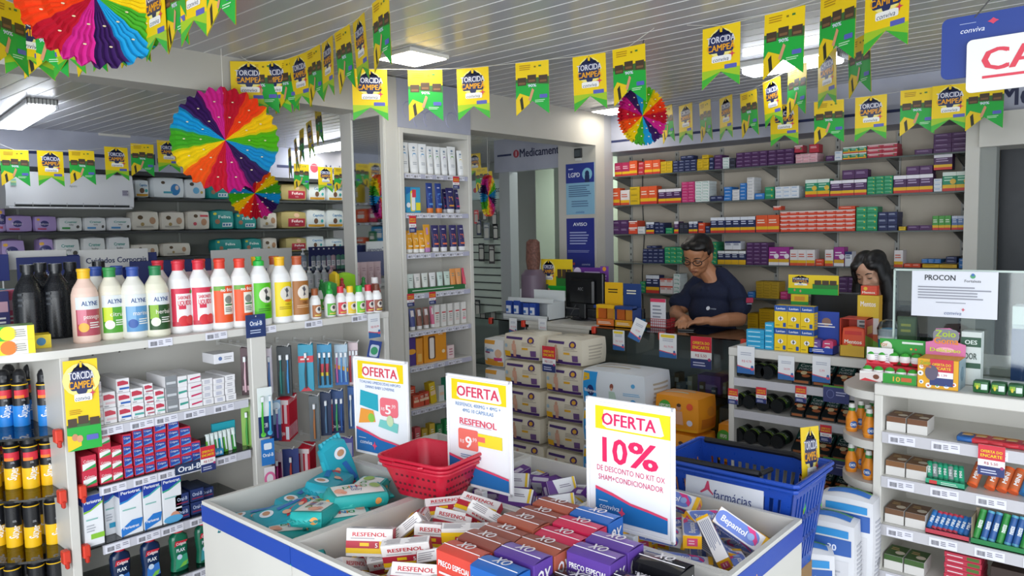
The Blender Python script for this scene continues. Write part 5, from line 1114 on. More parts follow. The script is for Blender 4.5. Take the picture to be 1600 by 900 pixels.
# (tier, x0, x1, top y, rows, cols, style)
BL = [(0, 960, 983, 254, 1, 2, 'mag'), (0, 983, 995, 251, 1, 1, 'ory'), (0, 997, 1006, 253, 3, 1, 'red'), (0, 1007, 1031, 250, 1, 2, 'ory'), (0, 1032, 1050, 252, 4, 2, 'yel'), (0, 1051, 1088, 250, 4, 4, 'navy'), (0, 1089, 1107, 248, 4, 2, 'yel'), (0, 1108, 1115, 246, 3, 1, 'navy'), (0, 1116, 1128, 242, 4, 1, 'pur'), (0, 1129, 1139, 246, 4, 1, 'teal'), (0, 1140, 1149, 247, 2, 1, 'dk'), (0, 1150, 1199, 237, 4, 4, 'pur'), (0, 1200, 1240, 233, 4, 3, 'pur'),
 (0, 1243, 1277, 240, 3, 3, 'pinkw'), (0, 1290, 1303, 243, 1, 1, 'pur'), (0, 1304, 1316, 236, 2, 1, 'wb'), (0, 1317, 1354, 229, 2, 3, 'gry'), (0, 1355, 1402, 225, 3, 2, 'redw'), (0, 1429, 1457, 233, 1, 1, 'pur'), (0, 1459, 1516, 207, 4, 2, 'pur'),
 (1, 956, 968, 294, 1, 1, 'ory'), (1, 969, 983, 297, 1, 1, 'rwf'), (1, 984, 999, 292, 3, 1, 'yel'), (1, 1000, 1026, 291, 1, 2, 'ory'), (1, 1028, 1064, 295, 1, 3, 'purw'), (1, 1065, 1085, 284, 7, 2, 'pink'), (1, 1086, 1108, 283, 7, 2, 'teal'), (1, 1109, 1130, 306, 1, 2, 'navy'), (1, 1131, 1143, 292, 4, 1, 'blue'), (1, 1144, 1155, 296, 4, 1, 'wt'), (1, 1156, 1166, 286, 5, 1, 'blue'), (1, 1167, 1178, 277, 7, 1, 'wt'), (1, 1179, 1194, 302, 1, 1, 'blue'), (1, 1195, 1209, 292, 2, 1, 'gr'), (1, 1211, 1248, 291, 3, 3, 'wb'),
 (1, 1258, 1296, 280, 1, 2, 'gry'), (1, 1297, 1354, 281, 1, 3, 'purw'), (1, 1355, 1395, 275, 5, 3, 'gr'), (1, 1396, 1458, 273, 1, 3, 'purw'), (1, 1459, 1472, 279, 3, 1, 'wb'), (1, 1473, 1516, 268, 1, 2, 'gry'),
 (2, 957, 981, 344, 2, 2, 'pur'), (2, 982, 995, 345, 2, 1, 'orw'), (2, 996, 1007, 354, 2, 1, 'wt'), (2, 1009, 1022, 347, 1, 2, 'navyy'), (2, 1023, 1037, 348, 3, 2, 'navy'), (2, 1040, 1051, 356, 2, 1, 'gr'), (2, 1053, 1060, 346, 1, 1, 'purw'), (2, 1061, 1075, 348, 1, 2, 'dk'), (2, 1076, 1090, 346, 1, 2, 'navyy'), (2, 1091, 1101, 348, 2, 1, 'or'), (2, 1102, 1109, 353, 2, 1, 'navy'), (2, 1110, 1180, 339, 1, 6, 'navyy'), (2, 1181, 1217, 336, 1, 2, 'ory'), (2, 1219, 1336, 329, 5, 8, 'orw'), (2, 1338, 1371, 323, 4, 2, 'gr'), (2, 1372, 1402, 331, 3, 2, 'navy'), (2, 1404, 1415, 354, 1, 1, 'yel'), (2, 1417, 1456, 352, 1, 2, 'pur'), (2, 1457, 1486, 337, 1, 3, 'grb'), (2, 1487, 1516, 337, 1, 3, 'bluc'),
 (3, 1004, 1037, 389, 4, 4, 'navy'), (3, 1038, 1066, 386, 4, 3, 'gr'), (3, 1108, 1120, 378, 5, 1, 'gr'), (3, 1121, 1165, 392, 1, 4, 'capn'), (3, 1166, 1200, 379, 6, 3, 'pur'), (3, 1201, 1233, 386, 1, 2, 'magw'), (3, 1234, 1273, 390, 1, 3, 'rwf'), (3, 1274, 1287, 405, 2, 1, 'or'), (3, 1289, 1302, 390, 1, 1, 'rwf'), (3, 1303, 1319, 386, 1, 1, 'magw'), (3, 1320, 1331, 393, 1, 1, 'wn'), (3, 1332, 1345, 411, 1, 1, 'or'), (3, 1397, 1411, 391, 1, 1, 'rwf'), (3, 1412, 1438, 412, 1, 2, 'or'), (3, 1441, 1495, 413, 1, 2, 'yel2'), (3, 1498, 1512, 404, 2, 1, 'blue'),
 (4, 1000, 1008, 440, 3, 1, 'gr'), (4, 1009, 1030, 430, 1, 2, 'navyy'), (4, 1031, 1051, 435, 2, 2, 'rw'), (4, 1052, 1062, 428, 5, 1, 'teal'), (4, 1168, 1179, 456, 2, 1, 'blue'), (4, 1181, 1217, 440, 6, 3, 'gold'), (4, 1219, 1230, 456, 2, 1, 'pink'), (4, 1310, 1340, 433, 5, 2, 'pur'),
 (5, 1168, 1184, 490, 7, 1, 'yel2'), (5, 1186, 1208, 483, 8, 1, 'yel2')]
EX = [(0, 1063, 1083, 243, 250, 1, 2, 'navy'), (0, 1097, 1107, 242, 248, 1, 1, 'yel'), (0, 1241, 1254, 227, 239, 1, 1, 'redw'), (0, 1264, 1279, 225, 239, 1, 1, 'red'), (1, 1316, 1356, 265, 280, 1, 2, 'pur'), (1, 1416, 1457, 259, 273, 1, 2, 'pur'), (1, 1459, 1488, 241, 266, 1, 1, 'purw'), (2, 1208, 1220, 322, 329, 1, 1, 'orw'), (2, 1310, 1336, 322, 328, 1, 1, 'or'), (3, 1010, 1026, 384, 389, 1, 2, 'navy'), (3, 1132, 1157, 377, 391, 1, 2, 'wn'), (3, 1440, 1470, 405, 412, 2, 3, 'blue'), (3, 1478, 1495, 401, 412, 2, 1, 'navy')]
FX = SX+.03
mb_src = {}
def mbox(w, h, d, sty):
    k = (round(w, 3), round(h, 3), sty)
    if k not in mb_src: body, it = STY[sty]; mb_src[k] = [carton(w, d, h, body, it, left=[('r', 0, 0, 1, 1, body)], bev=.0008).build('medicine_box'), False]
    return mb_src[k]
nblock = {}
def block(t, x0, x1, yt, rows, cols, sty, z0=None):
    zs = MZ[t]+.0005 if z0 is None else z0
    a, c, m = pX(x0, yt, FX), pX(x1, yt, FX), pX((x0+x1)/2, yt, FX)
    h = max(.012, (m.z-zs)/rows); w = (a.y-c.y)/cols; d = .12 if rows > 1 else .08
    nblock[(t, sty)] = nblock.get((t, sty), 0)+1; nb_ = ORD[nblock[(t, sty)]-1]
    for i in range(cols):
        for j in range(rows):
            s = mbox(w-.0012, h-.0006, d, sty); y = a.y-w*(i+.5)
            lab = '%s box, %s shelf, %s group' % (NAMES[sty], TIER[t], nb_)
            if cols > 1: lab += ', %s column from the pillar' % ORD[i]
            if rows > 1: lab += ', %s up' % ORD[j]
            loc = (FX+random.uniform(0, .006), y, zs+j*h); rot = (0, 0, R(-90+random.uniform(-1.5, 1.5)))
            if not s[1]: s[1] = True; o = s[0]; o.location = loc; o.rotation_euler = rot
            else: o = s[0].copy(); COL.objects.link(o); o.location = loc; o.rotation_euler = rot
            o['label'] = lab; o['category'] = 'medicine box'; o['group'] = '%s boxes on the %s medicine shelf, %s group' % (NAMES[sty], TIER[t], nb_)
            if sty in ('pur', 'pink', 'mag', 'navy', 'dk'): o.name = 'purple_pink_navy_box'; o['category'] = 'purple, pink or navy medicine box'  # medicine boxes like the rest, named apart by colour alone
            if t == 5 or rows*cols > 30: o.name = 'yellow_orange_box'; o['category'] = 'yellow or orange medicine box'  # also medicine boxes: lowest shelf and largest block, contents not known
            elif sty in ('purw', 'gry', 'navyy', 'ory', 'magw', 'rwf', 'capn'): o.name = 'medicine_carton'; o['category'] = 'medicine carton'
for q in BL: block(*q)
for t, x0, x1, yt, yb, rows, cols, sty in EX: block(t, x0, x1, yt, rows, cols, sty, pX((x0+x1)/2, yb, FX).z+.004)
# ---------------- tower products ----------------------------------------------
def lotion(w, h, col, cap, items, d=.035):
    """tube standing on its cap: flat crimped top, round foot"""
    t = thing('cream_tube', None, None)
    b = B(); n = 18; vs = []; L = [(h*.16, 1), (h*.5, .75), (h*.9, .12), (h, .04)]
    for z, q in L:
        for k in range(n): a = 2*math.pi*k/n; ca, sa = math.cos(a), math.sin(a); vs.append((w/2*(math.copysign(abs(ca)**(.5+.5*q), ca))*(.86+.14*(1-q)), d/2*sa*q, z))
    N = len(L); b.add(vs, [(i*n+k, i*n+(k+1) % n, (i+1)*n+(k+1) % n, (i+1)*n+k) for i in range(N-1) for k in range(n)]+[tuple((N-1)*n+k for k in range(n)), tuple(range(n))[::-1]], col)
    b.face((-w*.36, -d*.47, h*.2), (w*.72, 0, 0), (0, d*.42, h*.76), items, .0006); b.build('tube', t)
    b = B(); b.loft([((0, 0, 0), w*.40, d*.42), ((0, 0, h*.16), w*.42, d*.48)], cap, 18, 2.4); b.build('cap', t)
    return t
def row_tubes(tier, xs, w, h, col, cap, items, labs, Yf=None, cat='cream tube', tilt=4):
    src = lotion(w, h, col, cap, items)
    for i, px in enumerate(xs):
        Y = (Yf or TY+.05); p = pY(px, 300, Y)
        o = dup(src, (p.x, Y, TZ[tier]+.001), (R(-2), 0, R(-tilt-random.uniform(0, 10))), labs % ORD[i] if '%s' in labs else labs); o['category'] = cat
wl = lambda c: [('q', .25, .30, .78, .62, .08, c), ('l', .2, .1, .8, .25, 2, 'a8acb4'), ('e', .5, .85, .06, .05, '7890a8'), ('l', .25, .68, .75, .76, 1, '9098a4')]
row_tubes(0, [633, 648, 661], .068, .185, 'e6e8ea', 'eceef0', wl('2c94cc'), 'white body lotion tube with blue patch, %s from the pilaster, top tower shelf')
row_tubes(0, [673, 684], .055, .175, 'e6e8ea', 'eceef0', wl('4ca44c'), 'white body lotion tube with green patch, %s of the middle pair, top tower shelf')
row_tubes(0, [695], .055, .175, 'e6e8ea', 'eceef0', wl('7c4c9c'), 'white body lotion tube with violet patch, top tower shelf')
row_tubes(0, [707], .068, .185, 'e6e8ea', 'eceef0', wl('6cac2c'), 'white body lotion tube with lime patch beside the yellow one, top tower shelf')
row_tubes(0, [720], .048, .165, 'e6e8ea', 'eceef0', wl('dccc2c'), 'white body lotion tube with yellow patch at the shelf end, top tower shelf')
ub = lambda n, c: [('T', n, .5, .48, .26, c, .62), ('l', .2, .8, .8, .9, 1, 'd8d4e8'), ('r', .1, .08, .9, .16, c)]
row_tubes(1, [671, 685], .050, .185, '1c3c8c', 'e0782c', ub('5', '5c94d8'), 'royal blue sunscreen tube with orange cap, %s of its pair, second tower shelf')
row_tubes(1, [703], .066, .16, '2a2460', 'e2e2e6', ub('30', 'e09838'), 'dark violet sunscreen tube reading thirty, second tower shelf')
row_tubes(1, [695, 714, 724], .045, .155, '2a2460', 'd8d8e0', ub('70', 'd04878'), 'dark violet narrow sunscreen tube, %s of three, second tower shelf', TY+.09)
t = carton(.115, .04, .155, '2f94c8', [('r', .02, .02, .98, .98, '3aa0cc'), ('q', .3, .06, .62, .86, .06, 'e8d820'), ('q', .36, .1, .62, .78, .05, 'eceef0'), ('r', .42, .6, .68, .9, 'd8384c'), ('r', .66, .1, .98, .4, 'e6dc30'), ('p', [(0, .7), (.3, .8), (.3, .98), (0, .98)], '1c6cb0'), ('e', .15, .3, .1, .1, 'f0f0f0')])
put(t, 'sunscreen_kit', 'blue and yellow sunscreen gift box beside the pilaster, second tower shelf', 'box', (pY(643, 300, TY+.03).x+.012, TY+.03, TZ[1]+.0005))
row_tubes(2, [637, 647, 656], .048, .135, 'e8a21c', 'f0f0ee', ub('30', 'f8e8c8'), 'orange sunscreen tube with white cap, %s from the pilaster, third tower shelf')
row_tubes(2, [665], .050, .170, 'e0a020', 'b880b8', [('r', .3, .1, .7, .9, 'c08cc4')], 'tall amber sunscreen tube with lilac cap, third tower shelf')
row_tubes(2, [678, 691, 706, 719], .056, .165, '2a2460', 'e4e4e8', ub('30', 'e0704c'), 'dark violet sunscreen tube with white cap, %s of four, third tower shelf')
for i, (px, c, cap) in enumerate(((637, 'd8e4dc', '2c7c4c'), (648, 'e8e4e0', 'e0a040'), (660, 'e4e8e2', 'd078a8'), (672, 'e8e8e8', 'd060a0'), (684, 'd4e8e0', '2ca08c'), (695, 'cfe0d4', '3c7c54'), (704, 'e89850', 'eceae6'), (713, 'e8a060', 'eceae6'), (723, 'd8405c', 'eceae6'))):
    row_tubes(3, [px], .046, .115 if i < 6 else .13, c, cap, [('l', .2, .4, .8, .8, 3, '8c9890')], 'small %s hand cream tube, %s from the pilaster, fourth tower shelf' % (('mint', 'beige', 'pale', 'white', 'aqua', 'sage', 'orange', 'peach', 'rose')[i], ORD[i]))
b = carton(.5, .02, .03, '2f7040', [('l', .1, .3, .9, .7, 1, 'd0e0d0')]); put(b, 'tester_strip', 'low green promotional strip in front of the hand creams', 'strip', (pY(682, 450, TY+.015).x, TY+.012, TZ[3]+.0005))
for i, (px, c, it) in enumerate(((638, '48508c', 'navy'), (649, '8c5c4c', 'brown'), (660, '8c5c50', 'brown'), (671, 'd8688c', 'rose'))):
    row_tubes(4, [px], .042, .13, c, 'e6e4e4', [('r', .15, .55, .85, .95, 'e8e0e0')], '%s cosmetic tube, %s from the pilaster, fifth tower shelf' % (it, ORD[i]))
for i in range(5):
    p = pY(683+i*10.5, 490, TY+.03); put(carton(.040, .04, .14, 'e4e2de', [('r', .1, .60, .9, .66, 'c8484c'), ('l', .2, .3, .8, .55, 3, '98948c'), ('r', .15, .2, .85, .3, 'd8c8c4' if i < 4 else 'e49cac')]), 'serum_carton', 'slim white carton with red line, %s in the row, fifth tower shelf' % ORD[i], 'carton', (p.x, TY+.03, TZ[4]+.0005))
for px0, px1, h, c, it, lab in ((637, 650, .17, '4c3480', [('e', .5, .5, .2, .1, 'e8a030')], 'purple boxed sunscreen standing by the pilaster, sixth tower shelf'), (651, 661, .16, 'e09430', [('r', .2, .1, .8, .4, 'e8b860')], 'amber boxed sunscreen, sixth tower shelf'), (663, 698, .19, 'e29420', [('q', .18, .1, .5, .86, .06, '5c3c2c'), ('q', .24, .12, .44, .8, .05, 'e8e0d8'), ('T', 'CAZ', .74, .9, .07, 'f4ecd8'), ('e', .85, .3, .07, .06, 'f0d8b0')], 'large orange gift box with cut-out window, sixth tower shelf'), (700, 710, .085, 'e8d4d4', [('l', .2, .2, .8, .8, 3, 'c07888')], 'small pinkish white carton beside the orange gift box, sixth tower shelf')):
    a, c_ = pY(px0, 560, TY+.03), pY(px1, 560, TY+.03); put(carton(c_.x-a.x, .05, h, c, it), 'boxed_sunscreen', lab, 'carton', ((a.x+c_.x)/2, TY+.03, TZ[5]+.0005))
for i, (px, w, h, c, lab) in enumerate(((642, .05, .12, 'c84c34', 'brick red carton by the pilaster'), (648, .05, .075, 'd0543c', 'coral carton, first of the low group'), (657, .045, .08, 'cc5038', 'coral carton, second of the low group'), (664, .045, .085, 'c84830', 'coral carton, third of the low group'), (676, .05, .135, 'd8b81c', 'yellow and purple slanted carton'), (688, .045, .10, 'd8dcd8', 'white carton behind the yellow one'), (701, .07, .14, '2c9470', 'teal green wrapped pack'))):
    p = pY(px, 600, TY+.03+.055*(i == 0)); put(carton(w, .045, h, c, [('r', .1, .4, .9, .6, 'e8c8a8'), ('l', .2, .65, .8, .85, 2, 'e8e0d0')]), 'cosmetic_carton', lab + ', seventh tower shelf', 'carton', (p.x+.01, TY+.03+.055*(i == 0), TZ[6]+.0005), (0, R(-8) if i == 4 else 0, 0))
for i, (px, c) in enumerate(((640, 'c84c54'), (652, 'd05c60'), (663, 'c8a83c'), (675, 'd8b840'), (687, '3c8c54'), (699, '2c9c58'), (711, '2c4c94'))):
    p = pY(px, 650, TY+.03); put(carton(.045, .04, .085+.02*(i % 2), c, [('l', .2, .3, .8, .7, 3, 'e8e4d8')]), 'cosmetic_carton', 'small %s carton, %s from the pilaster, lowest visible tower shelf' % (('red', 'coral', 'mustard', 'yellow', 'green', 'emerald', 'navy')[i], ORD[i]), 'carton', (p.x, TY+.03, TZ[7]+.0005+.02))
for i, (px, py, k) in enumerate(((712, 276, 'r'), (644, 337, 'w'), (641, 459, 'r'), (675, 456, 'r'))):
    p = pY(px, py, TY-.014); tag(price_tag(.055, .075 if k == 'r' else .10).build('offer_card', None, (p.x, TY-.016, p.z)), 'small red and navy offer card on the tower, %s' % ('below the top shelf', 'below the second shelf by the pilaster', 'below the fourth shelf by the pilaster', 'below the fourth shelf, inner one')[i], 'price card')
# ---------------- diaper wall --------------------------------------------------
def pack(w, h, col, items, d=.16): 
    return soft(w, d, h, col, items, .15, (), ()).build('diaper_pack')
PKS = {'lilac': ('b49cd4', [('e', .42, .5, .26, .22, '383878'), ('t', 'Babysec', .42, .5, .14, 'e8e0f4', .5), ('r', .1, .1, .5, .2, 'c0486c'), ('e', .15, .8, .1, .08, 'f0b840')]),
 'white': ('e4e6e6', [('T', 'Cremer', .5, .68, .16, '2f9c90', .55), ('t', 'baby', .5, .48, .12, '30343c', .35), ('r', .1, .14, .45, .28, '3c9c4c'), ('e', .8, .3, .12, .12, '54504c')]),
 'whiteb': ('e4e6e8', [('T', 'Cremer', .5, .68, .16, '2f9c90', .55), ('t', 'baby', .5, .48, .12, '30343c', .35), ('r', .1, .14, .5, .28, '4c94cc'), ('e', .85, .3, .1, .12, '54504c')]),
 'cream': ('d8d2c6', [('e', .28, .68, .14, .12, '5c4830'), ('e', .75, .5, .18, .2, 'b08868'), ('e', .35, .3, .1, .1, 'a8905c'), ('l', .12, .1, .9, .22, 2, '8c8478')]),
 'creamr': ('d8d2c6', [('e', .35, .75, .12, .1, '5c4830'), ('r', .55, .7, .95, .82, 'c83848'), ('e', .72, .4, .18, .2, 'b88868'), ('e', .3, .3, .1, .1, 'c85060')]),
 'teal': ('1f9490', [('T', 'Feliva', .55, .68, .18, 'dcf0ec', .6), ('e', .2, .4, .14, .14, 'a8785c'), ('q', .42, .1, .92, .34, .06, 'dce8ec'), ('e', .5, .22, .06, .06, '2c6ca8'), ('e', .64, .22, .06, .06, '2c6ca8'), ('e', .78, .22, .06, .06, '2c6ca8'), ('e', .1, .85, .1, .08, 'd8d040')]),
 'fofura': ('b4a468', [('q', .25, .08, .95, .60, .12, 'b02840'), ('T', 'Fofura', .62, .44, .18, 'f0e4e4', .5), ('t', 'baby', .6, .22, .1, 'f0e0e0', .3), ('e', .6, .8, .2, .14, 'd8b494')]),
 'capricho': ('dfe7ea', [('T', 'Capricho', .6, .72, .16, '2c84bc', .6), ('e', .45, .38, .14, .16, '6c4c38'), ('r', .05, .04, .95, .18, 'd8a02c'), ('e', .8, .38, .1, .1, '3cacb0')]),
 'blue': ('e0e6ea', [('e', .7, .4, .26, .3, '2c7cbc'), ('e', .75, .5, .1, .12, 'd8c8c0'), ('e', .3, .75, .1, .08, '5c4c3c'), ('r', .3, .2, .6, .3, '48a0b4')]),
 'whitep': ('dfe3e6', [('e', .3, .75, .12, .1, '4c4438'), ('e', .5, .4, .18, .18, '6cb0d8'), ('e', .8, .3, .08, .08, 'c8a848')])}
DW = [(0, 210, 233, 280, 'capricho', 'bluish'), (0, 236, 290, 276, 'blue', ''), (0, 288, 322, 279, 'whitep', ''), (0, 324, 360, 284, 'teal', ''), (0, 437, 481, 287, 'fofura', ''), (0, 481, 510, 286, 'capricho', ''), (0, 511, 537, 287, 'capricho', 'b'),
 (1, -4, 8, 322, 'lilac', 'a'), (1, 6, 52, 336, 'lilac', 'b'), (1, 52, 90, 337, 'lilac', 'c'), (1, 90, 130, 339, 'white', ''), (1, 130, 167, 339, 'whiteb', ''), (1, 167, 207, 339, 'whiteb', 'b'), (1, 204, 250, 329, 'cream', ''), (1, 250, 290, 330, 'cream', 'b'), (1, 291, 329, 329, 'creamr', ''), (1, 330, 367, 328, 'teal', ''), (1, 367, 402, 332, 'teal', 'b'), (1, 405, 434, 331, 'cream', 'c'), (1, 437, 481, 330, 'fofura', ''), (1, 478, 510, 327, 'capricho', ''), (1, 510, 538, 327, 'capricho', 'b'),
 (2, 0, 40, 374, 'lilac', ''), (2, 60, 84, 372, 'lilac', 'b'), (2, 84, 126, 372, 'white', ''), (2, 128, 166, 370, 'white', 'b'), (2, 168, 204, 369, 'whiteb', ''), (2, 205, 250, 381, 'cream', ''), (2, 252, 300, 379, 'cream', 'b'), (2, 334, 380, 373, 'teal', ''), (2, 381, 410, 372, 'teal', 'b'), (2, 410, 434, 371, 'cream', 'c'), (2, 445, 481, 371, 'fofura', ''), (2, 478, 508, 368, 'capricho', ''), (2, 508, 538, 372, 'capricho', 'b')]
DN = {'lilac': 'lilac', 'white': 'white green-marked', 'whiteb': 'white blue-marked', 'cream': 'cream', 'creamr': 'cream red-marked', 'teal': 'teal', 'fofura': 'olive and red', 'capricho': 'white and gold', 'blue': 'white with blue hood', 'whitep': 'pale white'}
cnt = {}
for t, x0, x1, yt, k, v in DW:
    Y = DY+.03; a, c = pY(x0, yt, Y), pY(x1, yt, Y); zs = DZ[t]+.001; h = (a.z+c.z)/2-zs; w = (c.x-a.x)*.99
    col, it = PKS[k]; o = pack(w, h, col, it); o.location = ((a.x+c.x)/2, Y, zs); cnt[(t, k)] = cnt.get((t, k), 0)+1
    tag(o, '%s diaper pack on the %s far shelf, %s of its kind' % (DN[k], TIER[t], ORD[cnt[(t, k)]-1]), 'diaper pack', 'diaper packs on the far wall')
# small goods seen through the framed opening
for q, (t, x0, x1, yt, c) in enumerate(((0, 577, 592, 293, 'd8702c'), (0, 592, 601, 294, 'e0dcdc'), (0, 556, 560, 288, 'e0c028'), (1, 576, 589, 325, 'c83c5c'), (1, 590, 596, 327, '383c48'), (1, 596, 602, 325, 'c8e0e0'), (2, 576, 588, 361, '2c7c4c'), (2, 577, 600, 353, '2f8cc4'), (1, 555, 574, 327, 'e8582c'), (2, 555, 572, 371, 'e8582c'), (3, 560, 590, 390, '2a5c9c'))):
    a, c_ = pX(x0, yt, SWX+.02), pX(x1, yt, SWX+.02); h = a.z-OZ[t]
    b = soft(abs(a.y-c_.y)*.97, .1, max(.06, h), c, [('r', .2, .3, .8, .6, 'f0e8e0'), ('l', .2, .65, .8, .85, 2, 'f0e8d8')], .08)
    tag(b.build('snack_pack', None, (SWR-.02-.02*(q in (7,)), (a.y+c_.y)/2, OZ[t]), (0, 0, R(90))), 'small %s pack seen in the tower mirror, %s shelf' % (('orange', 'pale', 'yellow', 'crimson', 'dark', 'aqua', 'green', 'blue', 'orange mesh', 'lower orange mesh', 'deep blue')[q], TIER[t]), 'pack')
# ---------------- helper: box facing -X placed from its pixel outline --------
def facing(name, cat, lab, X, x0, x1, yt, zs, d, col, items=(), top=(), right=(), grp=None, zb=None, gap=.001, bev=.001):
    a, c, m = pX(x0, yt, X), pX(x1, yt, X), pX((x0+x1)/2, yt, X); w = a.y-c.y; h = m.z-zs
    o = put(carton(w-gap, d, h, col, items, top, (), right, bev), name, lab, cat, (X, (a.y+c.y)/2, zs+.0006), (0, 0, R(-90)), grp); return o
# ---------------- diaper packs stacked on the floor --------------------------
pom = [('r', .02, .02, .98, .13, '46286c'), ('r', .2, .1, .5, .19, '46286c'), ('r', .06, .80, .55, .90, '4c3470'), ('e', .78, .8, .16, .14, '46286c'), ('e', .78, .8, .09, .08, 'd8a030'), ('e', .32, .68, .07, .08, 'cfa088'), ('p', [(.26, .35), (.40, .35), (.38, .62), (.26, .62)], 'dca890'), ('p', [(.28, .1), (.36, .1), (.40, .38), (.30, .38)], 'd8a48c'), ('r', .56, .42, .72, .5, 'e0a828'), ('r', .02, .08, .2, .3, 'e8b020'), ('e', .08, .52, .08, .08, 'a8c4d4'), ('l', .56, .55, .92, .72, 3, 'b0a494'), ('r', .78, .16, .92, .4, '6c4c80')]
pom2 = pom[:5]+[('p', [(.18, .55), (.62, .55), (.56, .25), (.42, .15), (.26, .25)], 'dfe4e8'), ('e', .4, .4, .1, .1, 'a8c8d8'), ('e', .66, .4, .07, .07, '5c3c80'), ('r', .02, .08, .22, .34, 'e8b020'), ('e', .84, .3, .1, .1, 'c08c40')]
cap = [('r', .02, .02, .98, .18, 'd8952c'), ('r', .2, .15, .75, .28, 'd8952c'), ('r', .0, .82, .6, .96, 'dc9c38'), ('T', 'Capricho', .34, .62, .13, '2c84bc', .5), ('r', .1, .48, .4, .54, '8c3c64'), ('e', .8, .5, .14, .16, 'd8b090'), ('r', .6, .22, .95, .34, 'c83c78')]
PX_ = 3.52
def stack(kind, y1, y0, ztop, n, col, items, lab, X=PX_, d=.26, sd=()):
    h = ztop/n; w = y1-y0
    src = soft(w, d, h-.002, col, items, .12, (), sd or [('l', .2, .2, .8, .8, 5, 'b8ae9c')], [('l', .1, .2, .8, .8, 3, 'c0b8a8')]).build('diaper_pack')
    for i in range(n):
        o = dup(src, (X+random.uniform(-.012, .012), (y0+y1)/2+random.uniform(-.006, .006), .001+h*(n-1-i)), (0, 0, R(-90+random.uniform(-3, 3))), '%s, %s from the top' % (lab, ORD[i]) if i else lab+', topmost of its stack', 'diaper packs stacked before the cash desk'); o['category'] = 'diaper pack'
stack('pom', 3.20, 2.885, 1.04, 6, 'ddd4c0', pom, 'beige and purple diaper pack beside the white and gold one')
stack('pom', 2.87, 2.57, 1.04, 6, 'ddd4c0', pom, 'beige and purple diaper pack next to the blue and white packs')
stack('cap', 3.41, 3.215, .985, 5, 'dfe0e0', cap, 'white and gold diaper pack next to the shelf tower', 3.56)
bab = [('r', .02, .04, .26, .96, '2c98dc'), ('e', .16, .42, .13, .16, '20306c'), ('T', 'Babysec', .16, .42, .10, 'e8ecf8', .22), ('p', [(.02, .66), (.14, .74), (.12, .9), (.02, .92)], 'e8b828'), ('e', .52, .62, .06, .08, '8c4c3c'), ('e', .52, .55, .035, .045, 'd8a48c'), ('p', [(.46, .12), (.60, .12), (.57, .48), (.48, .48)], 'b8d0c0'), ('e', .84, .7, .06, .06, '50a0d0'), ('e', .84, .2, .1, .12, '3898d4'), ('l', .70, .4, .95, .5, 2, '80b4d8')]
stack('bab', 2.56, 2.10, .89, 4, 'd8dee4', bab, 'blue and white diaper pack with girl picture', 3.46, .30)
hip = [('e', .24, .66, .22, .20, '4ca83c'), ('T', 'HIPOPO', .24, .70, .10, 'f0f4e8', .28), ('t', 'baby', .24, .54, .07, 'e8e0a0'), ('e', .58, .70, .08, .09, 'c89070'), ('p', [(.5, .2), (.68, .2), (.66, .6), (.52, .6)], 'd8a080'), ('e', .58, .77, .07, .05, '4c3020'), ('e', .82, .76, .10, .10, 'e0542c'), ('e', .82, .28, .09, .09, 'd8d4e4'), ('r', .04, .22, .44, .36, 'd85030'), ('r', .02, .0, .98, .08, 'e8a418')]
hsd = [('r', .1, .1, .9, .4, 'c8701c'), ('e', .5, .6, .2, .14, 'd8882c')]
stack('hip', 2.085, 1.80, .80, 4, 'e8941c', hip, 'orange diaper pack with green oval, in the taller orange stack', 3.50, .20, hsd)
stack('hip', 1.785, 1.62, .655, 3, 'e8941c', hip, 'orange diaper pack with green oval, in the lower orange stack', 3.62, .20, hsd)
# ---------------- things on the cash desk and glass cases ---------------------
dz = CZ+.006
t = thing('monitor', 'black desktop monitor seen from behind on the cash desk', 'monitor', (4.21, 3.05, dz), (0, 0, R(-100)))
bk = ('141518', .35)
b = B(); b.box(-.185, -.012, .075, .185, .018, .325, bk, .006); b.box(-.12, -.04, .11, .12, -.01, .28, bk, .012); b.face((-.05, -.041, .20), (.10, 0, 0), (0, 0, .03), [('t', 'AOC', .5, .5, .7, '9a9ca0', .5)]); b.face((.10, -.0135, .09), (.05, 0, 0), (0, 0, .02), [('r', 0, 0, .5, 1, '2c4c9c'), ('r', .55, 0, 1, 1, '8c9098')]); b.build('screen_housing', t)
b = B(); b.box(-.03, -.028, .008, .03, -.0, .13, bk, .004); b.build('stand', t)
b = B(); b.loft([((0, 0, 0), .12, .08), ((0, 0, .006), .12, .08), ((0, 0, .010), .11, .07)], bk, 20); b.build('base', t)
b = B(); b.tube([(-.07, -.02, .10), (-.09, -.05, .03), (-.10, .0, .004), (-.02, .1, .003)], .003, '1c1c1e', 6); b.build('cable', t)
b = B(); b.loft([((0, 0, 0), .085, .07), ((0, 0, .003), .085, .07)], ('1c1d20', .6), 20); p = pZ(868, 497, dz); tag(b.build('mouse_pad', None, (p.x+.03, p.y-.02, dz)), 'small black mouse pad on the cash desk', 'mouse pad')
b = B(); b.loft([((0, 0, 0), .028, .045), ((0, 0, .018), .027, .043), ((0, -.006, .032), .016, .026)], bk, 16); tag(b.build('computer_mouse', None, (p.x+.035, p.y-.025, dz+.0035), (0, 0, R(-60))), 'black computer mouse on its pad', 'mouse')
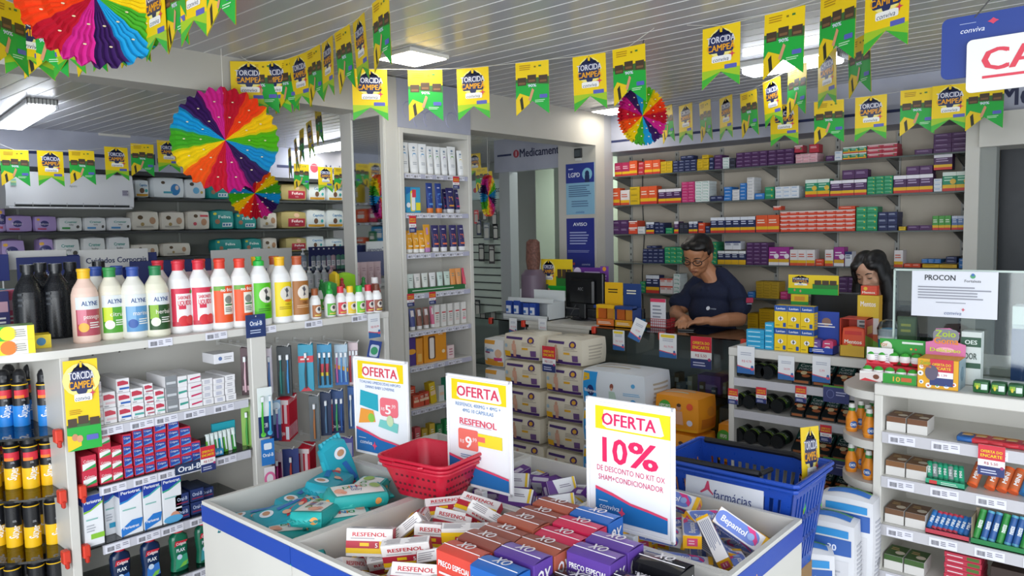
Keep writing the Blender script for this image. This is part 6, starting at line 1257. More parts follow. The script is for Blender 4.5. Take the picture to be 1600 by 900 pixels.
# posters and displays behind the monitor
def board(name, lab, cat, X, x0, x1, y0, y1, items, col='f0d020', lean=0, d=.003):
    a, c = pX(x0, y0, X), pX(x1, y1, X); m0, m1 = pX((x0+x1)/2, y0, X), pX((x0+x1)/2, y1, X); w, h = a.y-c.y, m0.z-m1.z
    return put(carton(w, d, h, col, items, bev=.0004), name, lab, cat, (X, (a.y+c.y)/2, m1.z), (R(lean), 0, R(-90)))
X_ = 4.36
camp = remap(flagA(), .0, .35, .5, 1)+[('r', 0, 0, 1, .30, '1faa3e'), ('r', .5, .3, 1, .55, '2c7c34')]+[('r', .54+.15*i, .5, .67+.15*i, .74, '4a3a2c') for i in range(3)]+[('e', .14, .2, .05, .07, 'c98a66'), ('e', .26, .16, .05, .07, 'd79a74')]
board('campaign_poster', 'yellow and green campaign card standing behind the monitor', 'poster', X_, 845, 895, 405, 464, camp, 'f0d020')
board('display_card', 'purple and white display card behind the monitor', 'card', X_-.03, 897, 944, 418, 436, [('r', 0, 0, 1, 1, '6c3494'), ('e', .12, .6, .4, .4, 'e0d4ec'), ('l', .35, .3, .9, .7, 2, 'd8c4e8')], '6c3494')
board('display_card', 'narrow purple strip card with orange top beside the monitor', 'card', X_-.06, 938, 951, 416, 460, [('r', 0, 0, 1, 1, '7c44a4'), ('e', .5, .9, .08, .08, 'e8a030'), ('l', .2, .2, .8, .7, 5, 'd8c4e8')], '7c44a4')
t = thing('acrylic_display', 'clear white-edged acrylic rack with small blue boxes beside the mouse', 'display rack', (4.05, 3.50, CZ))
a, c = pX(786, 470, 4.0), pX(856, 470, 4.0)
b = B(); L = Vector((4.05, 3.50, CZ)); ac = ('d4d9da', .2); 
b.box(4.0, c.y, CZ, 4.22, a.y, CZ+.012, ac); b.box(4.19, c.y, CZ, 4.20, a.y, CZ+.20, ac); b.box(4.0, c.y, CZ, 4.2, c.y+.006, CZ+.12, ac); b.box(4.06, c.y, CZ+.12, 4.2, a.y, CZ+.128, ac); b.box(4.0, c.y, CZ+.01, 4.004, a.y, CZ+.035, ac); b.box(4.055, c.y, CZ+.12, 4.06, a.y, CZ+.15, ac); b.v = [v-L for v in b.v]; b.build('rack', t)
for i, x in enumerate((794, 806, 821, 831)):
    facing('eyedrop_box', 'medicine box', 'small blue and white box in the acrylic rack, %s from the shelf tower' % ORD[i], 4.03+.012, x-4, x+5, 470 if i < 2 else 474, CZ+.0125, .05, '2848a0', [('r', .1, .2, .9, .7, 'dfe4ee'), ('r', .1, .3, .5, .5, '4878c0')])
# brown lampshade like piece and teal sign seen behind
t = thing('display_bust', 'blurred brown rounded piece on a mauve body behind the acrylic rack', 'display piece', (4.26, pX(833, 400, 4.26).y, CZ))
zz0 = pX(833, 440, 4.26).z-CZ; zz1 = pX(833, 374, 4.26).z-CZ
b = B(); b.loft([((0, 0, 0), .09, .09), ((0, 0, zz0+.05), .085, .085), ((0, 0, zz0+.09), .05, .06)], ('6c5c6c', .5), 20, 2.5); b.build('body', t)
b = B(); b.loft([((0, 0, zz0+.08), .035, .045), ((0, 0, zz0+.16), .045, .055), ((0, 0, zz1-.02), .04, .05), ((0, 0, zz1), .02, .03)], noisy('brown_weave', '5c3c34', '7c5448', 60, .7), 20, 2.5); b.build('head', t)
board('teal_sign', 'round teal sign card behind the acrylic rack', 'sign', 4.32, 819, 849, 424, 444, [('e', .5, .5, .55, .52, '30b4b0'), ('T', 'DESCONTO', .5, .5, .2, '1c4850', .6)], '2c4868')
b = B(); b.box(4.30, pX(849, 440, 4.3).y, CZ+.001, 4.36, pX(819, 440, 4.3).y, pX(834, 444, 4.3).z-.001, ('4c5054', .5)); tag(b.build('sign_stand'), 'dark low stand carrying the round teal sign card', 'stand')
# posters stand on a printer like block
b = B(); b.box(4.32, pX(952, 450, 4.35).y, CZ+.006, 4.44, pX(846, 450, 4.35).y, CZ+.06, ('3c3f44', .4), .006); tag(b.build('receipt_printer'), 'dark low printer block behind the monitor', 'printer')
# yellow and blue counter dispensers
def dispenser(lab, x0, x1, yt, ym, c, c2, word):
    X = 4.02; a, c_, m = pX(x0, yt, X+.02), pX(x1, yt, X+.02), pX((x0+x1)/2, yt, X+.1); w = a.y-c_.y; h = m.z-CZ
    t = thing('counter_dispenser', lab, 'dispenser', (X, (a.y+c_.y)/2, CZ+.0005), (0, 0, R(-90)))
    b = B(); b.box(-w/2, .10, 0, w/2, .104, h, c, .001); b.face((-w/2, .0995, h*.55), (w, 0, 0), (0, 0, h*.42), [('l', .2, .45, .8, .75, 2, 'f0ead0' if c[0] in '12' else '3c3010')]); b.build('back_card', t)
    b = B(); b.box(-w/2, 0, 0, w/2, .1, .004, c); b.box(-w/2, 0, 0, -w/2+.003, .1, h*.45, c); b.box(w/2-.003, 0, 0, w/2, .1, h*.45, c); b.box(-w/2, 0, 0, w/2, .003, h*.17, c2); b.box(-w/2, .0, h*.42, w/2, .05, h*.5, c)
    for i in range(2): b.box(-w/2+w*.5*i+.002, .02, h*.17, -w/2+w*.5*i+w*.45, .045, h*.42, ('b85c1c', 'c88428')[i])
    b.face((-w/2, 0, 0), (w, 0, 0), (0, 0, h*.17), [('l', .1, .3, .9, .7, 2, 'e8e0d0')]); b.build('tray', t)
dispenser('yellow counter dispenser with orange front beside the monitor', 934, 962, 441, 0, 'e8b414', 'd8702c', 'Halls')
dispenser('dark blue counter dispenser beside the yellow one', 963, 991, 443, 0, '24407c', 'e0a020', 'Bom')
for i, (px, lab) in enumerate(((985, 'first'), (994, 'second'), (1003, 'third'))):
    p = pZ(px, 508, CZ); t = thing('roll_on_bottle', 'small black and blue bottle at the counter edge, %s from the blue dispenser' % lab, 'bottle', (p.x+.01, p.y, CZ+.0005), group='roll-on bottles on the glass counter')
    b = B(); b.lathe([(0, 0, '2c84b8'), (.017, 0, '2c84b8'), (.018, .04, '16181c'), (.018, .08, '16181c'), (0, .08, '16181c')], 16); b.build('body', t)
    b = B(); b.lathe([(0, .08, 'b8bcc0'), (.015, .08, '16181c'), (.015, .105, '16181c'), (0, .108, '16181c')], 14); b.build('cap', t)
p = pZ(1028, 512, CZ)
t = thing('wire_basket', 'red wire basket with dark small goods at the glass counter edge', 'basket', (p.x+.06, p.y, CZ+.0005), (0, 0, R(-90)))
b = B(); rw, rh, rd = .12, .05, .10
for z in (0, .018, .036, rh): b.tube([(-rw/2, -rd/2, z+.002), (rw/2, -rd/2, z+.002), (rw/2, rd/2, z+.002), (-rw/2, rd/2, z+.002)], .0018, 'c02430', 5, True)
for i in range(9):
    for s in (-1, 1): b.tube([(-rw/2+rw*i/8, s*rd/2, .002), (-rw/2+rw*i/8, s*rd/2, rh)], .0014, 'c02430', 4); b.tube([(s*rw/2, -rd/2+rd*i/8, .002), (s*rw/2, -rd/2+rd*i/8, rh)], .0014, 'c02430', 4)
b.build('wire', t)
rnd = random.Random(5)
for i in range(7):
    b = carton(.035, .02, .085, ('1c1d22', .4), [('r', .1, .3, .9, .6, ('d8384c', 'e8e4e4', '3c3c44', 'c8a030')[i % 4])]); put(b, 'makeup_pack', 'dark small pack standing in the red wire basket, %s from its monitor side' % ORD[i], 'makeup pack', (p.x+.035+.02*(i % 3), p.y+.042-.014*i, CZ+.006), (R(rnd.uniform(-8, 8)), R(rnd.uniform(-12, 12)), R(-90)), 'packs in the red wire basket')
facing('info_card', 'card', 'white pink-topped card standing behind the red wire basket', 4.16, 1016, 1040, 467, CZ, .004, 'dfe0e4', [('r', 0, .88, 1, 1, 'd83c60'), ('l', .15, .3, .8, .8, 4, '9094a0')])
# tags hanging on the glass front
def hang(mesh, lab, px, py, X, tilt=0):
    p = pX(px, py, X); o = tag(mesh.build('price_card', None, (X-.004, p.y, p.z), (R(tilt), 0, R(-90))), lab, 'price card'); return o
gxx = CX-.008
hang(white_tag(.085, .125, 'R$ 12,25'), 'white offer card on the glass counter below the dispensers', 967, 516, gxx)
o = hang(white_tag(.085, .13, '19,99', False), 'tilted white offer card clipped to the counter edge under the black bottles', 1003, 500, gxx-.02); o.rotation_euler = (R(-10), R(20), R(-90))
hang(white_tag(.115, .145, 'R$ 79,90'), 'larger white offer card in the middle of the glass counter', 1044, 521, gxx)
hang(price_tag(.13, .185), 'large red and navy offer card on the glass counter below the typing man', 1096, 526, gxx)
hang(white_tag(.07, .11, 'R$ 22,90', False), 'faded white card on the glass case next to the tower', 802, 497, gxx)
hang(white_tag(.07, .11, 'R$ 36,75', False), 'faded white card on the cream desk front', 848, 498, gxx)
hang(price_tag(.10, .155), 'red and navy offer card hanging on the beige diaper packs', 858, 541, PX_-.045)
# inside the glass counter
p = pX(985, 550, 4.05)
t = thing('funnel_scoop', 'orange red plastic scoop lying in the glass counter', 'scoop', (4.03, p.y, .68))
b = B(); b.T = Matrix.Rotation(R(90), 4, 'X') @ Matrix.Rotation(R(-20), 4, 'Y'); b.lathe([(0, 0, 'c83c24'), (.045, 0, 'c83c24'), (.035, .05, 'c83c24'), (.014, .10, 'c83c24'), (.008, .2, 'c83c24'), (0, .2, 'c83c24')], 18); b.v = [v+Vector((0, 0, .05)) for v in b.v]; b.build('scoop', t)
rnd = random.Random(9)
for i in range(20):
    y = 2.66-.038*i; c = ('c8c4bc', '8c6c44', 'b8bcc0', '4c6c84', 'd0c8a8')[i % 5]
    if 1.84 < y: put(carton(.03, .07, .04+.025*(i % 3), c, [('r', .1, .4, .9, .7, 'e8e4dc')]), 'pill_strip_box', 'small muted box on the glass shelf inside the counter, %s from the desk' % ORD[min(i, 19)], 'pill box', (3.98+.05*(i % 2), y, GSZ+.0065), (0, 0, R(-90)), 'small boxes inside the glass counter')
facing('storage_box', 'box', 'lilac plastic box inside the glass counter', 4.0, 1090, 1126, 587, GSZ+.0065, .1, '8c64b4', [('q', .15, .2, .85, .5, .1, 'c0a8d8')])
for i, (x0, x1, yt, c, lab) in enumerate(((1108, 1122, 640, 'd8b428', 'yellow carton low inside the glass counter'), (1124, 1142, 638, 'd4d4d0', 'white carton low inside the glass counter'), (1085, 1106, 644, 'c8c8c8', 'pale stacked packs low inside the glass counter'))):
    facing('stock_carton', 'carton', lab, 4.02, x0, x1, yt, .4205, .15, c, [('l', .2, .3, .8, .7, 3, 'a06c30')])
# ---------------- on top of the middle counter shelf --------------------------
mz = 1.1005; X1 = MX+.03
def grid(name, cat, x0, x1, yt, yb, rows, cols, col, items, lab, X=X1, zs=mz, d=.05, right=()):
    a, c, m = pX(x0, yt, X), pX(x1, yt, X), pX((x0+x1)/2, yt, X); w = (a.y-c.y)/cols; h = (m.z-zs)/rows; s = carton(w-.0015, d, h-.0006, col, items, right=right, bev=.0008).build(name)
    for i in range(cols):
        for j in range(rows):
            o = dup(s, (X, a.y-w*(i+.5), zs+j*h), (0, 0, R(-90)), lab+', %s column from the man, %s up' % (ORD[i], ORD[j])); o['category'] = cat
lav = [('r', 0, .74, 1, 1, '2050a0'), ('T', 'Lavitan', .5, .87, .1, 'e8ecf4', .7), ('e', .5, .42, .12, .10, 'f0f0f0'), ('r', .40, .40, .6, .44, '303030'), ('r', .47, .33, .53, .51, '303030'), ('r', .7, .06, .92, .24, '2050a0'), ('l', .1, .1, .5, .16, 1, '806c10')]
grid('throat_spray_box', 'medicine box', 1166, 1194, 515, 0, 4, 1, '2c9cc8', [('l', .1, .3, .9, .7, 1, 'c0e4f0')], 'light blue flat box in the lower pile')
grid('throat_spray_box', 'medicine box', 1195, 1209, 504, 0, 5, 1, '2ca0cc', [('l', .1, .3, .9, .7, 1, 'c0e4f0')], 'light blue flat box in the taller pile')
grid('vitamin_box', 'vitamin box', 1210, 1272, 478, 0, 2, 3, 'ecc814', lav, 'yellow and blue vitamin box', right=[('r', 0, .74, 1, 1, '2050a0'), ('l', .2, .1, .8, .7, 5, '8890b8')])
def tray(lab, x0, x1, yt, yb, c, back, n, sc, word, X=X1, zs=mz):
    a, c_, m, k = pX(x0, yt, X+.07), pX(x1, yt, X+.07), pX((x0+x1)/2, yt, X+.07), pX((x0+x1)/2, yb, X); w = a.y-c_.y; h = m.z-zs; hf = max(.03, k.z-zs)
    t = thing('candy_display', lab, 'candy display', (X, (a.y+c_.y)/2, zs), (0, 0, R(-90)))
    b = B(); b.box(-w/2, 0, 0, w/2, .075, .003, c); b.box(-w/2, 0, 0, w/2, .002, hf, c); b.box(-w/2, 0, 0, -w/2+.002, .075, hf*1.3, c); b.box(w/2-.002, 0, 0, w/2, .075, hf*1.3, c); b.face((-w/2, 0, 0), (w, 0, 0), (0, 0, hf), [('l', .1, .3, .7, .8, 2, 'e8e8f0')]); b.build('tray', t)
    b = B(); b.box(-w/2, .073, 0, w/2, .075, h, back); b.face((-w/2, .0725, h*.5), (w, 0, 0), (0, 0, h*.5), [('e', .5, .5, .22, .2, '8c6c60'), ('l', .15, .2, .85, .45, 2, 'f0f0f0')]); b.build('back_card', t)
    for i in range(n):
        q = sc[i % len(sc)]; g = soft(w/max(1, len(sc))-.006, .014, max(hf*1.7, .06), q, [('e', .5, .35, .25, .2, 'e8d8e0'), ('l', .2, .7, .8, .85, 1, 'f0e8f0')], .12)
        k = i % len(sc); o = tag(g.build('candy_sachet', None), '%s candy sachet in %s, %s in the tray' % ('shiny', lab.split(' with')[0], ORD[i]), 'candy sachet', 'sachets in one tray')
        o.matrix_world = t.matrix_basis @ Matrix.Translation((-w/2+w/len(sc)*(k+.5), .006+.018*(i//len(sc)), .004)) @ Matrix.Rotation(R(-6), 4, 'X')
    return t
tray('blue candy tray with two notched tabs and purple sachets', 1272, 1311, 487, 545, '2444a4', '2444a4', 6, ['6c4c94', 'c83c6c'], 'Freegells')
t = thing('candy_display', 'red and green open candy box with bright sachets', 'candy display', (X1, (pX(1312, 520, X1).y+pX(1352, 520, X1).y)/2, mz), (0, 0, R(-90)))
w = pX(1312, 520, X1).y-pX(1352, 520, X1).y; h = pX(1332, 495, X1+.08).z-mz
b = B(); b.box(-w/2, .0, 0, w/2, .12, .003, 'c8a02c'); b.box(-w/2, 0, 0, w/2, .003, h*.3, 'c8a02c'); b.box(-w/2, 0, 0, -w/2+.003, .12, h, 'b83c28'); b.box(w/2-.003, 0, 0, w/2, .12, h, 'b83c28'); b.box(-w/2, .117, 0, w/2, .12, h, 'b83c28'); b.box(-w/2, .02, h-.004, w/2, .12, h, 'c03c2c')
b.face((w/2, 0, 0), (0, .12, 0), (0, 0, h), [('p', [(0, 0), (1, 0), (1, .4), (0, .6)], '7c9c2c'), ('r', .2, .6, .8, .8, 'd8a038')]); b.build('carton', t)
b = soft(w-.01, .02, h*.75, 'd8502c', [('T', 'Mentos', .5, .5, .15, 'f0e8d8', .8), ('e', .35, .3, .12, .1, 'e0c030'), ('e', .65, .26, .12, .1, '6ca434'), ('r', .1, .76, .9, .9, 'c83028')], .1); b.build('sachet', t, (0, .012, .004))
facing('candy_topper', 'card', 'tall orange candy card rising behind the red candy box', X1+.11, 1340, 1374, 462, mz, .05, 'd8a42c', [('r', 0, 0, 1, .35, 'b8542c'), ('r', 0, .35, 1, .62, 'd4d0cc'), ('r', 0, .62, 1, 1, 'd8b428'), ('T', 'Mentos', .5, .86, .09, 'f0e8e0', .7), ('e', .6, .15, .16, .10, '6c9c34'), ('l', .1, .45, .6, .58, 2, '606468')])
facing('candy_topper', 'card', 'small orange card head on top of the tall candy card', X1+.12, 1345, 1370, 447, pX(1357, 462, X1+.11).z+.001, .04, 'd4482c', [('T', 'Mentos', .5, .3, .25, 'f4ecd8', .8), ('e', .3, .7, .2, .2, 'e0b030')])
p = pX(1382, 535, 3.40)
t = thing('candy_pot', 'blue and white pot with clear wrap behind the small toy eggs', 'candy pot', (3.46, p.y, mz))
b = B(); b.lathe([(0, 0, '1f7cac'), (.036, 0, '1f7cac'), (.042, .085, 'e0e4e6'), (.043, .12, 'e0e4e6'), (.03, .13, '3c98bc'), (0, .135, '3c98bc')], 22); b.build('pot', t)
b = B(); b.lathe([(.044, .10, PLASTIC_CLEAR), (.047, .13, PLASTIC_CLEAR), (.035, .16, PLASTIC_CLEAR), (.012, .17, PLASTIC_CLEAR)], 14); b.build('wrap', t)
# campaign poster and dark monitor in front of the woman
Xw = 3.86
board('campaign_poster', 'yellow and green campaign card above the dark monitor near the woman', 'poster', Xw-.02, 1232, 1310, 430, 460, camp, 'f0d020')
board('campaign_poster', 'lower flap of the campaign card hanging beside the dark monitor', 'poster', Xw-.03, 1236, 1263, 460, 476, [('r', 0, .3, 1, 1, 'e8c81c'), ('r', .2, .4, .8, .8, 'e0982c'), ('r', 0, 0, 1, .3, '2c9c3c')], '2c9c3c')
a, c = pX(1264, 480, Xw), pX(1342, 480, Xw)
t = thing('monitor', 'black monitor seen from behind in front of the seated woman', 'monitor', (Xw+.02, (a.y+c.y)/2, 1.06))
b = B(); b.box(0, c.y-t.location.y, .06, .03, a.y-t.location.y, pX(1300, 457, Xw).z-1.06, bk, .006); b.build('screen_housing', t)
b = B(); b.box(.005, -.03, 0, .02, .03, .08, bk); b.box(-.04, -.1, 0, .1, .1, .01, bk, .003); b.build('stand', t)
b = B(); b.box(3.74, .35, 1.02, 4.1, 1.56, 1.058, LAM, .004); b.box(3.76, .37, 0, 3.79, 1.54, 1.02, LAM); tag(b.build('back_desk'), 'white desk behind the snack shelf carrying the second monitor', 'desk')
# ---------------- on the candy counter -----------------------------------------
rz_ = 1.1155; X2 = RX+.03
# toy egg display
a, c = pX(1343, 600, X2), pX(1432, 600, X2); w = a.y-c.y; cy = (a.y+c.y)/2
t = thing('egg_display', 'tiered white, red and green display of small chocolate eggs', 'candy display', (X2, cy, rz_), (0, 0, R(-90)))
b = B(); hf = .035; b.box(-w/2, 0, 0, w/2, .12, .004, 'e0dcd8'); b.box(-w/2, 0, 0, w/2, .003, hf, 'e0dcd8'); b.face((-w/2, 0, 0), (w, 0, 0), (0, 0, hf), [('p', [(0, 0), (.4, 0), (.36, 1), (0, .7)], 'd8ccc8'), ('p', [(.0, 0), (.35, 0), (.1, .3)], 'c83038'), ('r', .42, 0, 1, 1, '2c9430'), ('e', .3, .5, .3, .25, '6c3c24'), ('T', '10', .66, .5, .5, 'd8a838', .12), ('r', .74, .3, .92, .7, 'c05c2c')]); b.box(-w/2, .06, 0, w/2, .12, .05, 'd83040', .002); b.build('tray', t)
b = B(); ht = pX(1388, 530, X2+.1).z-rz_; b.box(-w*.32, .117, .03, w*.5, .12, ht, '2c9434', .001); b.face((-w*.32, .1165, .05), (w*.82, 0, 0), (0, 0, ht-.05), [('e', .16, .7, .2, .2, 'e8e4d8'), ('e', .22, .5, .16, .16, 'e0d8c8'), ('e', .22, .5, .08, .08, '6c3c24'), ('T', 'TOY', .1, .75, .12, 'c8742c', .16), ('r', .5, .84, .95, .92, 'd8e4d8'), ('r', .72, .35, .92, .5, '7c3c24'), ('e', .7, .65, .04, .04, 'e0c030'), ('e', .8, .65, .04, .04, 'd83c30')], .0005)
b.box(-w*.5, .08, .05, -w*.02, .083, ht*.78, 'e4e0e2'); b.face((-w*.5, .0795, .05), (w*.48, 0, 0), (0, 0, ht*.78-.05), [('l', .1, .2, .9, .7, 4, 'b0a8b4'), ('p', [(0, .0), (1, 0), (1, .1), (0, .3)], 'd8384c')]); b.build('back_card', t)
es = thing('chocolate_egg', None, None)
b = B(); prof = [(0, 0), (.011, .002), (.0175, .012), (.019, .022), (.016, .034), (.009, .043), (0, .046)]
b.lathe([(r, z, 'c8303c' if z < .012 else 'ece8e6') for r, z in prof], 16); b.build('egg', es)
b = B(); b.lathe([(.0168, .034, '3ca034'), (.0160, .036, '3ca034'), (.0095, .0437, '3ca034'), (0, .0468, '3ca034')], 14); b.build('cap_wrap', es)
for i in range(5):
    o = dup(es, (X2+.028, cy+w*.40-w*.2*i, rz_+.006), (0, 0, R(30*i)), 'small red and white chocolate egg in the front tier, %s from the juice shelf' % ORD[i], 'chocolate eggs in the display'); o['category'] = 'chocolate egg'
for i in range(5):
    o = dup(es, (X2+.09, cy+w*.42-w*.2*i, rz_+.052), (0, 0, R(40*i)), 'small green-capped chocolate egg in the upper tier, %s from the juice shelf' % ORD[i], 'chocolate eggs in the display'); o['category'] = 'chocolate egg'
# gum box with bubble header
X3 = RX+.02; a, c = pX(1433, 610, X3), pX(1497, 610, X3); w = a.y-c.y; cy = (a.y+c.y)/2; h = pX(1465, 562, X3).z-rz_
t = thing('gum_box', 'yellow box of eyeball gum with pink bubble header', 'candy display', (X3, cy, rz_), (0, 0, R(-90)))
eyes = [('e', u, v, .07+.02*(i % 2), .07+.02*(i % 2), 'ecebe6') for i, (u, v) in enumerate(((.1, .2), (.28, .1), (.5, .12), (.72, .14), (.9, .2), (.08, .5), (.1, .72)))]+[('e', u, v, .03, .03, q) for (u, v), q in zip(((.1, .2), (.28, .1), (.5, .12), (.72, .14), (.9, .2), (.08, .5)), ('2c6cb0', 'b83c2c', '3c8c3c', '2c6cb0', 'b83c2c', '3c3c3c'))]
b = B(); b.box(-w/2, 0, 0, w/2, .11, h, 'e0a414', .001); b.face((-w/2, 0, 0), (w, 0, 0), (0, 0, h), eyes+[('e', .36, .55, .2, .26, '5c5468'), ('T', 'Zoio', .2, .88, .12, '98b02c', .26), ('T', 'Goma', .22, .76, .09, 'd07028', .26)]); b.face((w/2, 0, 0), (0, .11, 0), (0, 0, h), [('r', 0, 0, 1, 1, '8ca0a8'), ('e', .5, .5, .25, .25, '5c7c8c')]); b.build('carton', t)
b = B(); hh = pX(1465, 512, X3+.10).z-rz_; ol = [(-w*.5, h-.02), (w*.5, h-.02), (w*.5, h+(hh-h)*.42), (w*.30, h+(hh-h)*.5), (w*.34, h+(hh-h)*.85), (w*.1, hh), (-w*.25, h+(hh-h)*.96), (-w*.32, h+(hh-h)*.5), (-w*.5, h+(hh-h)*.45)]
b.T = Matrix.Translation((0, .108, 0)) @ Matrix.Rotation(R(90), 4, 'X'); b.prism([(x, z) for x, z in ol], 0, .003, 'd070a0'); b.T = None
b.face((-w*.5, .1045, h), (w, 0, 0), (0, 0, hh-h), [('q', .18, .48, .84, .96, .2, '7c7c84'), ('T', 'Zoio', .5, .80, .24, 'a8c02c', .5), ('T', 'Goma', .52, .54, .24, 'e0842c', .6), ('e', .5, .2, .3, .1, 'f0a8c0'), ('T', 'Delicioso', .5, .2, .14, 'c8d83c', .8)]); b.build('header_card', t)
b = B(); b.box(-.035, -.003, 0, .035, -.001, h*.9, '2c3870'); b.face((-.035, -.0032, 0), (.07, 0, 0), (0, 0, h*.9), [('r', 0, .52, 1, 1, 'c8283c'), ('r', 0, .3, 1, .52, 'ececee'), ('T', 'OFERTA DO', .5, .8, .1, 'e8c820', .8), ('T', 'ENCARTE', .5, .66, .1, 'e8c820', .8), ('t', 'R$ 1,99', .5, .41, .09, 'b03040', .6)]); b.build('offer_card', t, (.012, 0, .012))
facing('supplement_box', 'box', 'white carton with dark green bands behind the eyeball gum', RX+.15, 1502, 1534, 519, rz_, .05, 'c8d0cc', [('r', 0, .72, 1, .90, '1f4c34'), ('r', 0, .32, 1, .42, '1f4c34'), ('T', 'DOR', .5, .55, .12, '3c4c44', .6), ('T', 'OES', .5, .81, .08, 'd0dcd4', .6)])
facing('hair_dye_box', 'box', 'dark green card leaning behind the screen beside the eggs', RX+.26, 1402, 1432, 495, rz_, .02, '4c5c44', [('r', .08, .04, .92, .96, '5c6c50'), ('l', .2, .7, .8, .9, 2, 'b0a850')])
for i, (x0, x1) in enumerate(((1519, 1545), (1547, 1572), (1574, 1600), (1602, 1630))):
    a, c = pX(x0, 600, RX+.03), pX(x1, 600, RX+.03)
    b = soft(a.y-c.y, .05, .04, '1f5c30', [('r', .1, .5, .5, .85, '88b03c'), ('r', .55, .3, .95, .8, 'c8d4cc'), ('e', .3, .5, .1, .2, 'd8c840')], .12); tag(b.build('snack_pack', None, (RX+.03, (a.y+c.y)/2, rz_), (0, 0, R(-90))), 'green flat snack pack on the candy counter, %s from the eyeball gum' % ORD[i], 'snack pack')
# items behind the screen
facing('boxed_device', 'box', 'tall blue and white carton behind the glass screen at the photo edge', 3.15, 1582, 1640, 480, 1.062, .1, 'c4c8d0', [('r', 0, 0, .4, .75, '24407c'), ('r', 0, .8, 1, 1, 'e4e4e6')])
b = B(); b.box(3.55, -.7, 0, 3.75, .3, 1.36, ('202327', .4), .01); tag(b.build('dark_cabinet'), 'dark cabinet behind the glass screen', 'cabinet')
# notice on the screen
a, c = pX(1425, 430, 3.012), pX(1558, 500, 3.012); w, h = a.y-c.y, a.z-pX(1425, 500, 3.012).z
pts = []
b = B(); b.box(-w/2, 0, 0, w/2, .0015, h, 'd9dbe3', .0004)
b.face((-w/2, 0, 0), (w, 0, 0), (0, 0, h), [('T', 'PROCON', .34, .86, .12, '2c2e34', .36), ('e', .72, .90, .05, .05, '4c9c6c'), ('e', .72, .93, .03, .03, '3c6cb0'), ('t', 'Fortaleza', .72, .80, .06, '34363c', .2), ('l', .08, .38, .95, .68, 5, '8c8e98'), ('l', .3, .3, .72, .335, 1, '8c8e98'), ('i', 'conviva', .5, .1, .08, '5c6c94', .2), ('p', [(.62, .14), (.63, .17), (.645, .18), (.63, .19), (.62, .22), (.61, .19), (.595, .18), (.61, .17)], 'c85c6c')])
put(b, 'notice_sheet', 'white printed notice sheet fixed on the glass screen', 'notice', (3.012, (a.y+c.y)/2, c.z), (0, 0, R(-90)))
# ---------------- contents of the middle shelf --------------------------------
MS = [.955, .80, .63, .46]
def jar(lab, X, y, z, rz, name='protein_jar'):
    t = thing(name, lab, 'jar', (X, y, z+.034)); t.rotation_euler = (R(90), 0, R(rz))
    k = ('15191c', .25)
    b = B(); b.lathe([(0, -.06, k), (.031, -.06, k), (.033, -.055, k), (.033, .03, k), (.026, .038, k), (0, .038, k)], 20); b.wrap(.033, -.045, .02, 0, 200, [('r', 0, .1, 1, .9, '24402c'), ('T', 'Coral', .5, .6, .25, 'c8d0c4', .5), ('r', .2, .2, .8, .4, '8cac3c')]); b.build('body', t)
    b = B(); b.lathe([(0, .038, k), (.033, .038, k), (.033, .062, k), (.03, .064, k), (0, .064, k)], 20); b.build('lid', t)
for tr, xs in ((0, (1160, 1176, 1192, 1206)), (1, (1158, 1178, 1200, 1222)), (2, (1160, 1180, 1202, 1222))):
    for i, px in enumerate(xs):
        p = pX(px, 600, MX+.09); jar('black jar lying sideways, %s shelf of the snack unit, %s from the glass counter' % (TIER[tr], ORD[i]), MX+.09, p.y, MS[tr]+.001, 90+0)
cb = [('r', .02, .04, .98, .96, '141c1e'), ('r', .03, .56, .97, .98, '17463f'), ('T', 'Coral', .5, .78, .16, 'c4ccc8', .7), ('T', 'FORCE', .5, .58, .12, 'b4b8b8', .7), ('r', .08, .36, .92, .46, 'b86438'), ('e', .5, .36, .12, .1, 'd8c498'), ('e', .68, .2, .16, .08, 'a8603c')]
def tilted(tr, x0s, lab, name='snack_box'):
    for i, (x0, x1) in enumerate(x0s):
        a, c = pX(x0, 600, MX+.03), pX(x1, 600, MX+.03); w = a.y-c.y-.004
        b = B(); q = [(-w/2, 0, 0), (w/2, 0, 0), (w/2, .10, 0), (-w/2, .10, 0), (-w/2, 0, .022), (w/2, 0, .022), (w/2, .10, .088), (-w/2, .10, .088)]
        b.add(q, [(0, 3, 2, 1), (0, 1, 5, 4), (1, 2, 6, 5), (2, 3, 7, 6), (3, 0, 4, 7), (4, 5, 6, 7)], '101a1c'); b.face((-w/2, 0, .022), (w, 0, 0), (0, .10, .066), cb); b.face((-w/2, 0, 0), (w, 0, 0), (0, 0, .022), [('r', .1, .3, .9, .8, '9c5c34')])
        put(b, name, lab % ORD[i], 'snack box', (MX+.02, (a.y+c.y)/2, MS[tr]+.001), (0, 0, R(-90)))
for tr, xs in ((0, ((1238, 1268), (1269, 1300), (1301, 1331))), (1, ((1236, 1258), (1259, 1283), (1284, 1308), (1309, 1331))), (2, ((1238, 1268), (1269, 1300), (1301, 1331))), (3, ((1240, 1269), (1270, 1300), (1301, 1331)))):
    tilted(tr, xs, 'black and green snack box, ' + TIER[tr] + ' shelf of the snack unit, %s from the jars')
mx = MX-.012
hang(white_tag(.085, .13, 'R$ 4,78', False), 'white offer card at the counter-side end of the snack shelf', 1166, 541, mx)
hang(white_tag(.075, .11, '24,99', False), 'white offer card with yellow boxes picture and price twenty-four', 1229, 556, mx)
hang(white_tag(.078, .115, '5,99', False), 'white offer card with pink picture and price five', 1284, 557, mx)
for px, py, lab in ((1252, 603, 'below the upper snack shelf'), (1291, 664, 'below the second snack shelf'), (1190, 605, 'small one beside the black jars'), (1146, 607, 'at the glass counter end')): hang(price_tag(.05, .075), 'red and navy offer card on the snack unit, '+lab, px, py, mx)
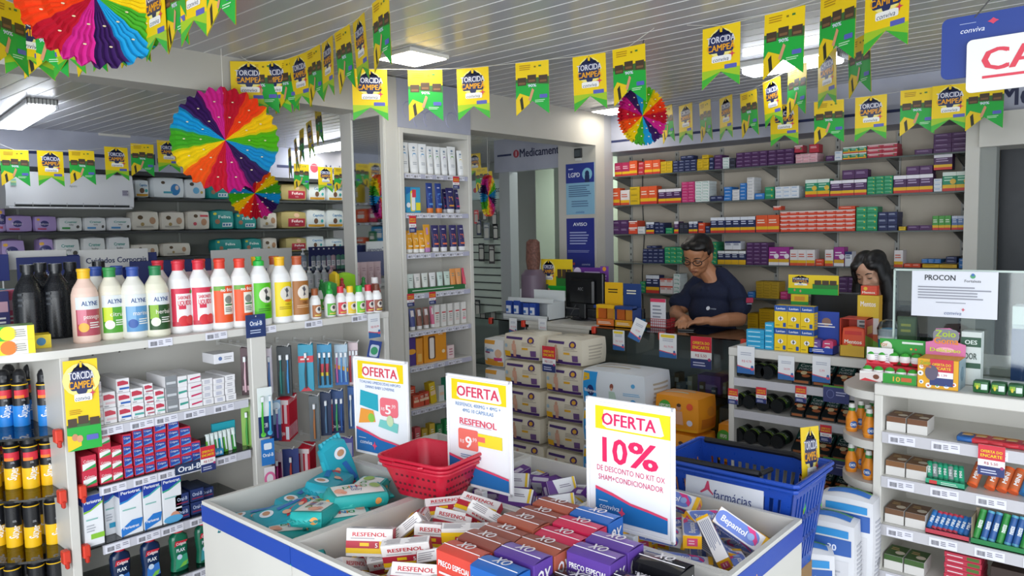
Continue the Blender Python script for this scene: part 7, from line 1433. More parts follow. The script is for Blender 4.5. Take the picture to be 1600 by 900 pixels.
for px, py, i in ((1307, 603, 0), (1307, 716, 1)):
    b = B(); b.box(-.055, 0, -.075, .055, .0015, 0, '3c4478'); b.face((-.055, 0, -.075), (.11, 0, 0), (0, 0, .075), [('r', 0, .9, 1, 1, '5c9c3c'), ('e', .28, .5, .22, .26, '6c74a8'), ('e', .28, .5, .18, .22, '3c4478'), ('l', .5, .4, .9, .7, 2, 'b0b4d4')])
    hang(b, 'violet blue printed shelf card, %s on the snack unit' % ('upper one' if not i else 'lower one'), px, py, mx-.004)
# juice bottles on the rounded shelves
def juice(c):
    t = thing('juice_bottle', None, None)
    b = B(); b.lathe([(0, 0, c), (.019, 0, c), (.021, .01, c), (.021, .05, c), (.013, .072, c), (.010, .08, c), (0, .08, c)], 16); b.wrap(.021, .012, .045, 100, 300, [('e', .5, .5, .4, .4, '2c5ca0'), ('T', 'DEL', .5, .5, .3, 'e8ecf0', .3), ('r', 0, 0, 1, .1, 'e8a040')]); b.build('body', t)
    b = B(); b.lathe([(0, .078, '3c8c3c'), (.012, .078, '3c8c3c'), (.012, .09, 'dcdcd8'), (.010, .105, 'dcdcd8'), (0, .106, 'dcdcd8')], 12); b.build('cap', t)
    return t
jo, jg = juice('e08a24'), juice('5c2430')
for k, z in enumerate(JZ):
    for i, (dx, dy) in enumerate(((2.875, .822), (2.94, .845), (2.93, .90), (2.995, .83), (2.99, .885), (3.05, .86))):
        o = dup(jg if k == 2 else jo, (dx+.01, dy-.004, z+.0005), (0, 0, R(random.uniform(-20, 20))), '%s juice bottle on the %s rounded shelf, %s from its front' % ('dark grape' if k == 2 else 'orange', ('upper', 'second', 'third', 'lowest')[k], ORD[i]), 'juice bottles'); o['category'] = 'juice bottle'
# ---------------- contents of the right shelf ---------------------------------
RS = [.945, .785, .61, .44]
bx = lambda c: ([('r', .0, .0, 1, .62, 'd4d2ce'), ('r', 0, .62, 1, 1, c)], [('r', 0, 0, 1, 1, c), ('e', .72, .35, .16, .16, 'd8ccb8'), ('l', .15, .5, .6, .8, 2, 'c8a870')])
for tr, c, nm in ((0, '6c4428', 'brown'), (1, '7c5430', 'light brown'), (2, '6c4c34', 'dark brown'), (3, '3c5c2c', 'green')):
    for i, (x0, x1) in enumerate(((1384, 1415), (1416, 1449))):
        a, cc = pX(x0, 700, RX+.03), pX(x1, 700, RX+.03); fr, tp_ = bx(c)
        b = carton(a.y-cc.y-.003, .10, .052, 'cfccc8', fr, tp_); put(b, 'protein_bar_box', '%s topped white box on the %s candy shelf, %s one' % (nm, TIER[tr], 'inner' if not i else 'outer'), 'snack box', (RX+.03, (a.y+cc.y)/2, RS[tr]+.0008), (0, 0, R(-90)))
for i in range(6):
    c = ('2c64a8', 'c8323c', 'c83840', 'c02c38', 'b83040', 'd04048')[i]; y = pX(1512+i*24, 690, RX+.05).y
    b = soft(.062, .075, .018, c, (), .15, (), (), [('e', .5, .5, .25, .2, 'e8b040'), ('r', .1, .8, .9, .95, 'e8a828'), ('l', .2, .2, .8, .35, 2, 'f0e0d8')]); tag(b.build('candy_sachet', None, (RX+.02, y, RS[0]+.001), (0, R(0), R(-90+8*(i % 2)))), '%s candy sachet lying on the top candy shelf, %s from the brown boxes' % ('blue' if not i else 'red', ORD[i]), 'candy sachet', 'flat sachets on the top candy shelf')
hang(price_tag(.075, .10), 'red and navy offer card hanging below the top candy shelf', 1550, 696, RX-.008)
def sleeve(name, lab, x, tr, c, c2, h, r=.011, tilt=0, X=RX+.05, rx=0):
    p = pX(x, 780, X); t = thing(name, lab, 'candy tube', (X, p.y, RS[tr]+.004)); t.rotation_euler = (R(0), R(0), R(-90))
    b = B(); b.T = Matrix.Rotation(R(tilt), 4, 'Y') @ Matrix.Rotation(R(rx), 4, 'X'); b.lathe([(0, 0, c2), (r, 0, c2), (r, .008, c), (r, h-.008, c2), (r, h, c2), (0, h, c2)], 14); b.wrap(r, .012, h-.012, -150, -30, [('T', 'mentos' if name == 'mint_roll' else 'MINI', .5, .5, .2, 'f0f4f4', 1.2, 90)]); b.v = [v+Vector((0, 0, .006)) for v in b.v]; b.build('tube', t); return t
b = B(); a, c = pX(1447, 760, RX+.02), pX(1508, 760, RX+.02); b.box(RX+.01, c.y, RS[1], RX+.09, a.y, RS[1]+.004, '2c9c74'); b.box(RX+.01, c.y, RS[1], RX+.013, a.y, RS[1]+.02, '2c9c74'); b.face((RX+.0095, a.y, RS[1]), (0, c.y-a.y, 0), (0, 0, .02), [('r', .1, .2, .3, .8, 'c83c3c'), ('l', .4, .2, .9, .8, 2, 'c0e0d0')]); tag(b.build('gum_tray'), 'teal green gum tray on the second candy shelf', 'tray')
for i in range(7): sleeve('gum_pack', '%s gum pack leaning in the green tray, %s from the brown boxes' % ('grey' if i % 3 == 1 else 'green', ORD[i]), 1453+i*8.2, 1, '8c9494' if i % 3 == 1 else '249c74', '1f7c5c', .062, .009, -12, RX+.04, -35)
for i in range(5): sleeve('candy_tube', '%s topped transparent candy tube on the second candy shelf, %s from the gum' % ('orange' if i < 4 else 'blue', ORD[i]), (1518, 1545, 1564, 1582, 1600)[i], 1, 'c8683c' if i < 4 else '3c84b8', 'e0622c' if i < 4 else '2c74b0', .085, .016, 14, RX+.05, -40)
b = B(); a, c = pX(1447, 830, RX+.02), pX(1515, 830, RX+.02); b.box(RX+.01, c.y, RS[2], RX+.09, a.y, RS[2]+.004, 'a8c4d4'); b.box(RX+.01, c.y, RS[2], RX+.013, a.y, RS[2]+.018, 'b83c4c'); tag(b.build('gum_tray'), 'pale blue tray on the third candy shelf', 'tray')
for i in range(8): sleeve('gum_pack', '%s gum pack leaning in the pale blue tray, %s from the brown boxes' % ('blue' if i in (0, 6, 7) else 'red and blue', ORD[i]), 1452+i*8.2, 2, '3464a4' if i % 2 else '2c74b8', 'b8384c' if 0 < i < 6 else '2c64a0', .066, .009, 14, RX+.04, -35)
b = B(); a, c = pX(1517, 860, RX+.015), pX(1640, 860, RX+.015); b.box(RX+.008, c.y, RS[2], RX+.1, a.y, RS[2]+.004, '1f6c3c'); b.box(RX+.008, c.y, RS[2], RX+.011, a.y, RS[2]+.02, '1f7c44'); b.box(RX+.09, c.y, RS[2], RX+.093, a.y, RS[2]+.10, '9c8c74'); b.box(RX+.01, a.y-.002, RS[2], RX+.09, a.y, RS[2]+.09, '9c8c74'); tag(b.build('mint_tray'), 'green fronted tray of mint rolls on the third candy shelf', 'tray')
for i in range(9): sleeve('mint_roll', '%s mint roll standing in the green tray, %s from its cardboard side' % ('green' if i % 3 == 0 else 'blue and white', ORD[i]), 1526+i*12.5, 2, '2c8c3c' if i % 3 == 0 else '2c5c9c', '3c9c4c' if i % 3 == 0 else '5cacc8', .10, .0105, 10, RX+.04, -22)
for i in range(6):
    a, c = pX(1476, 880, RX+.03), pX(1534, 880, RX+.03); b = carton(a.y-c.y, .12, .0185, 'b83048', [('r', .62, .2, .95, .8, '4c6c2c'), ('l', .08, .3, .55, .7, 1, 'e8d4d8')]); put(b, 'biscuit_box', 'crimson flat box in the pile on the lowest candy shelf, %s up' % ORD[i], 'box', (RX+.03, (a.y+c.y)/2+.002*(i % 2), RS[3]-.003+.004+i*.019), (0, 0, R(-90)))
a, c = pX(1548, 880, RX+.03), pX(1640, 880, RX+.03); b = carton(a.y-c.y, .14, .10, '33241f', [('r', .15, .2, .4, .7, '4c5470'), ('r', .5, .1, .8, .5, '98908c')]); put(b, 'chocolate_box', 'dark brown carton on the lowest candy shelf by the frame edge', 'box', (RX+.03, (a.y+c.y)/2, RS[3]+.001), (0, 0, R(-90)))
# ---------------- bunting ------------------------------------------------------
fl = {'A': flag('A').build('bunting_flag'), 'B': flag('B').build('bunting_flag')}
def bunting(desc, pts, zmax=2.555, plane=None, mir=False):
    P_ = []
    for px, py, h, k in pts:
        p = pT(px, py, FLAGH*F_PX/h) if not plane else (pX if plane[0] == 'X' else pY if plane[0] == 'Y' else pZ)(px, py, plane[1])
        if p.z > zmax: p = pZ(px, py, zmax)
        if mir: p.x = 2*MIRX-p.x
        P_.append(p)
    n = len(P_)
    for i, (px, py, h, k) in enumerate(pts):
        d = P_[min(i+1, n-1)]-P_[max(i-1, 0)]; az = math.atan2(d.y, d.x)
        f = Vector((math.sin(az), -math.cos(az)))
        if f.x*(P_[i].x if not mir else 0)+f.y*P_[i].y > 0: az += math.pi
        sl = math.atan2(d.z, math.hypot(d.x, d.y))
        o = dup(fl[k], P_[i], (R(random.uniform(-3, 5)), 0, az+R(random.uniform(-5, 5))), '%s pennant, %s on the string %s' % ('yellow logo' if k == 'A' else 'photo printed green', ORD[i], desc)); o['category'] = 'pennant'; o['group'] = 'pennants on the string '+desc
    b = B(); path = [P_[0]+(P_[0]-P_[1])*.6+Vector((0, 0, .06))]+P_+[P_[-1]+(P_[-1]-P_[-2])*.6+Vector((0, 0, .06))]
    for q in path: q.z = min(q.z, ZC-.002)
    path = [Vector((path[0].x, path[0].y, ZC))]+path+[Vector((path[-1].x, path[-1].y, ZC))]
    b.tube(path, .0012, 'e4e2d8', 4); tag(b.build('bunting_string'), 'thin white string carrying pennants %s' % desc, 'string')
bunting('crossing the middle of the shop', [(577, 108, 71, 'A'), (664, 109, 74, 'B'), (738, 106, 77, 'A'), (831, 96, 82, 'B'), (920, 86, 84, 'A'), (982, 73, 88, 'B')], plane=('Z', 2.52))
bunting('above the medicine counter near the photographer', [(1127, 40, 93, 'A'), (1226, 16, 98, 'B'), (1310, -12, 101, 'B'), (1387, -42, 106, 'A')], plane=('Z', 2.54))
bunting('running back to the medicine fascia', [(1041, 166, 56, 'B'), (1071, 163, 59, 'A'), (1101, 158, 62, 'B'), (1134, 151, 66, 'A'), (1169, 143, 70, 'B'), (1205, 124, 73, 'A'), (1246, 103, 78, 'B'), (1292, 82, 84, 'A'), (1342, 58, 90, 'B')])
bunting('along the medicine fascia', [(1225, 163, 53, 'A'), (1295, 157, 56, 'B'), (1361, 150, 59, 'A'), (1434, 139, 62, 'B'), (1485, 132, 63, 'A'), (1540, 127, 66, 'B')], plane=('X', 4.85))
bunting('receding above the gondola towards the beam', [(388, 96, 57, 'A'), (406, 96, 60, 'B'), (425, 95, 63, 'A'), (445, 93, 67, 'B'), (466, 86, 72, 'A'), (489, 75, 79, 'B'), (511, 62, 86, 'A'), (534, 45, 92, 'B'), (560, 28, 98, 'A'), (594, -4, 104, 'B')])
bunting('in front of the air conditioner', [(22, 234, 45, 'B'), (78, 236, 46, 'A'), (127, 235, 48, 'B'), (181, 230, 48, 'A'), (222, 225, 49, 'B'), (262, 220, 52, 'A')], plane=('Y', 6.35))
bunting('behind the nearest rainbow fan', [(8, 0, 90, 'B'), (40, 12, 92, 'A'), (68, 14, 94, 'B'), (98, 8, 98, 'A'), (130, 4, 100, 'B'), (165, -6, 102, 'A'), (200, -16, 106, 'B'), (238, -32, 110, 'A'), (268, -50, 114, 'B'), (300, -66, 116, 'A'), (345, -90, 120, 'B')], 2.56)
bunting('over the diaper aisle', [(471, 256, 40, 'B'), (508, 261, 38, 'A'), (533, 262, 36, 'B')], plane=('Y', 6.6))
bunting('seen in the tower mirror', [(567, 256, 32, 'B'), (588, 255, 31, 'A')], plane=('Y', 6.6), mir=True)
bunting('turning the corner beside the white post', [(452, 232, 47, 'B'), (461, 217, 50, 'A'), (471, 202, 53, 'B'), (482, 190, 56, 'A'), (496, 166, 60, 'B')])
bunting('in the passage by the orthopaedic panel', [(741, 240, 34, 'A'), (752, 262, 32, 'B'), (760, 268, 31, 'A')], plane=('X', 5.95))
# ---------------- pleated rainbow fans -----------------------------------------
RB = ['c01c34', 'e8481c', 'e8c414', '58b41c', '1f94c8', '3c2058', 'c42080', 'cc2038', 'ee6420', 'ecd018', '4cac2c', '1c9cd0', '3c1c5c', 'd02c90']
def fan(lab, px, py, t, r, yaw=0, ph=0, depth=.022, string=True, rev=1):
    c = pT(px, py, t); az = math.atan2(-c.x, c.y)+R(yaw)
    root = thing('paper_fan', lab, 'paper fan', c, (0, 0, az))
    b = B(); n = 112; rings = [0, .2, .35, .48, .6, .7, .8, .9, 1.0]; rnd = random.Random(int(px))
    for k in range(n):
        col = RB[int(((k+ph) % n)*len(RB)/n)]
        for s in (-1, 1):
            for i in range(len(rings)-1):
                q = []
                for kk, rr in ((k, rings[i]), (k+1, rings[i]), (k+1, rings[i+1]), (k, rings[i+1])):
                    a = rev*2*math.pi*kk/n; zz = depth*rr*(1 if kk % 2 else .15)
                    wv = 1+.035*math.cos(kk*math.pi/2)*(rr > .95)+.02*math.sin(kk*1.7)*(rr > .95)
                    a2 = a+.022*math.sin(rr*24)*(rr > .1)
                    q.append((r*rr*wv*math.sin(a2), s*(zz+.004*math.sin(rr*20)), r*rr*wv*math.cos(a2)))
                b.add(q, [(0, 1, 2, 3) if s*rev > 0 else (3, 2, 1, 0)], col)
    for k in range(14):
        for rr in (.45, .75):
            a = rev*2*math.pi*(k+.5)/14; b.add([(r*rr*math.sin(a)+.006*math.cos(q), -depth*rr-.004, r*rr*math.cos(a)+.003*math.sin(q)) for q in (0, 1.05, 2.1, 3.14, 4.2, 5.2)], [(0, 1, 2, 3, 4, 5)], 'd8c8a0')
    b.build('pleated_disc', root, ang=20)
    if string:
        b = B(); b.tube([(0, 0, r*.9), (0, 0, ZC-c.z)], .0018, 'e8e6e0', 5); b.build('hanging_string', root)
fan('large rainbow pleated paper fan hanging before the beam', 352, 219, 3.66, .245)
fan('small rainbow pleated paper fan below the large one', 398, 302, 4.4, .145, 0, 60)
fan('rainbow pleated paper fan cut off by the top edge, over the bunting', 147, -8, 2.55, .235, 8, 47)
fan('rainbow pleated paper fan turned sideways beside the medicine fascia', 1004, 181, 3.95, .148, 38, 32, rev=-1)
fan('distant narrow rainbow paper fan seen edge-on in the passage', 763, 306, 5.7, .15, 74, 10)
b = B(); b.tube([(0, 0, 0), (.0, 0, .02), (.006, 0, .03)], .002, '303034', 6); p = pZ(1005, 62, ZC); tag(b.build('ceiling_hook', None, (p.x, p.y, ZC-.03)), 'small dark hook in the ceiling above the sideways fan', 'hook')
# ---------------- hanging cash sign ---------------------------------------------
XH = 2.75
a, c0 = pX(1472, 30, XH), pX(1476, 125, XH); W_ = 1.0; y1 = a.y; zt = pX(1480, 30, XH).z; zb = c0.z
t = thing('hanging_sign', 'large blue hanging sign with white panel and red lettering over the candy counter', 'sign', (XH, y1-W_/2, zb))
b = B(); h = zt-zb; b.T = Matrix.Rotation(R(-90), 4, 'Z')
def rrect(x0, z0, x1, z1, r, y0, y_1, col):
    pts = []
    for cx_, cz_, a0 in ((x1-r, z1-r, 0), (x0+r, z1-r, 90), (x0+r, z0+r, 180), (x1-r, z0+r, 270)): pts += [(cx_+r*math.cos(R(a0+i*22.5)), cz_+r*math.sin(R(a0+i*22.5))) for i in range(5)]
    n = len(pts); b.add([(x, y0, z) for x, z in pts]+[(x, y_1, z) for x, z in pts], [tuple(range(n)), tuple(range(n, 2*n))[::-1]]+[(i, n+i, n+(i+1) % n, (i+1) % n) for i in range(n)], col)
rrect(-W_/2, 0, W_/2, h, .02, 0, .006, '1f3c8c')
b.face((-W_/2, 0, 0), (W_, 0, 0), (0, 0, h), [('i', 'conviva', .085, .76, .085, 'e4e8f4', .09), ('l', .05, .86, .1, .88, 1, 'a8b4d8'), ('p', [(.14, .80), (.147, .83), (.155, .85), (.147, .87), (.14, .90), (.133, .87), (.125, .85), (.133, .83)], 'd03c5c')]); b.build('blue_board', t)
wl_ = pX(1510, 100, XH-.02); x0 = y1-W_/2-wl_.y; zb2 = pX(1510, 146, XH-.02).z-zb; zt2 = pX(1510, 64, XH-.02).z-zb
b = B(); b.T = Matrix.Rotation(R(-90), 4, 'Z'); rrect(x0, zb2, W_/2-.06, zt2, .015, -.02, -.014, 'eaeae6'); b.face((x0, -.0205, zb2), (W_/2-.06-x0, 0, 0), (0, 0, zt2-zb2), [('T', 'CAIXA', .235, .60, .42, 'd83c50', .37), ('r', .05, .24, .95, .29, 'd83c50')]); b.build('white_panel', t)
b = B(); b.tube([(0, W_/2-.09, h-.01), (0, W_/2-.14, h+.05), (0, W_/2-.2, ZC-zb)], .0022, '202024', 5); b.build('hanging_wire', t)
b = B(); b.tube([(0, -W_/2+.2, h-.01), (0, -W_/2+.2, ZC-zb)], .0022, '202024', 5); b.build('hanging_wire', t)
# ---------------- notices on the pillar -----------------------------------------
def poster(name, lab, x0, x1, y0, y1, items, col):
    X = 4.9-.004; a, c = pX(x0, y0, X), pX(x1, y1, X); m0, m1 = pX((x0+x1)/2, y0, X), pX((x0+x1)/2, y1, X)
    b = B(); w, h = a.y-c.y, m0.z-m1.z; b.box(-w/2, 0, 0, w/2, .003, h, col); b.face((-w/2, 0, 0), (w, 0, 0), (0, 0, h), items); put(b, name, lab, 'poster', (X, (a.y+c.y)/2, m1.z), (0, 0, R(-90)))
poster('privacy_poster', 'light and dark blue privacy poster, upper one on the white pillar', 884, 929, 255, 335, [('r', 0, .62, 1, 1, '2c3c94'), ('T', 'LGPD', .3, .78, .09, 'e8ecf8', .4), ('e', .76, .78, .12, .12, '8cc8e0'), ('e', .76, .79, .05, .06, '1f2c5c'), ('r', .68, .62, .84, .76, '1f2c5c'), ('l', .1, .34, .92, .58, 6, '4c6c94'), ('l', .2, .14, .85, .28, 3, '5c7ca4'), ('i', 'conviva', .5, .05, .05, '3c6cb0', .35), ('l', .1, .87, .3, .92, 1, 'b8c4e8')], '8cbcd8')
poster('warning_poster', 'dark blue notice poster headed aviso, lower one on the white pillar', 885, 929, 341, 418, [('T', 'AVISO', .5, .88, .07, 'e8ecf8', .5), ('l', .12, .46, .88, .74, 5, 'a8b0dc'), ('l', .04, .30, .96, .36, 2, '8c94cc'), ('i', 'conviva', .7, .07, .05, 'c8d0f0', .4), ('r', .08, .05, .3, .1, 'b84c54')], '27318c')
p = pX(904, 239, 4.895)
t = thing('wall_device', 'small black framed device high on the white pillar', 'device', (4.898, p.y, p.z-.04), (0, 0, R(-90)))
b = B(); b.box(-.035, -.02, 0, .035, 0, .075, '2c2e30', .004); b.face((-.026, -.0205, .012), (.052, 0, 0), (0, 0, .05), [('r', 0, 0, 1, 1, '4c5458')]); b.build('case', t)
b = B(); b.box(-.03, -.012, -.022, .03, 0, 0, 'd8d8d4', .002); b.build('bracket', t)
# ---------------- air conditioner ------------------------------------------------
Yc = 6.74; a, c = pY(8, 300, Yc), pY(208, 300, Yc); z0, z1 = pY(110, 326, Yc).z, pY(110, 270, Yc).z; w = c.x-a.x
t = thing('air_conditioner', 'white wall split air conditioner above the lilac diaper packs', 'air conditioner', ((a.x+c.x)/2, Yc, z0))
h = z1-z0; b = B(); aw = ('d9dadf', .35)
vs = []; pr = [(0, .03), (.02, 0), (h*.42, -.015), (h*.96, .005), (h, .03), (h, .22), (0, .22)]
for s in (-1, 1): vs += [(s*w/2, y, z) for z, y in pr]
n = len(pr); b.add(vs, [tuple(range(n)), tuple(range(n, 2*n))[::-1]]+[(i, n+i, n+(i+1) % n, (i+1) % n) for i in range(n)], aw)
b.face((-w/2, -.006, h*.3), (w, 0, 0), (0, .0, h*.6), [('t', 'Agratto', .5, .55, .09, '8c8e94', .06), ('r', .035, .5, .075, .8, '8cc8b0'), ('r', .035, .62, .075, .7, 'c8d890'), ('r', .89, .12, .94, .4, 'b8b4c4'), ('l', .89, .15, .94, .4, 3, '5c5870')], .006); b.build('casing', t)
b = B(); b.box(-w*.44, -.002, .014, w*.46, .03, .048, '26282b'); 
for i in range(7): b.box(-w*.44+w*.9*i/7, -.006, .016, -w*.44+w*.9*i/7+.004, .0, .046, 'a0a2a6')
b.box(-w*.44, -.012, .030, w*.46, -.004, .036, 'b8babf'); b.build('air_outlet', t)
b = B(); b.box(-w*.48, -.004, .000, w*.48, .04, .012, aw, .003); b.build('louvre', t)
# ---------------- second gondola behind the bottles ------------------------------
G2 = 4.55; gz = 1.30
t = thing('shelf_gondola', 'grey gondola behind the litre bottles carrying blue and white category boards', 'shelving', (2.4, G2, 0))
L = t.location
b = B(); b.box(1.05, G2, gz-.03, 3.85, G2+.45, gz, LAM, .003); b.v = [v-L for v in b.v]; b.build('countertop', t)
b = B(); b.box(1.07, G2+.2, 0, 3.83, G2+.24, gz-.03, ('8c9094', .5)); b.box(1.07, G2, 0, 1.1, G2+.44, gz-.03, LAM); b.box(3.8, G2, 0, 3.83, G2+.44, gz-.03, LAM); b.v = [v-L for v in b.v]; b.build('body', t)
for z in (.3, .62, .95): b = B(); b.box(1.1, G2, z-.01, 3.8, G2+.2, z, GLASS_D); b.v = [v-L for v in b.v]; b.build('shelf', t)
def sboard(lab, x0, x1, y0, y1, col, items, dy):
    Y = G2+dy; a, c, m = pY(x0, y0, Y), pY(x1, y0, Y), pY((x0+x1)/2, y1, Y); w = c.x-a.x; h = (a.z+c.z)/2-max(m.z, gz+.001); zb = max(m.z, gz+.001)
    t = thing('category_sign', lab, 'sign', ((a.x+c.x)/2, Y, zb)); b = B(); b.box(-w/2, 0, 0, w/2, .005, h, col, .002)
    b.face((-w/2, 0, 0), (w, 0, 0), (0, 0, h), items); b.build('board', t)
    b = B(); b.tube([(w*.3, .008, gz-zb+.002), (w*.3, .008, h*.5)], .004, 'd0d0d0', 6); b.build('post', t)
cv = lambda u, v: [('i', 'conviva', u, v, .2, 'd0d8f0', .35), ('p', [(u+.21, v+.06), (u+.225, v+.13), (u+.25, v+.16), (u+.225, v+.19), (u+.21, v+.26), (u+.195, v+.19), (u+.17, v+.16), (u+.195, v+.13)], 'c03c64')]
sboard('blue category board with store lettering behind the black bottles', 25, 125, 401, 452, '232f6c', cv(.38, .45), .10)
sboard('white category board behind the black bottles', 12, 104, 391, 420, 'd6d6d4', [('l', .3, .1, .9, .3, 1, '8088a0')], .14)
sboard('white category board lettered cuidados corporais', 123, 231, 389, 418, 'dadad8', [('T', 'Cuidados Corporais', .53, .42, .30, '24305c', .88)], .14)
sboard('blue category board behind the green and pink bottles', 202, 330, 406, 455, '232f6c', cv(.3, .2), .06)
sboard('blue category board between the two white ones', 98, 245, 396, 440, '27337a', [], .20)
sboard('white category board behind the orange and lime label bottles', 329, 456, 389, 440, 'dadad8', [('t', 'Higiene', .75, .3, .2, '24305c', .3)], .12)
sboard('dark blue category board behind the pump bottles', 482, 540, 385, 425, '232c64', [('e', .55, .4, .2, .25, '7c4478'), ('l', .1, .25, .4, .4, 1, 'a8b0d8')], .18)
sboard('blue category board at the frame edge', -40, 13, 398, 440, '27337a', [], .08)
def pump(c, cap, h=.16, r=.028):
    t = thing('pump_bottle', None, None); b = B(); b.lathe([(0, 0, c), (r, 0, c), (r, h*.62, c), (r*.5, h*.72, c), (0, h*.72, c)], 16); b.wrap(r, .02, h*.5, -150, -50, [('r', .2, .1, .8, .8, 'e0e0e4'), ('l', .3, .3, .7, .7, 2, '8c90a0')]); b.build('body', t)
    b = B(); b.lathe([(0, h*.7, cap), (r*.5, h*.7, cap), (r*.45, h*.80, cap), (r*.15, h*.82, cap), (r*.15, h*.95, cap), (0, h*.95, cap)], 12); b.box(-.004, -r*1.1, h*.93, .004, r*.4, h, cap, .001); b.build('pump_head', t); return t
b = B(); b.box(2.78, G2+.12, gz+.0005, 3.62, G2+.30, gz+.115, thin_glass('riser_glass', 'd0d8dc', .1)); tag(b.build('riser'), 'clear riser step on the second gondola under the upper pump bottles', 'riser')
p1 = [pump('8c9cb0', 'e8e8ec'), pump('c8a8b4', 'e8e0e4'), pump('6c7c8c', 'ecebec'), pump('4c8c74', '2c3c34')]
for i, (px, k) in enumerate(((474, 0), (488, 2), (496, 0), (504, 2), (512, 0), (519, 1), (527, 3), (534, 3))):
    Y = G2+.20; o = dup(p1[k], (pY(px, 420, Y).x, Y, gz+.1165), (0, 0, 0), '%s pump bottle on the upper riser row, %s from the category board' % (('blue grey', 'pinkish', 'slate', 'green')[k], ORD[i]), 'pump bottles behind the small bottles'); o['category'] = 'pump bottle'
p2 = [pump('d0d4d8', 'ececec', .15, .03), pump('d8b4bc', 'e8c4cc', .15, .03)]
for i, (px, k) in enumerate(((484, 0), (496, 0), (507, 0), (518, 1))):
    Y = G2+.06; o = dup(p2[k], (pY(px, 440, Y).x, Y, gz+.0005), (0, 0, 0), '%s pump bottle in the lower front row, %s from the brown label bottle' % (('clear', 'pink')[k], ORD[i]), 'pump bottles behind the small bottles'); o['category'] = 'pump bottle'
for i, (px0, px1, y0, c, lab) in enumerate(((508, 528, 442, '3c9c50', 'green pack lying behind the small bottles'), (524, 531, 426, 'e0c020', 'small yellow pack behind the small bottles'), (530, 557, 428, '8cc820', 'lime green shiny pouch behind the small bottles'))):
    Y = 3.10+.05*i; a, c_ = pY(px0, y0, Y), pY(px1, y0, Y)
    b = soft(c_.x-a.x, .06, a.z-GZ+.0, c, [('l', .2, .4, .8, .6, 1, 'e0f0c8')], .12); tag(b.build('refill_pouch', None, (pY((px0+px1)/2, y0, 3.10+.05*i).x, 3.10+.05*i, GZ+.0005)), lab, 'pouch')
for i, px in enumerate((558, 569, 580, 591)):
    Y = 4.44; p = pY(px, 430, Y); s = lotion(.07, .20, 'd8b4b8', 'e0dcdc', [('r', .2, .4, .8, .5, '8c5c70'), ('l', .2, .6, .8, .8, 2, 'b08890')]); s.location = (2*MIRX-p.x, Y, 1.27); tag(s, 'rosy standing tube seen in the tower mirror, %s from the mirror edge' % ORD[i], 'cream tube')
for i, (px, c) in enumerate(((561, 'e4dcd8'), (575, 'e8806c'), (590, 'd8485c'))):
    Y = 4.25; p = pY(px, 470, Y); s = pump(c, 'e8e4e4', .17, .034); s.location = (2*MIRX-p.x, Y, 1.12); tag(s, '%s pump bottle low in the tower mirror' % ('cream', 'coral', 'crimson')[i], 'pump bottle')
b = B(); b.box(1.85, 4.17, 0, 2.6, 4.36, 1.119, LAM, .003); b.box(1.85, 4.36, 0, 2.6, 4.54, 1.269, LAM, .003); tag(b.build('back_counter'), 'white stepped counter holding rosy tubes, seen in the tower mirror', 'counter')
# colourful goods glimpsed left of the black bottles
for i, (px0, px1, y0, z_, c) in enumerate(((-14, 12, 438, 1.30, '3c3c6c'), (2, 24, 430, 1.30, 'c85c78'), (12, 28, 446, 1.30, '1f6c9c'), (-10, 10, 450, 1.30, '2c8c94'))):
    Y = 3.6+.06*i; a, c_ = pY(px0, y0, Y), pY(px1, y0, Y); b = carton(c_.x-a.x, .05, .17, c, [('r', .1, .5, .9, .75, 'c8a0b0'), ('l', .2, .2, .8, .4, 2, 'e0e0e0')]); put(b, 'gift_carton', '%s carton half hidden beyond the black bottles near the edge' % ('indigo', 'rose', 'blue', 'teal')[i], 'carton', ((a.x+c_.x)/2, Y, 1.3))
b = B(); b.box(.55, 3.55, 0, 1.05, 4.0, 1.299, LAM, .003); tag(b.build('side_counter'), 'white side counter behind the rounded gondola end', 'counter')
# ---------------- cards on the gondola -------------------------------------------
b = B(); w, h = .105, .315; b.box(-w/2, 0, -h, w/2, .0012, 0, TOR); b.face((-w/2, 0, -h), (w, 0, 0), (0, 0, h), [('r', 0, 0, 1, .26, '1faa3e'), ('p', [(0, .26), (1, .26), (1, .33), (0, .29)], '3c6a34'), ('p', [(0, 0), (.4, .05), (.4, .14), (0, .18)], 'e8c81a'), ('e', .22, .15, .03, .04, 'c98a66'), ('e', .36, .13, .03, .04, 'd79a74'), ('r', .04, .27, .3, .36, '4a3a2c'), ('r', .34, .29, .64, .38, '4a3a2c'), ('r', .68, .27, .96, .35, '4a3a2c'), ('q', .55, .10, .9, .16, .01, '5a63b8'), ('l', .1, .40, .5, .46, 3, 'b58a14')]+remap(flagA(), .0, .46, 1, 1)); 
p = pY(124, 562, GY-.02); tag(b.build('campaign_strip', None, (p.x, GY-.024, p.z), (0, 0, R(-8))), 'long yellow and green campaign strip hanging on the gondola upright', 'poster')
p = pY(324, 697, GY-.02); tag(price_tag(.06, .10).build('price_card', None, (p.x, GY-.02, p.z)), 'red and navy offer card below the red toothpaste boxes', 'price card')
p = pY(584, 490, GY-.02); tag(white_tag(.07, .115, 'R$ 25,99', False).build('price_card', None, (p.x, GY-.02, p.z)), 'white offer card hanging at the end of the gondola top', 'price card')
o = dup(brush_pack(.065, .085, '24408c', [], [('q', .15, .2, .85, .8, .1, 'c8d4e4'), ('e', .5, .5, .2, .2, '3c9c6c')]), (pY(588, 536, GY-.02).x, GY-.015, pY(588, 536, GY-.02).z), (0, R(14), R(-12)), 'dark blue floss pack tilted at the end of the gondola'); o['category'] = 'floss'
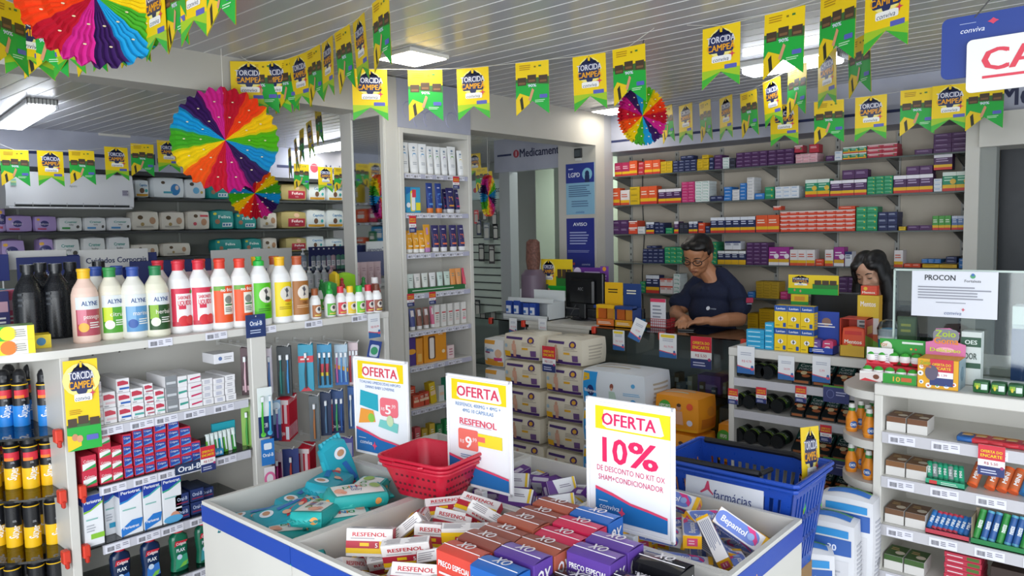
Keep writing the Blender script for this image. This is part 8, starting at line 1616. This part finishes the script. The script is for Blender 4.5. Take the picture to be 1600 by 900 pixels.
# hanging goods on the slatted wall
for i, (px, py, w, h, c) in enumerate(((744, 330, .07, .14, 'c8484c'), (757, 328, .06, .12, '484c50'), (772, 330, .08, .16, '3c4448'), (748, 345, .07, .16, '28304c'), (760, 350, .09, .18, '707880'), (774, 352, .08, .16, '2c3034'), (752, 382, .09, .19, '1f2226'), (768, 384, .09, .20, '3c3a3c'), (746, 470, .08, .2, '24282c'))):
    p = pX(px, py, SLX-.05); b = blister(w, h, c, [('q', .15, .12, .85, .7, .05, 'a8a8a4'), ('l', .15, .76, .85, .9, 2, 'd8d8d4')]); b.box(-.002, 0, -.002, .002, .05, .002, 'c0c0c0'); put(b, 'brace_pack', '%s brace pack hanging on the slatted wall, %s of them' % (('red', 'grey', 'dark', 'navy', 'silver', 'black', 'black', 'charcoal', 'dark')[i], ORD[i]), 'brace pack', (SLX-.05, p.y, p.z), (0, 0, R(-90)), 'brace packs on the slatted wall')
area('added_passage_light', (5.75, 4.4, 2.5), (0, 0, 0), .5, .5, 14, (.92, 1, .94))  # unseen light without a fixture, added to brighten the passage
# ---------------- people ----------------------------------------------------------
def ell(b, c, r, T=None, n=14, col='888888'):
    vs = [(c[0], c[1], c[2]-r[2])]
    for j in range(1, n):
        a = -math.pi/2+math.pi*j/n
        for k in range(2*n): q = math.pi*k/n; vs.append((c[0]+r[0]*math.cos(a)*math.cos(q), c[1]+r[1]*math.cos(a)*math.sin(q), c[2]+r[2]*math.sin(a)))
    vs.append((c[0], c[1], c[2]+r[2])); m = 2*n; fs = [(0, 1+(k+1) % m, 1+k) for k in range(m)]
    for j in range(n-2): fs += [(1+j*m+k, 1+j*m+(k+1) % m, 1+(j+1)*m+(k+1) % m, 1+(j+1)*m+k) for k in range(m)]
    fs += [(len(vs)-1, 1+(n-2)*m+k, 1+(n-2)*m+(k+1) % m) for k in range(m)]
    b.add([T @ Vector(v) for v in vs] if T else vs, fs, col)
def limb(b, pts, rs, T=None, col='888888'):
    pts = [Vector(p) for p in pts]
    if T: pts = [T @ p for p in pts]
    P2, R2 = [], []
    for i in range(len(pts)-1):
        for k in range(4): f = k/4; P2.append(pts[i].lerp(pts[i+1], f)); R2.append(rs[i]+(rs[i+1]-rs[i])*f)
    P2.append(pts[-1]); R2.append(rs[-1])
    for p, r in zip(P2, R2): ell(b, p, (r, r, r), None, 6, col)
    b.tube(P2, R2, col, 12)
def fuse(b, name, mat, parent, vox=.006, sm=6):
    """one continuous skin grown over the overlapping forms"""
    me = bpy.data.meshes.new(name); me.from_pydata(b.v, [], b.f); me.update()
    o = bpy.data.objects.new(name, me); COL.objects.link(o)
    m = o.modifiers.new('r', 'REMESH'); m.mode = 'VOXEL'; m.voxel_size = vox
    s = o.modifiers.new('s', 'SMOOTH'); s.factor = .5; s.iterations = sm
    bpy.context.view_layer.update()
    ev = bpy.data.meshes.new_from_object(o.evaluated_get(bpy.context.evaluated_depsgraph_get()))
    o.modifiers.clear(); o.data = ev; bpy.data.meshes.remove(me); ev.materials.clear(); ev.materials.append(mat); ev.shade_smooth()
    if parent: o.parent = parent
    return o
def hand(b, T, flip, curl=30, L=.088):
    """palm lies in xy, fingers towards -y, thumb on the +x side (flip mirrors)"""
    f = -1 if flip else 1
    limb(b, [(0, .03, 0), (0, 0, .002), (0, -.035, .004)], [.024, .027, .026], T); ell(b, (0, -.025, 0), (.040, .045, .016), T, 10)
    for i, (x, l, r) in enumerate(((.028, .070, .0088), (.010, .078, .0092), (-.009, .073, .0088), (-.027, .058, .0078))):
        x *= f; a = R(curl); y, z = -.058, .004; pts = [(x*.9, y+.012, z)]
        ang = R(6)
        for k, q in enumerate((.46, .30, .24)):
            y -= l*q*math.cos(ang); z -= l*q*math.sin(ang); x += f*(.0015 if i == 0 else -.0015 if i == 3 else 0); pts.append((x, y, z)); ang += a
        limb(b, pts, [r*1.08, r, r*.92, r*.8], T)
    limb(b, [(f*.028, .0, 0), (f*.047, -.022, -.006), (f*.054, -.048, -.012), (f*.050, -.066, -.016)], [.014, .0115, .010, .0085], T)
def head_forms(b, T, female=False):
    k = .94 if female else 1
    E_ = lambda c, r: ell(b, [q*k for q in c], [q*k for q in r], T, 14)
    E_((0, .014, .032), (.076, .094, .082)); E_((0, -.02, -.02), (.066, .070, .075)); E_((0, -.028, -.062), (.050 if female else .055, .054, .046)); E_((0, -.062, -.092), (.022, .018, .017))
    E_((-.036, -.058, -.028), (.026, .024, .026)); E_((.036, -.058, -.028), (.026, .024, .026)); E_((0, -.05, .04), (.060, .042, .045))
    L_ = lambda p, r: limb(b, [[q*k for q in v] for v in p], [q*k for q in r], T)
    L_([(0, -.086, .018), (0, -.094, -.008), (0, -.106, -.030)], [.008, .0085, .0125]); E_((-.012, -.094, -.034), (.009, .010, .008)); E_((.012, -.094, -.034), (.009, .010, .008))
    L_([(-.046, -.070, .022), (-.024, -.084, .026), (0, -.084, .02), (.024, -.084, .026), (.046, -.070, .022)], [.009, .0095, .008, .0095, .009])
    for s in (-1, 1): E_((s*.031, -.076, .004), (.0165, .0145, .0125)); E_((s*.077, .006, -.008), (.010, .018, .030)); E_((s*.074, .0, -.03), (.009, .011, .014))
    E_((0, -.080, -.060), (.026, .014, .012))
    L_([(0, .02, -.06), (0, .035, -.14)], [.052, .054])
def face_parts(root, T, brow, lip, female=False):
    k = .94 if female else 1; s3 = lambda v: [q*k for q in v]
    for s in (-1, 1):
        b = B(); b.T = T; b.tube([s3((s*.016, -.0935, .024)), s3((s*.032, -.0945, .030)), s3((s*.050, -.080, .024))], [.0022, .0034, .0015], brow, 6); b.build('eyebrow', root)
        b = B(); b.T = T; b.tube([s3((s*.018, -.0885, -.001)), s3((s*.031, -.0920, -.005)), s3((s*.044, -.0840, -.001))], [.0012, .0022, .0012], '1c1412', 6); b.build('eyelash', root)
        b = B(); ell(b, s3((s*.031, -.0795, -.004)), s3((.0115, .0095, .0075)), T, 8, '8c7a70'); b.build('eye', root)
    b = B(); b.T = T; b.tube([s3((-.023, -.088, -.059)), s3((-.010, -.0955, -.0565)), s3((0, -.0945, -.0575)), s3((.010, -.0955, -.0565)), s3((.023, -.088, -.059))], [.0015, .0038, .0032, .0038, .0015], lip, 8)
    b.tube([s3((-.020, -.088, -.062)), s3((0, -.0945, -.067)), s3((.020, -.088, -.062))], [.0015, .0048, .0015], lip, 8); b.build('lips', root)
skin_m = noisy('skin_tan', 'a87250', 'b47c58', 9, .5); skin_f = noisy('skin_light', 'd09c80', 'd8a88c', 9, .5)
navy_c = noisy('navy_pique', '0d1630', '121c3a', 120, .85); hair_c = noisy('dark_hair', '0c0a0a', '191514', 50, .45, .3, (1, 1, .2)); blk = noisy('black_cloth', '0c0c0e', '141416', 90, .8)
# --- the man -----------------------------------------------------------------------
mx_, my_ = 4.58, pX(1113, 470, 4.58).y
man = thing('person', 'man in navy polo shirt and black glasses looking down while tapping on the glass counter', 'person', (mx_, my_, 0), (0, 0, R(-96)))
zt_ = pX(1092, 366, 4.5).z
HT = Matrix.Translation((-.045, -.10, zt_-.132)) @ Matrix.Scale(1.12, 4) @ Matrix.Rotation(R(10), 4, 'Z') @ Matrix.Rotation(R(27), 4, 'X') @ Matrix.Rotation(R(4), 4, 'Y')
b = B(); head_forms(b, HT); nz = zt_-.27
limb(b, [HT @ Vector((0, .03, -.08)), (0, .01, nz-.03), (0, .01, nz-.12)], [.058, .060, .07])
ell(b, (0, .01, nz-.17), (.14, .08, .09)); ell(b, (0, .01, nz-.34), (.14, .095, .2)); ell(b, (0, .01, .92), (.15, .10, .14))
for s in (-1, 1):
    limb(b, [(s*.09, .01, .86), (s*.10, .0, .48), (s*.10, .02, .10)], [.080, .055, .040]); ell(b, (s*.10, -.05, .045), (.04, .11, .04))
WR = (.20, -.32, 1.10); WL = (.01, -.31, 1.10)
EL_R, EL_L = (.265, -.115, 1.10), (-.225, -.085, 1.115)
SH = nz-.095
limb(b, [(.155, .01, SH-.01), (.222, -.03, SH-.12), EL_R], [.044, .048, .044]); limb(b, [EL_R, (.24, -.24, 1.105), WR], [.046, .044, .027])
limb(b, [(-.155, .01, SH-.01), (-.205, -.02, SH-.12), EL_L], [.044, .048, .044]); limb(b, [EL_L, (-.14, -.21, 1.10), WL], [.046, .043, .027])
hand(b, Matrix.Translation((.165, -.355, 1.103)) @ Matrix.Rotation(R(-45), 4, 'Z') @ Matrix.Rotation(R(8), 4, 'X'), True, 26)
hand(b, Matrix.Translation((.025, -.352, 1.103)) @ Matrix.Rotation(R(20), 4, 'Z') @ Matrix.Rotation(R(8), 4, 'X'), False, 26)
fuse(b, 'body', skin_m, man, .0055, 3)
b = B(); S_ = nz-.09
ell(b, (0, .01, S_-.03), (.175, .11, .085)); ell(b, (0, .008, S_-.16), (.172, .125, .17)); ell(b, (0, .005, S_-.34), (.178, .135, .2)); ell(b, (0, .01, .86), (.18, .13, .14))
limb(b, [(.16, .01, S_-.01), (.225, -.025, S_-.10), (.247, -.078, 1.165)], [.064, .066, .062]); limb(b, [(-.15, .01, S_-.015), (-.205, -.012, S_-.10), (-.235, -.052, 1.175)], [.064, .066, .062])
for s in (-1, 1): limb(b, [(s*.05, .025, nz+.005), (s*.11, .015, S_+.045), (s*.17, .01, S_-.01)], [.05, .055, .055])
limb(b, [(-.05, .045, nz), (0, .055, nz+.012), (.05, .045, nz)], [.040, .042, .040])
for s in (-1, 1): limb(b, [(s*.062, .03, nz-.01), (s*.058, -.03, nz-.055), (s*.02, -.085, nz-.085)], [.022, .018, .014])
sh = fuse(b, 'polo_shirt', navy_c, man, .007, 4)
b = B(); b.face((.045, -.135, S_-.13), (.075, .0, 0), (0, .012, .03), [('e', .14, .5, .42, .42, 'dcdfe6'), ('t', 'conviva', .64, .5, .42, 'b8c0d0', .62)], .001); b.v = [v+Vector((0, -.006, 0)) for v in b.v]; b.build('shirt_logo', sh)
b = B(); b.face((.292, -.085, 1.19), (.028, .045, 0), (0, 0, .045), [('q', .05, .25, .95, .95, .1, 'b83050'), ('l', .1, .0, .9, .2, 1, 'b8c0d0')], .001); b.build('sleeve_badge', sh)
b = B(); ell(b, (0, .01, .86), (.165, .115, .12))
for s in (-1, 1): limb(b, [(s*.09, .01, .80), (s*.10, .0, .46), (s*.10, .02, .12)], [.092, .068, .060])
fuse(b, 'trousers', blk, man, .01, 3)
b = B()
for c, r in (((0, .018, .052), (.080, .092, .066)), ((0, .045, .015), (.079, .070, .082)), ((.02, -.040, .078), (.058, .044, .026)), ((-.03, -.037, .076), (.048, .044, .026)), ((-.072, .012, .025), (.012, .035, .030)), ((.072, .012, .025), (.012, .035, .030))): ell(b, c, r, HT)
fuse(b, 'hair', hair_c, man, .005, 3)
face_parts(man, HT, '1c1412', '86503c')
b = B(); b.T = HT; gk = ('101012', .3)
for s in (-1, 1):
    q = [(s*(.034+.024*math.cos(R(a))*1.05), -.100+.010*abs(math.cos(R(a)))*(1 if math.cos(R(a)) > 0 else 0), .000+.017*math.sin(R(a))) for a in range(0, 360, 30)]
    b.tube(q, .0026, gk, 6, True); b.tube([(s*.059, -.090, .006), (s*.074, -.05, .008), (s*.080, .0, .002), (s*.080, .02, -.012)], .0018, gk, 6)
b.tube([(-.010, -.101, .003), (0, -.104, .006), (.010, -.101, .003)], .0018, gk, 6); b.build('glasses', man)
b = B(); b.box(-.05, -.04, 0, .05, .04, .010, ('1b1c20', .2), .003); p = Vector((.10, -.44, 1.051)); pw = Matrix.Rotation(R(-96), 4, 'Z') @ p; tag(b.build('mobile_phone', None, (mx_+pw.x, my_+pw.y, 1.0508), (0, 0, R(-70))), 'dark phone lying on the glass counter under the man\'s hands', 'phone')
# --- the woman -----------------------------------------------------------------------
wx = 4.50; wy = pX(1372, 440, wx).y; zt_ = pX(1370, 391, wx).z
wom = thing('person', 'woman with long straight black hair and black top sitting behind the second monitor', 'person', (wx, wy, 0), (0, 0, R(-98)))
HT = Matrix.Translation((-.01, -.06, zt_-.118)) @ Matrix.Rotation(R(-4), 4, 'Z') @ Matrix.Rotation(R(22), 4, 'X') @ Matrix.Rotation(R(-5), 4, 'Y')
b = B(); head_forms(b, HT, True); nz = zt_-.26
limb(b, [HT @ Vector((0, .03, -.09)), (0, .01, nz-.03), (0, .01, nz-.10)], [.044, .048, .06])
ell(b, (0, .01, nz-.16), (.14, .08, .10)); ell(b, (0, .01, nz-.36), (.12, .09, .2)); sz = nz-.58
ell(b, (0, .03, sz), (.16, .13, .11))
for s in (-1, 1):
    limb(b, [(s*.08, .0, sz-.02), (s*.09, -.40, sz-.03)], [.075, .055]); limb(b, [(s*.09, -.40, sz-.03), (s*.09, -.42, .08)], [.05, .038]); ell(b, (s*.09, -.47, .04), (.038, .10, .035))
    limb(b, [(s*.155, .01, nz-.10), (s*.20, -.03, nz-.33)], [.048, .038]); limb(b, [(s*.20, -.03, nz-.33), (s*.12, -.22, nz-.32)], [.038, .025])
    hand(b, Matrix.Translation((s*.10, -.25, nz-.32)) @ Matrix.Rotation(R(-s*15), 4, 'Z'), s > 0, 24)
fuse(b, 'body', skin_f, wom, .006, 3)
b = B(); ell(b, (0, .01, nz-.13), (.165, .10, .075)); ell(b, (0, .01, nz-.24), (.15, .115, .15)); ell(b, (0, .01, nz-.42), (.14, .11, .2)); ell(b, (0, .03, sz), (.17, .14, .12))
for s in (-1, 1): limb(b, [(s*.145, .01, nz-.10), (s*.20, -.03, nz-.33), (s*.14, -.16, nz-.325)], [.06, .05, .038])
limb(b, [(-.05, .02, nz-.05), (0, -.05, nz-.075), (.05, .02, nz-.05)], [.028, .024, .028])
fuse(b, 'top', blk, wom, .007, 4)
b = B()
for s in (-1, 1): limb(b, [(s*.08, .0, sz-.02), (s*.09, -.40, sz-.03), (s*.09, -.42, .12)], [.085, .066, .05])
fuse(b, 'trousers', blk, wom, .01, 3)
b = B()
for c, r in (((-.030, .010, .058), (.052, .086, .062)), ((.030, .010, .058), (.052, .086, .062)), ((0, .045, .0), (.080, .065, .09)), ((-.075, -.022, .0), (.019, .044, .075)), ((.075, -.022, .0), (.019, .044, .075)), ((-.046, -.05, .062), (.032, .036, .030)), ((.046, -.05, .062), (.032, .036, .030))): ell(b, c, r, HT)
for s in (-1, 1): limb(b, [HT @ Vector((s*.074, -.015, -.03)), (s*.088, -.055, nz-.02), (s*.098, -.085, nz-.20), (s*.09, -.085, nz-.34)], [.034, .036, .036, .022])
limb(b, [HT @ Vector((0, .06, -.03)), (0, .07, nz-.06), (0, .10, nz-.3)], [.07, .075, .05])
fuse(b, 'hair', hair_c, wom, .006, 3)
face_parts(wom, HT, '1c1412', 'a85c5c', True)
t = thing('office_chair', 'dark office chair under the seated woman', 'chair', (wx+.02, wy, 0), (0, 0, R(-98)))
b = B(); b.box(-.22, -.2, sz-.17, .22, .2, sz-.12, blk, .02); b.build('seat', t)
b = B(); b.box(-.2, .20, sz, .2, .24, sz+.36, blk, .02); b.build('backrest', t)
b = B(); b.tube([(0, 0, .06), (0, 0, sz-.16)], .025, '303236', 10); b.tube([(0, .20, sz-.15), (0, .24, sz+.1)], .012, '303236', 8); b.build('stem', t)
for k in range(5): b = B(); b.tube([(0, 0, .07), (.24*math.cos(R(72*k)), .24*math.sin(R(72*k)), .03)], .014, '303236', 8); b.build('leg', t)
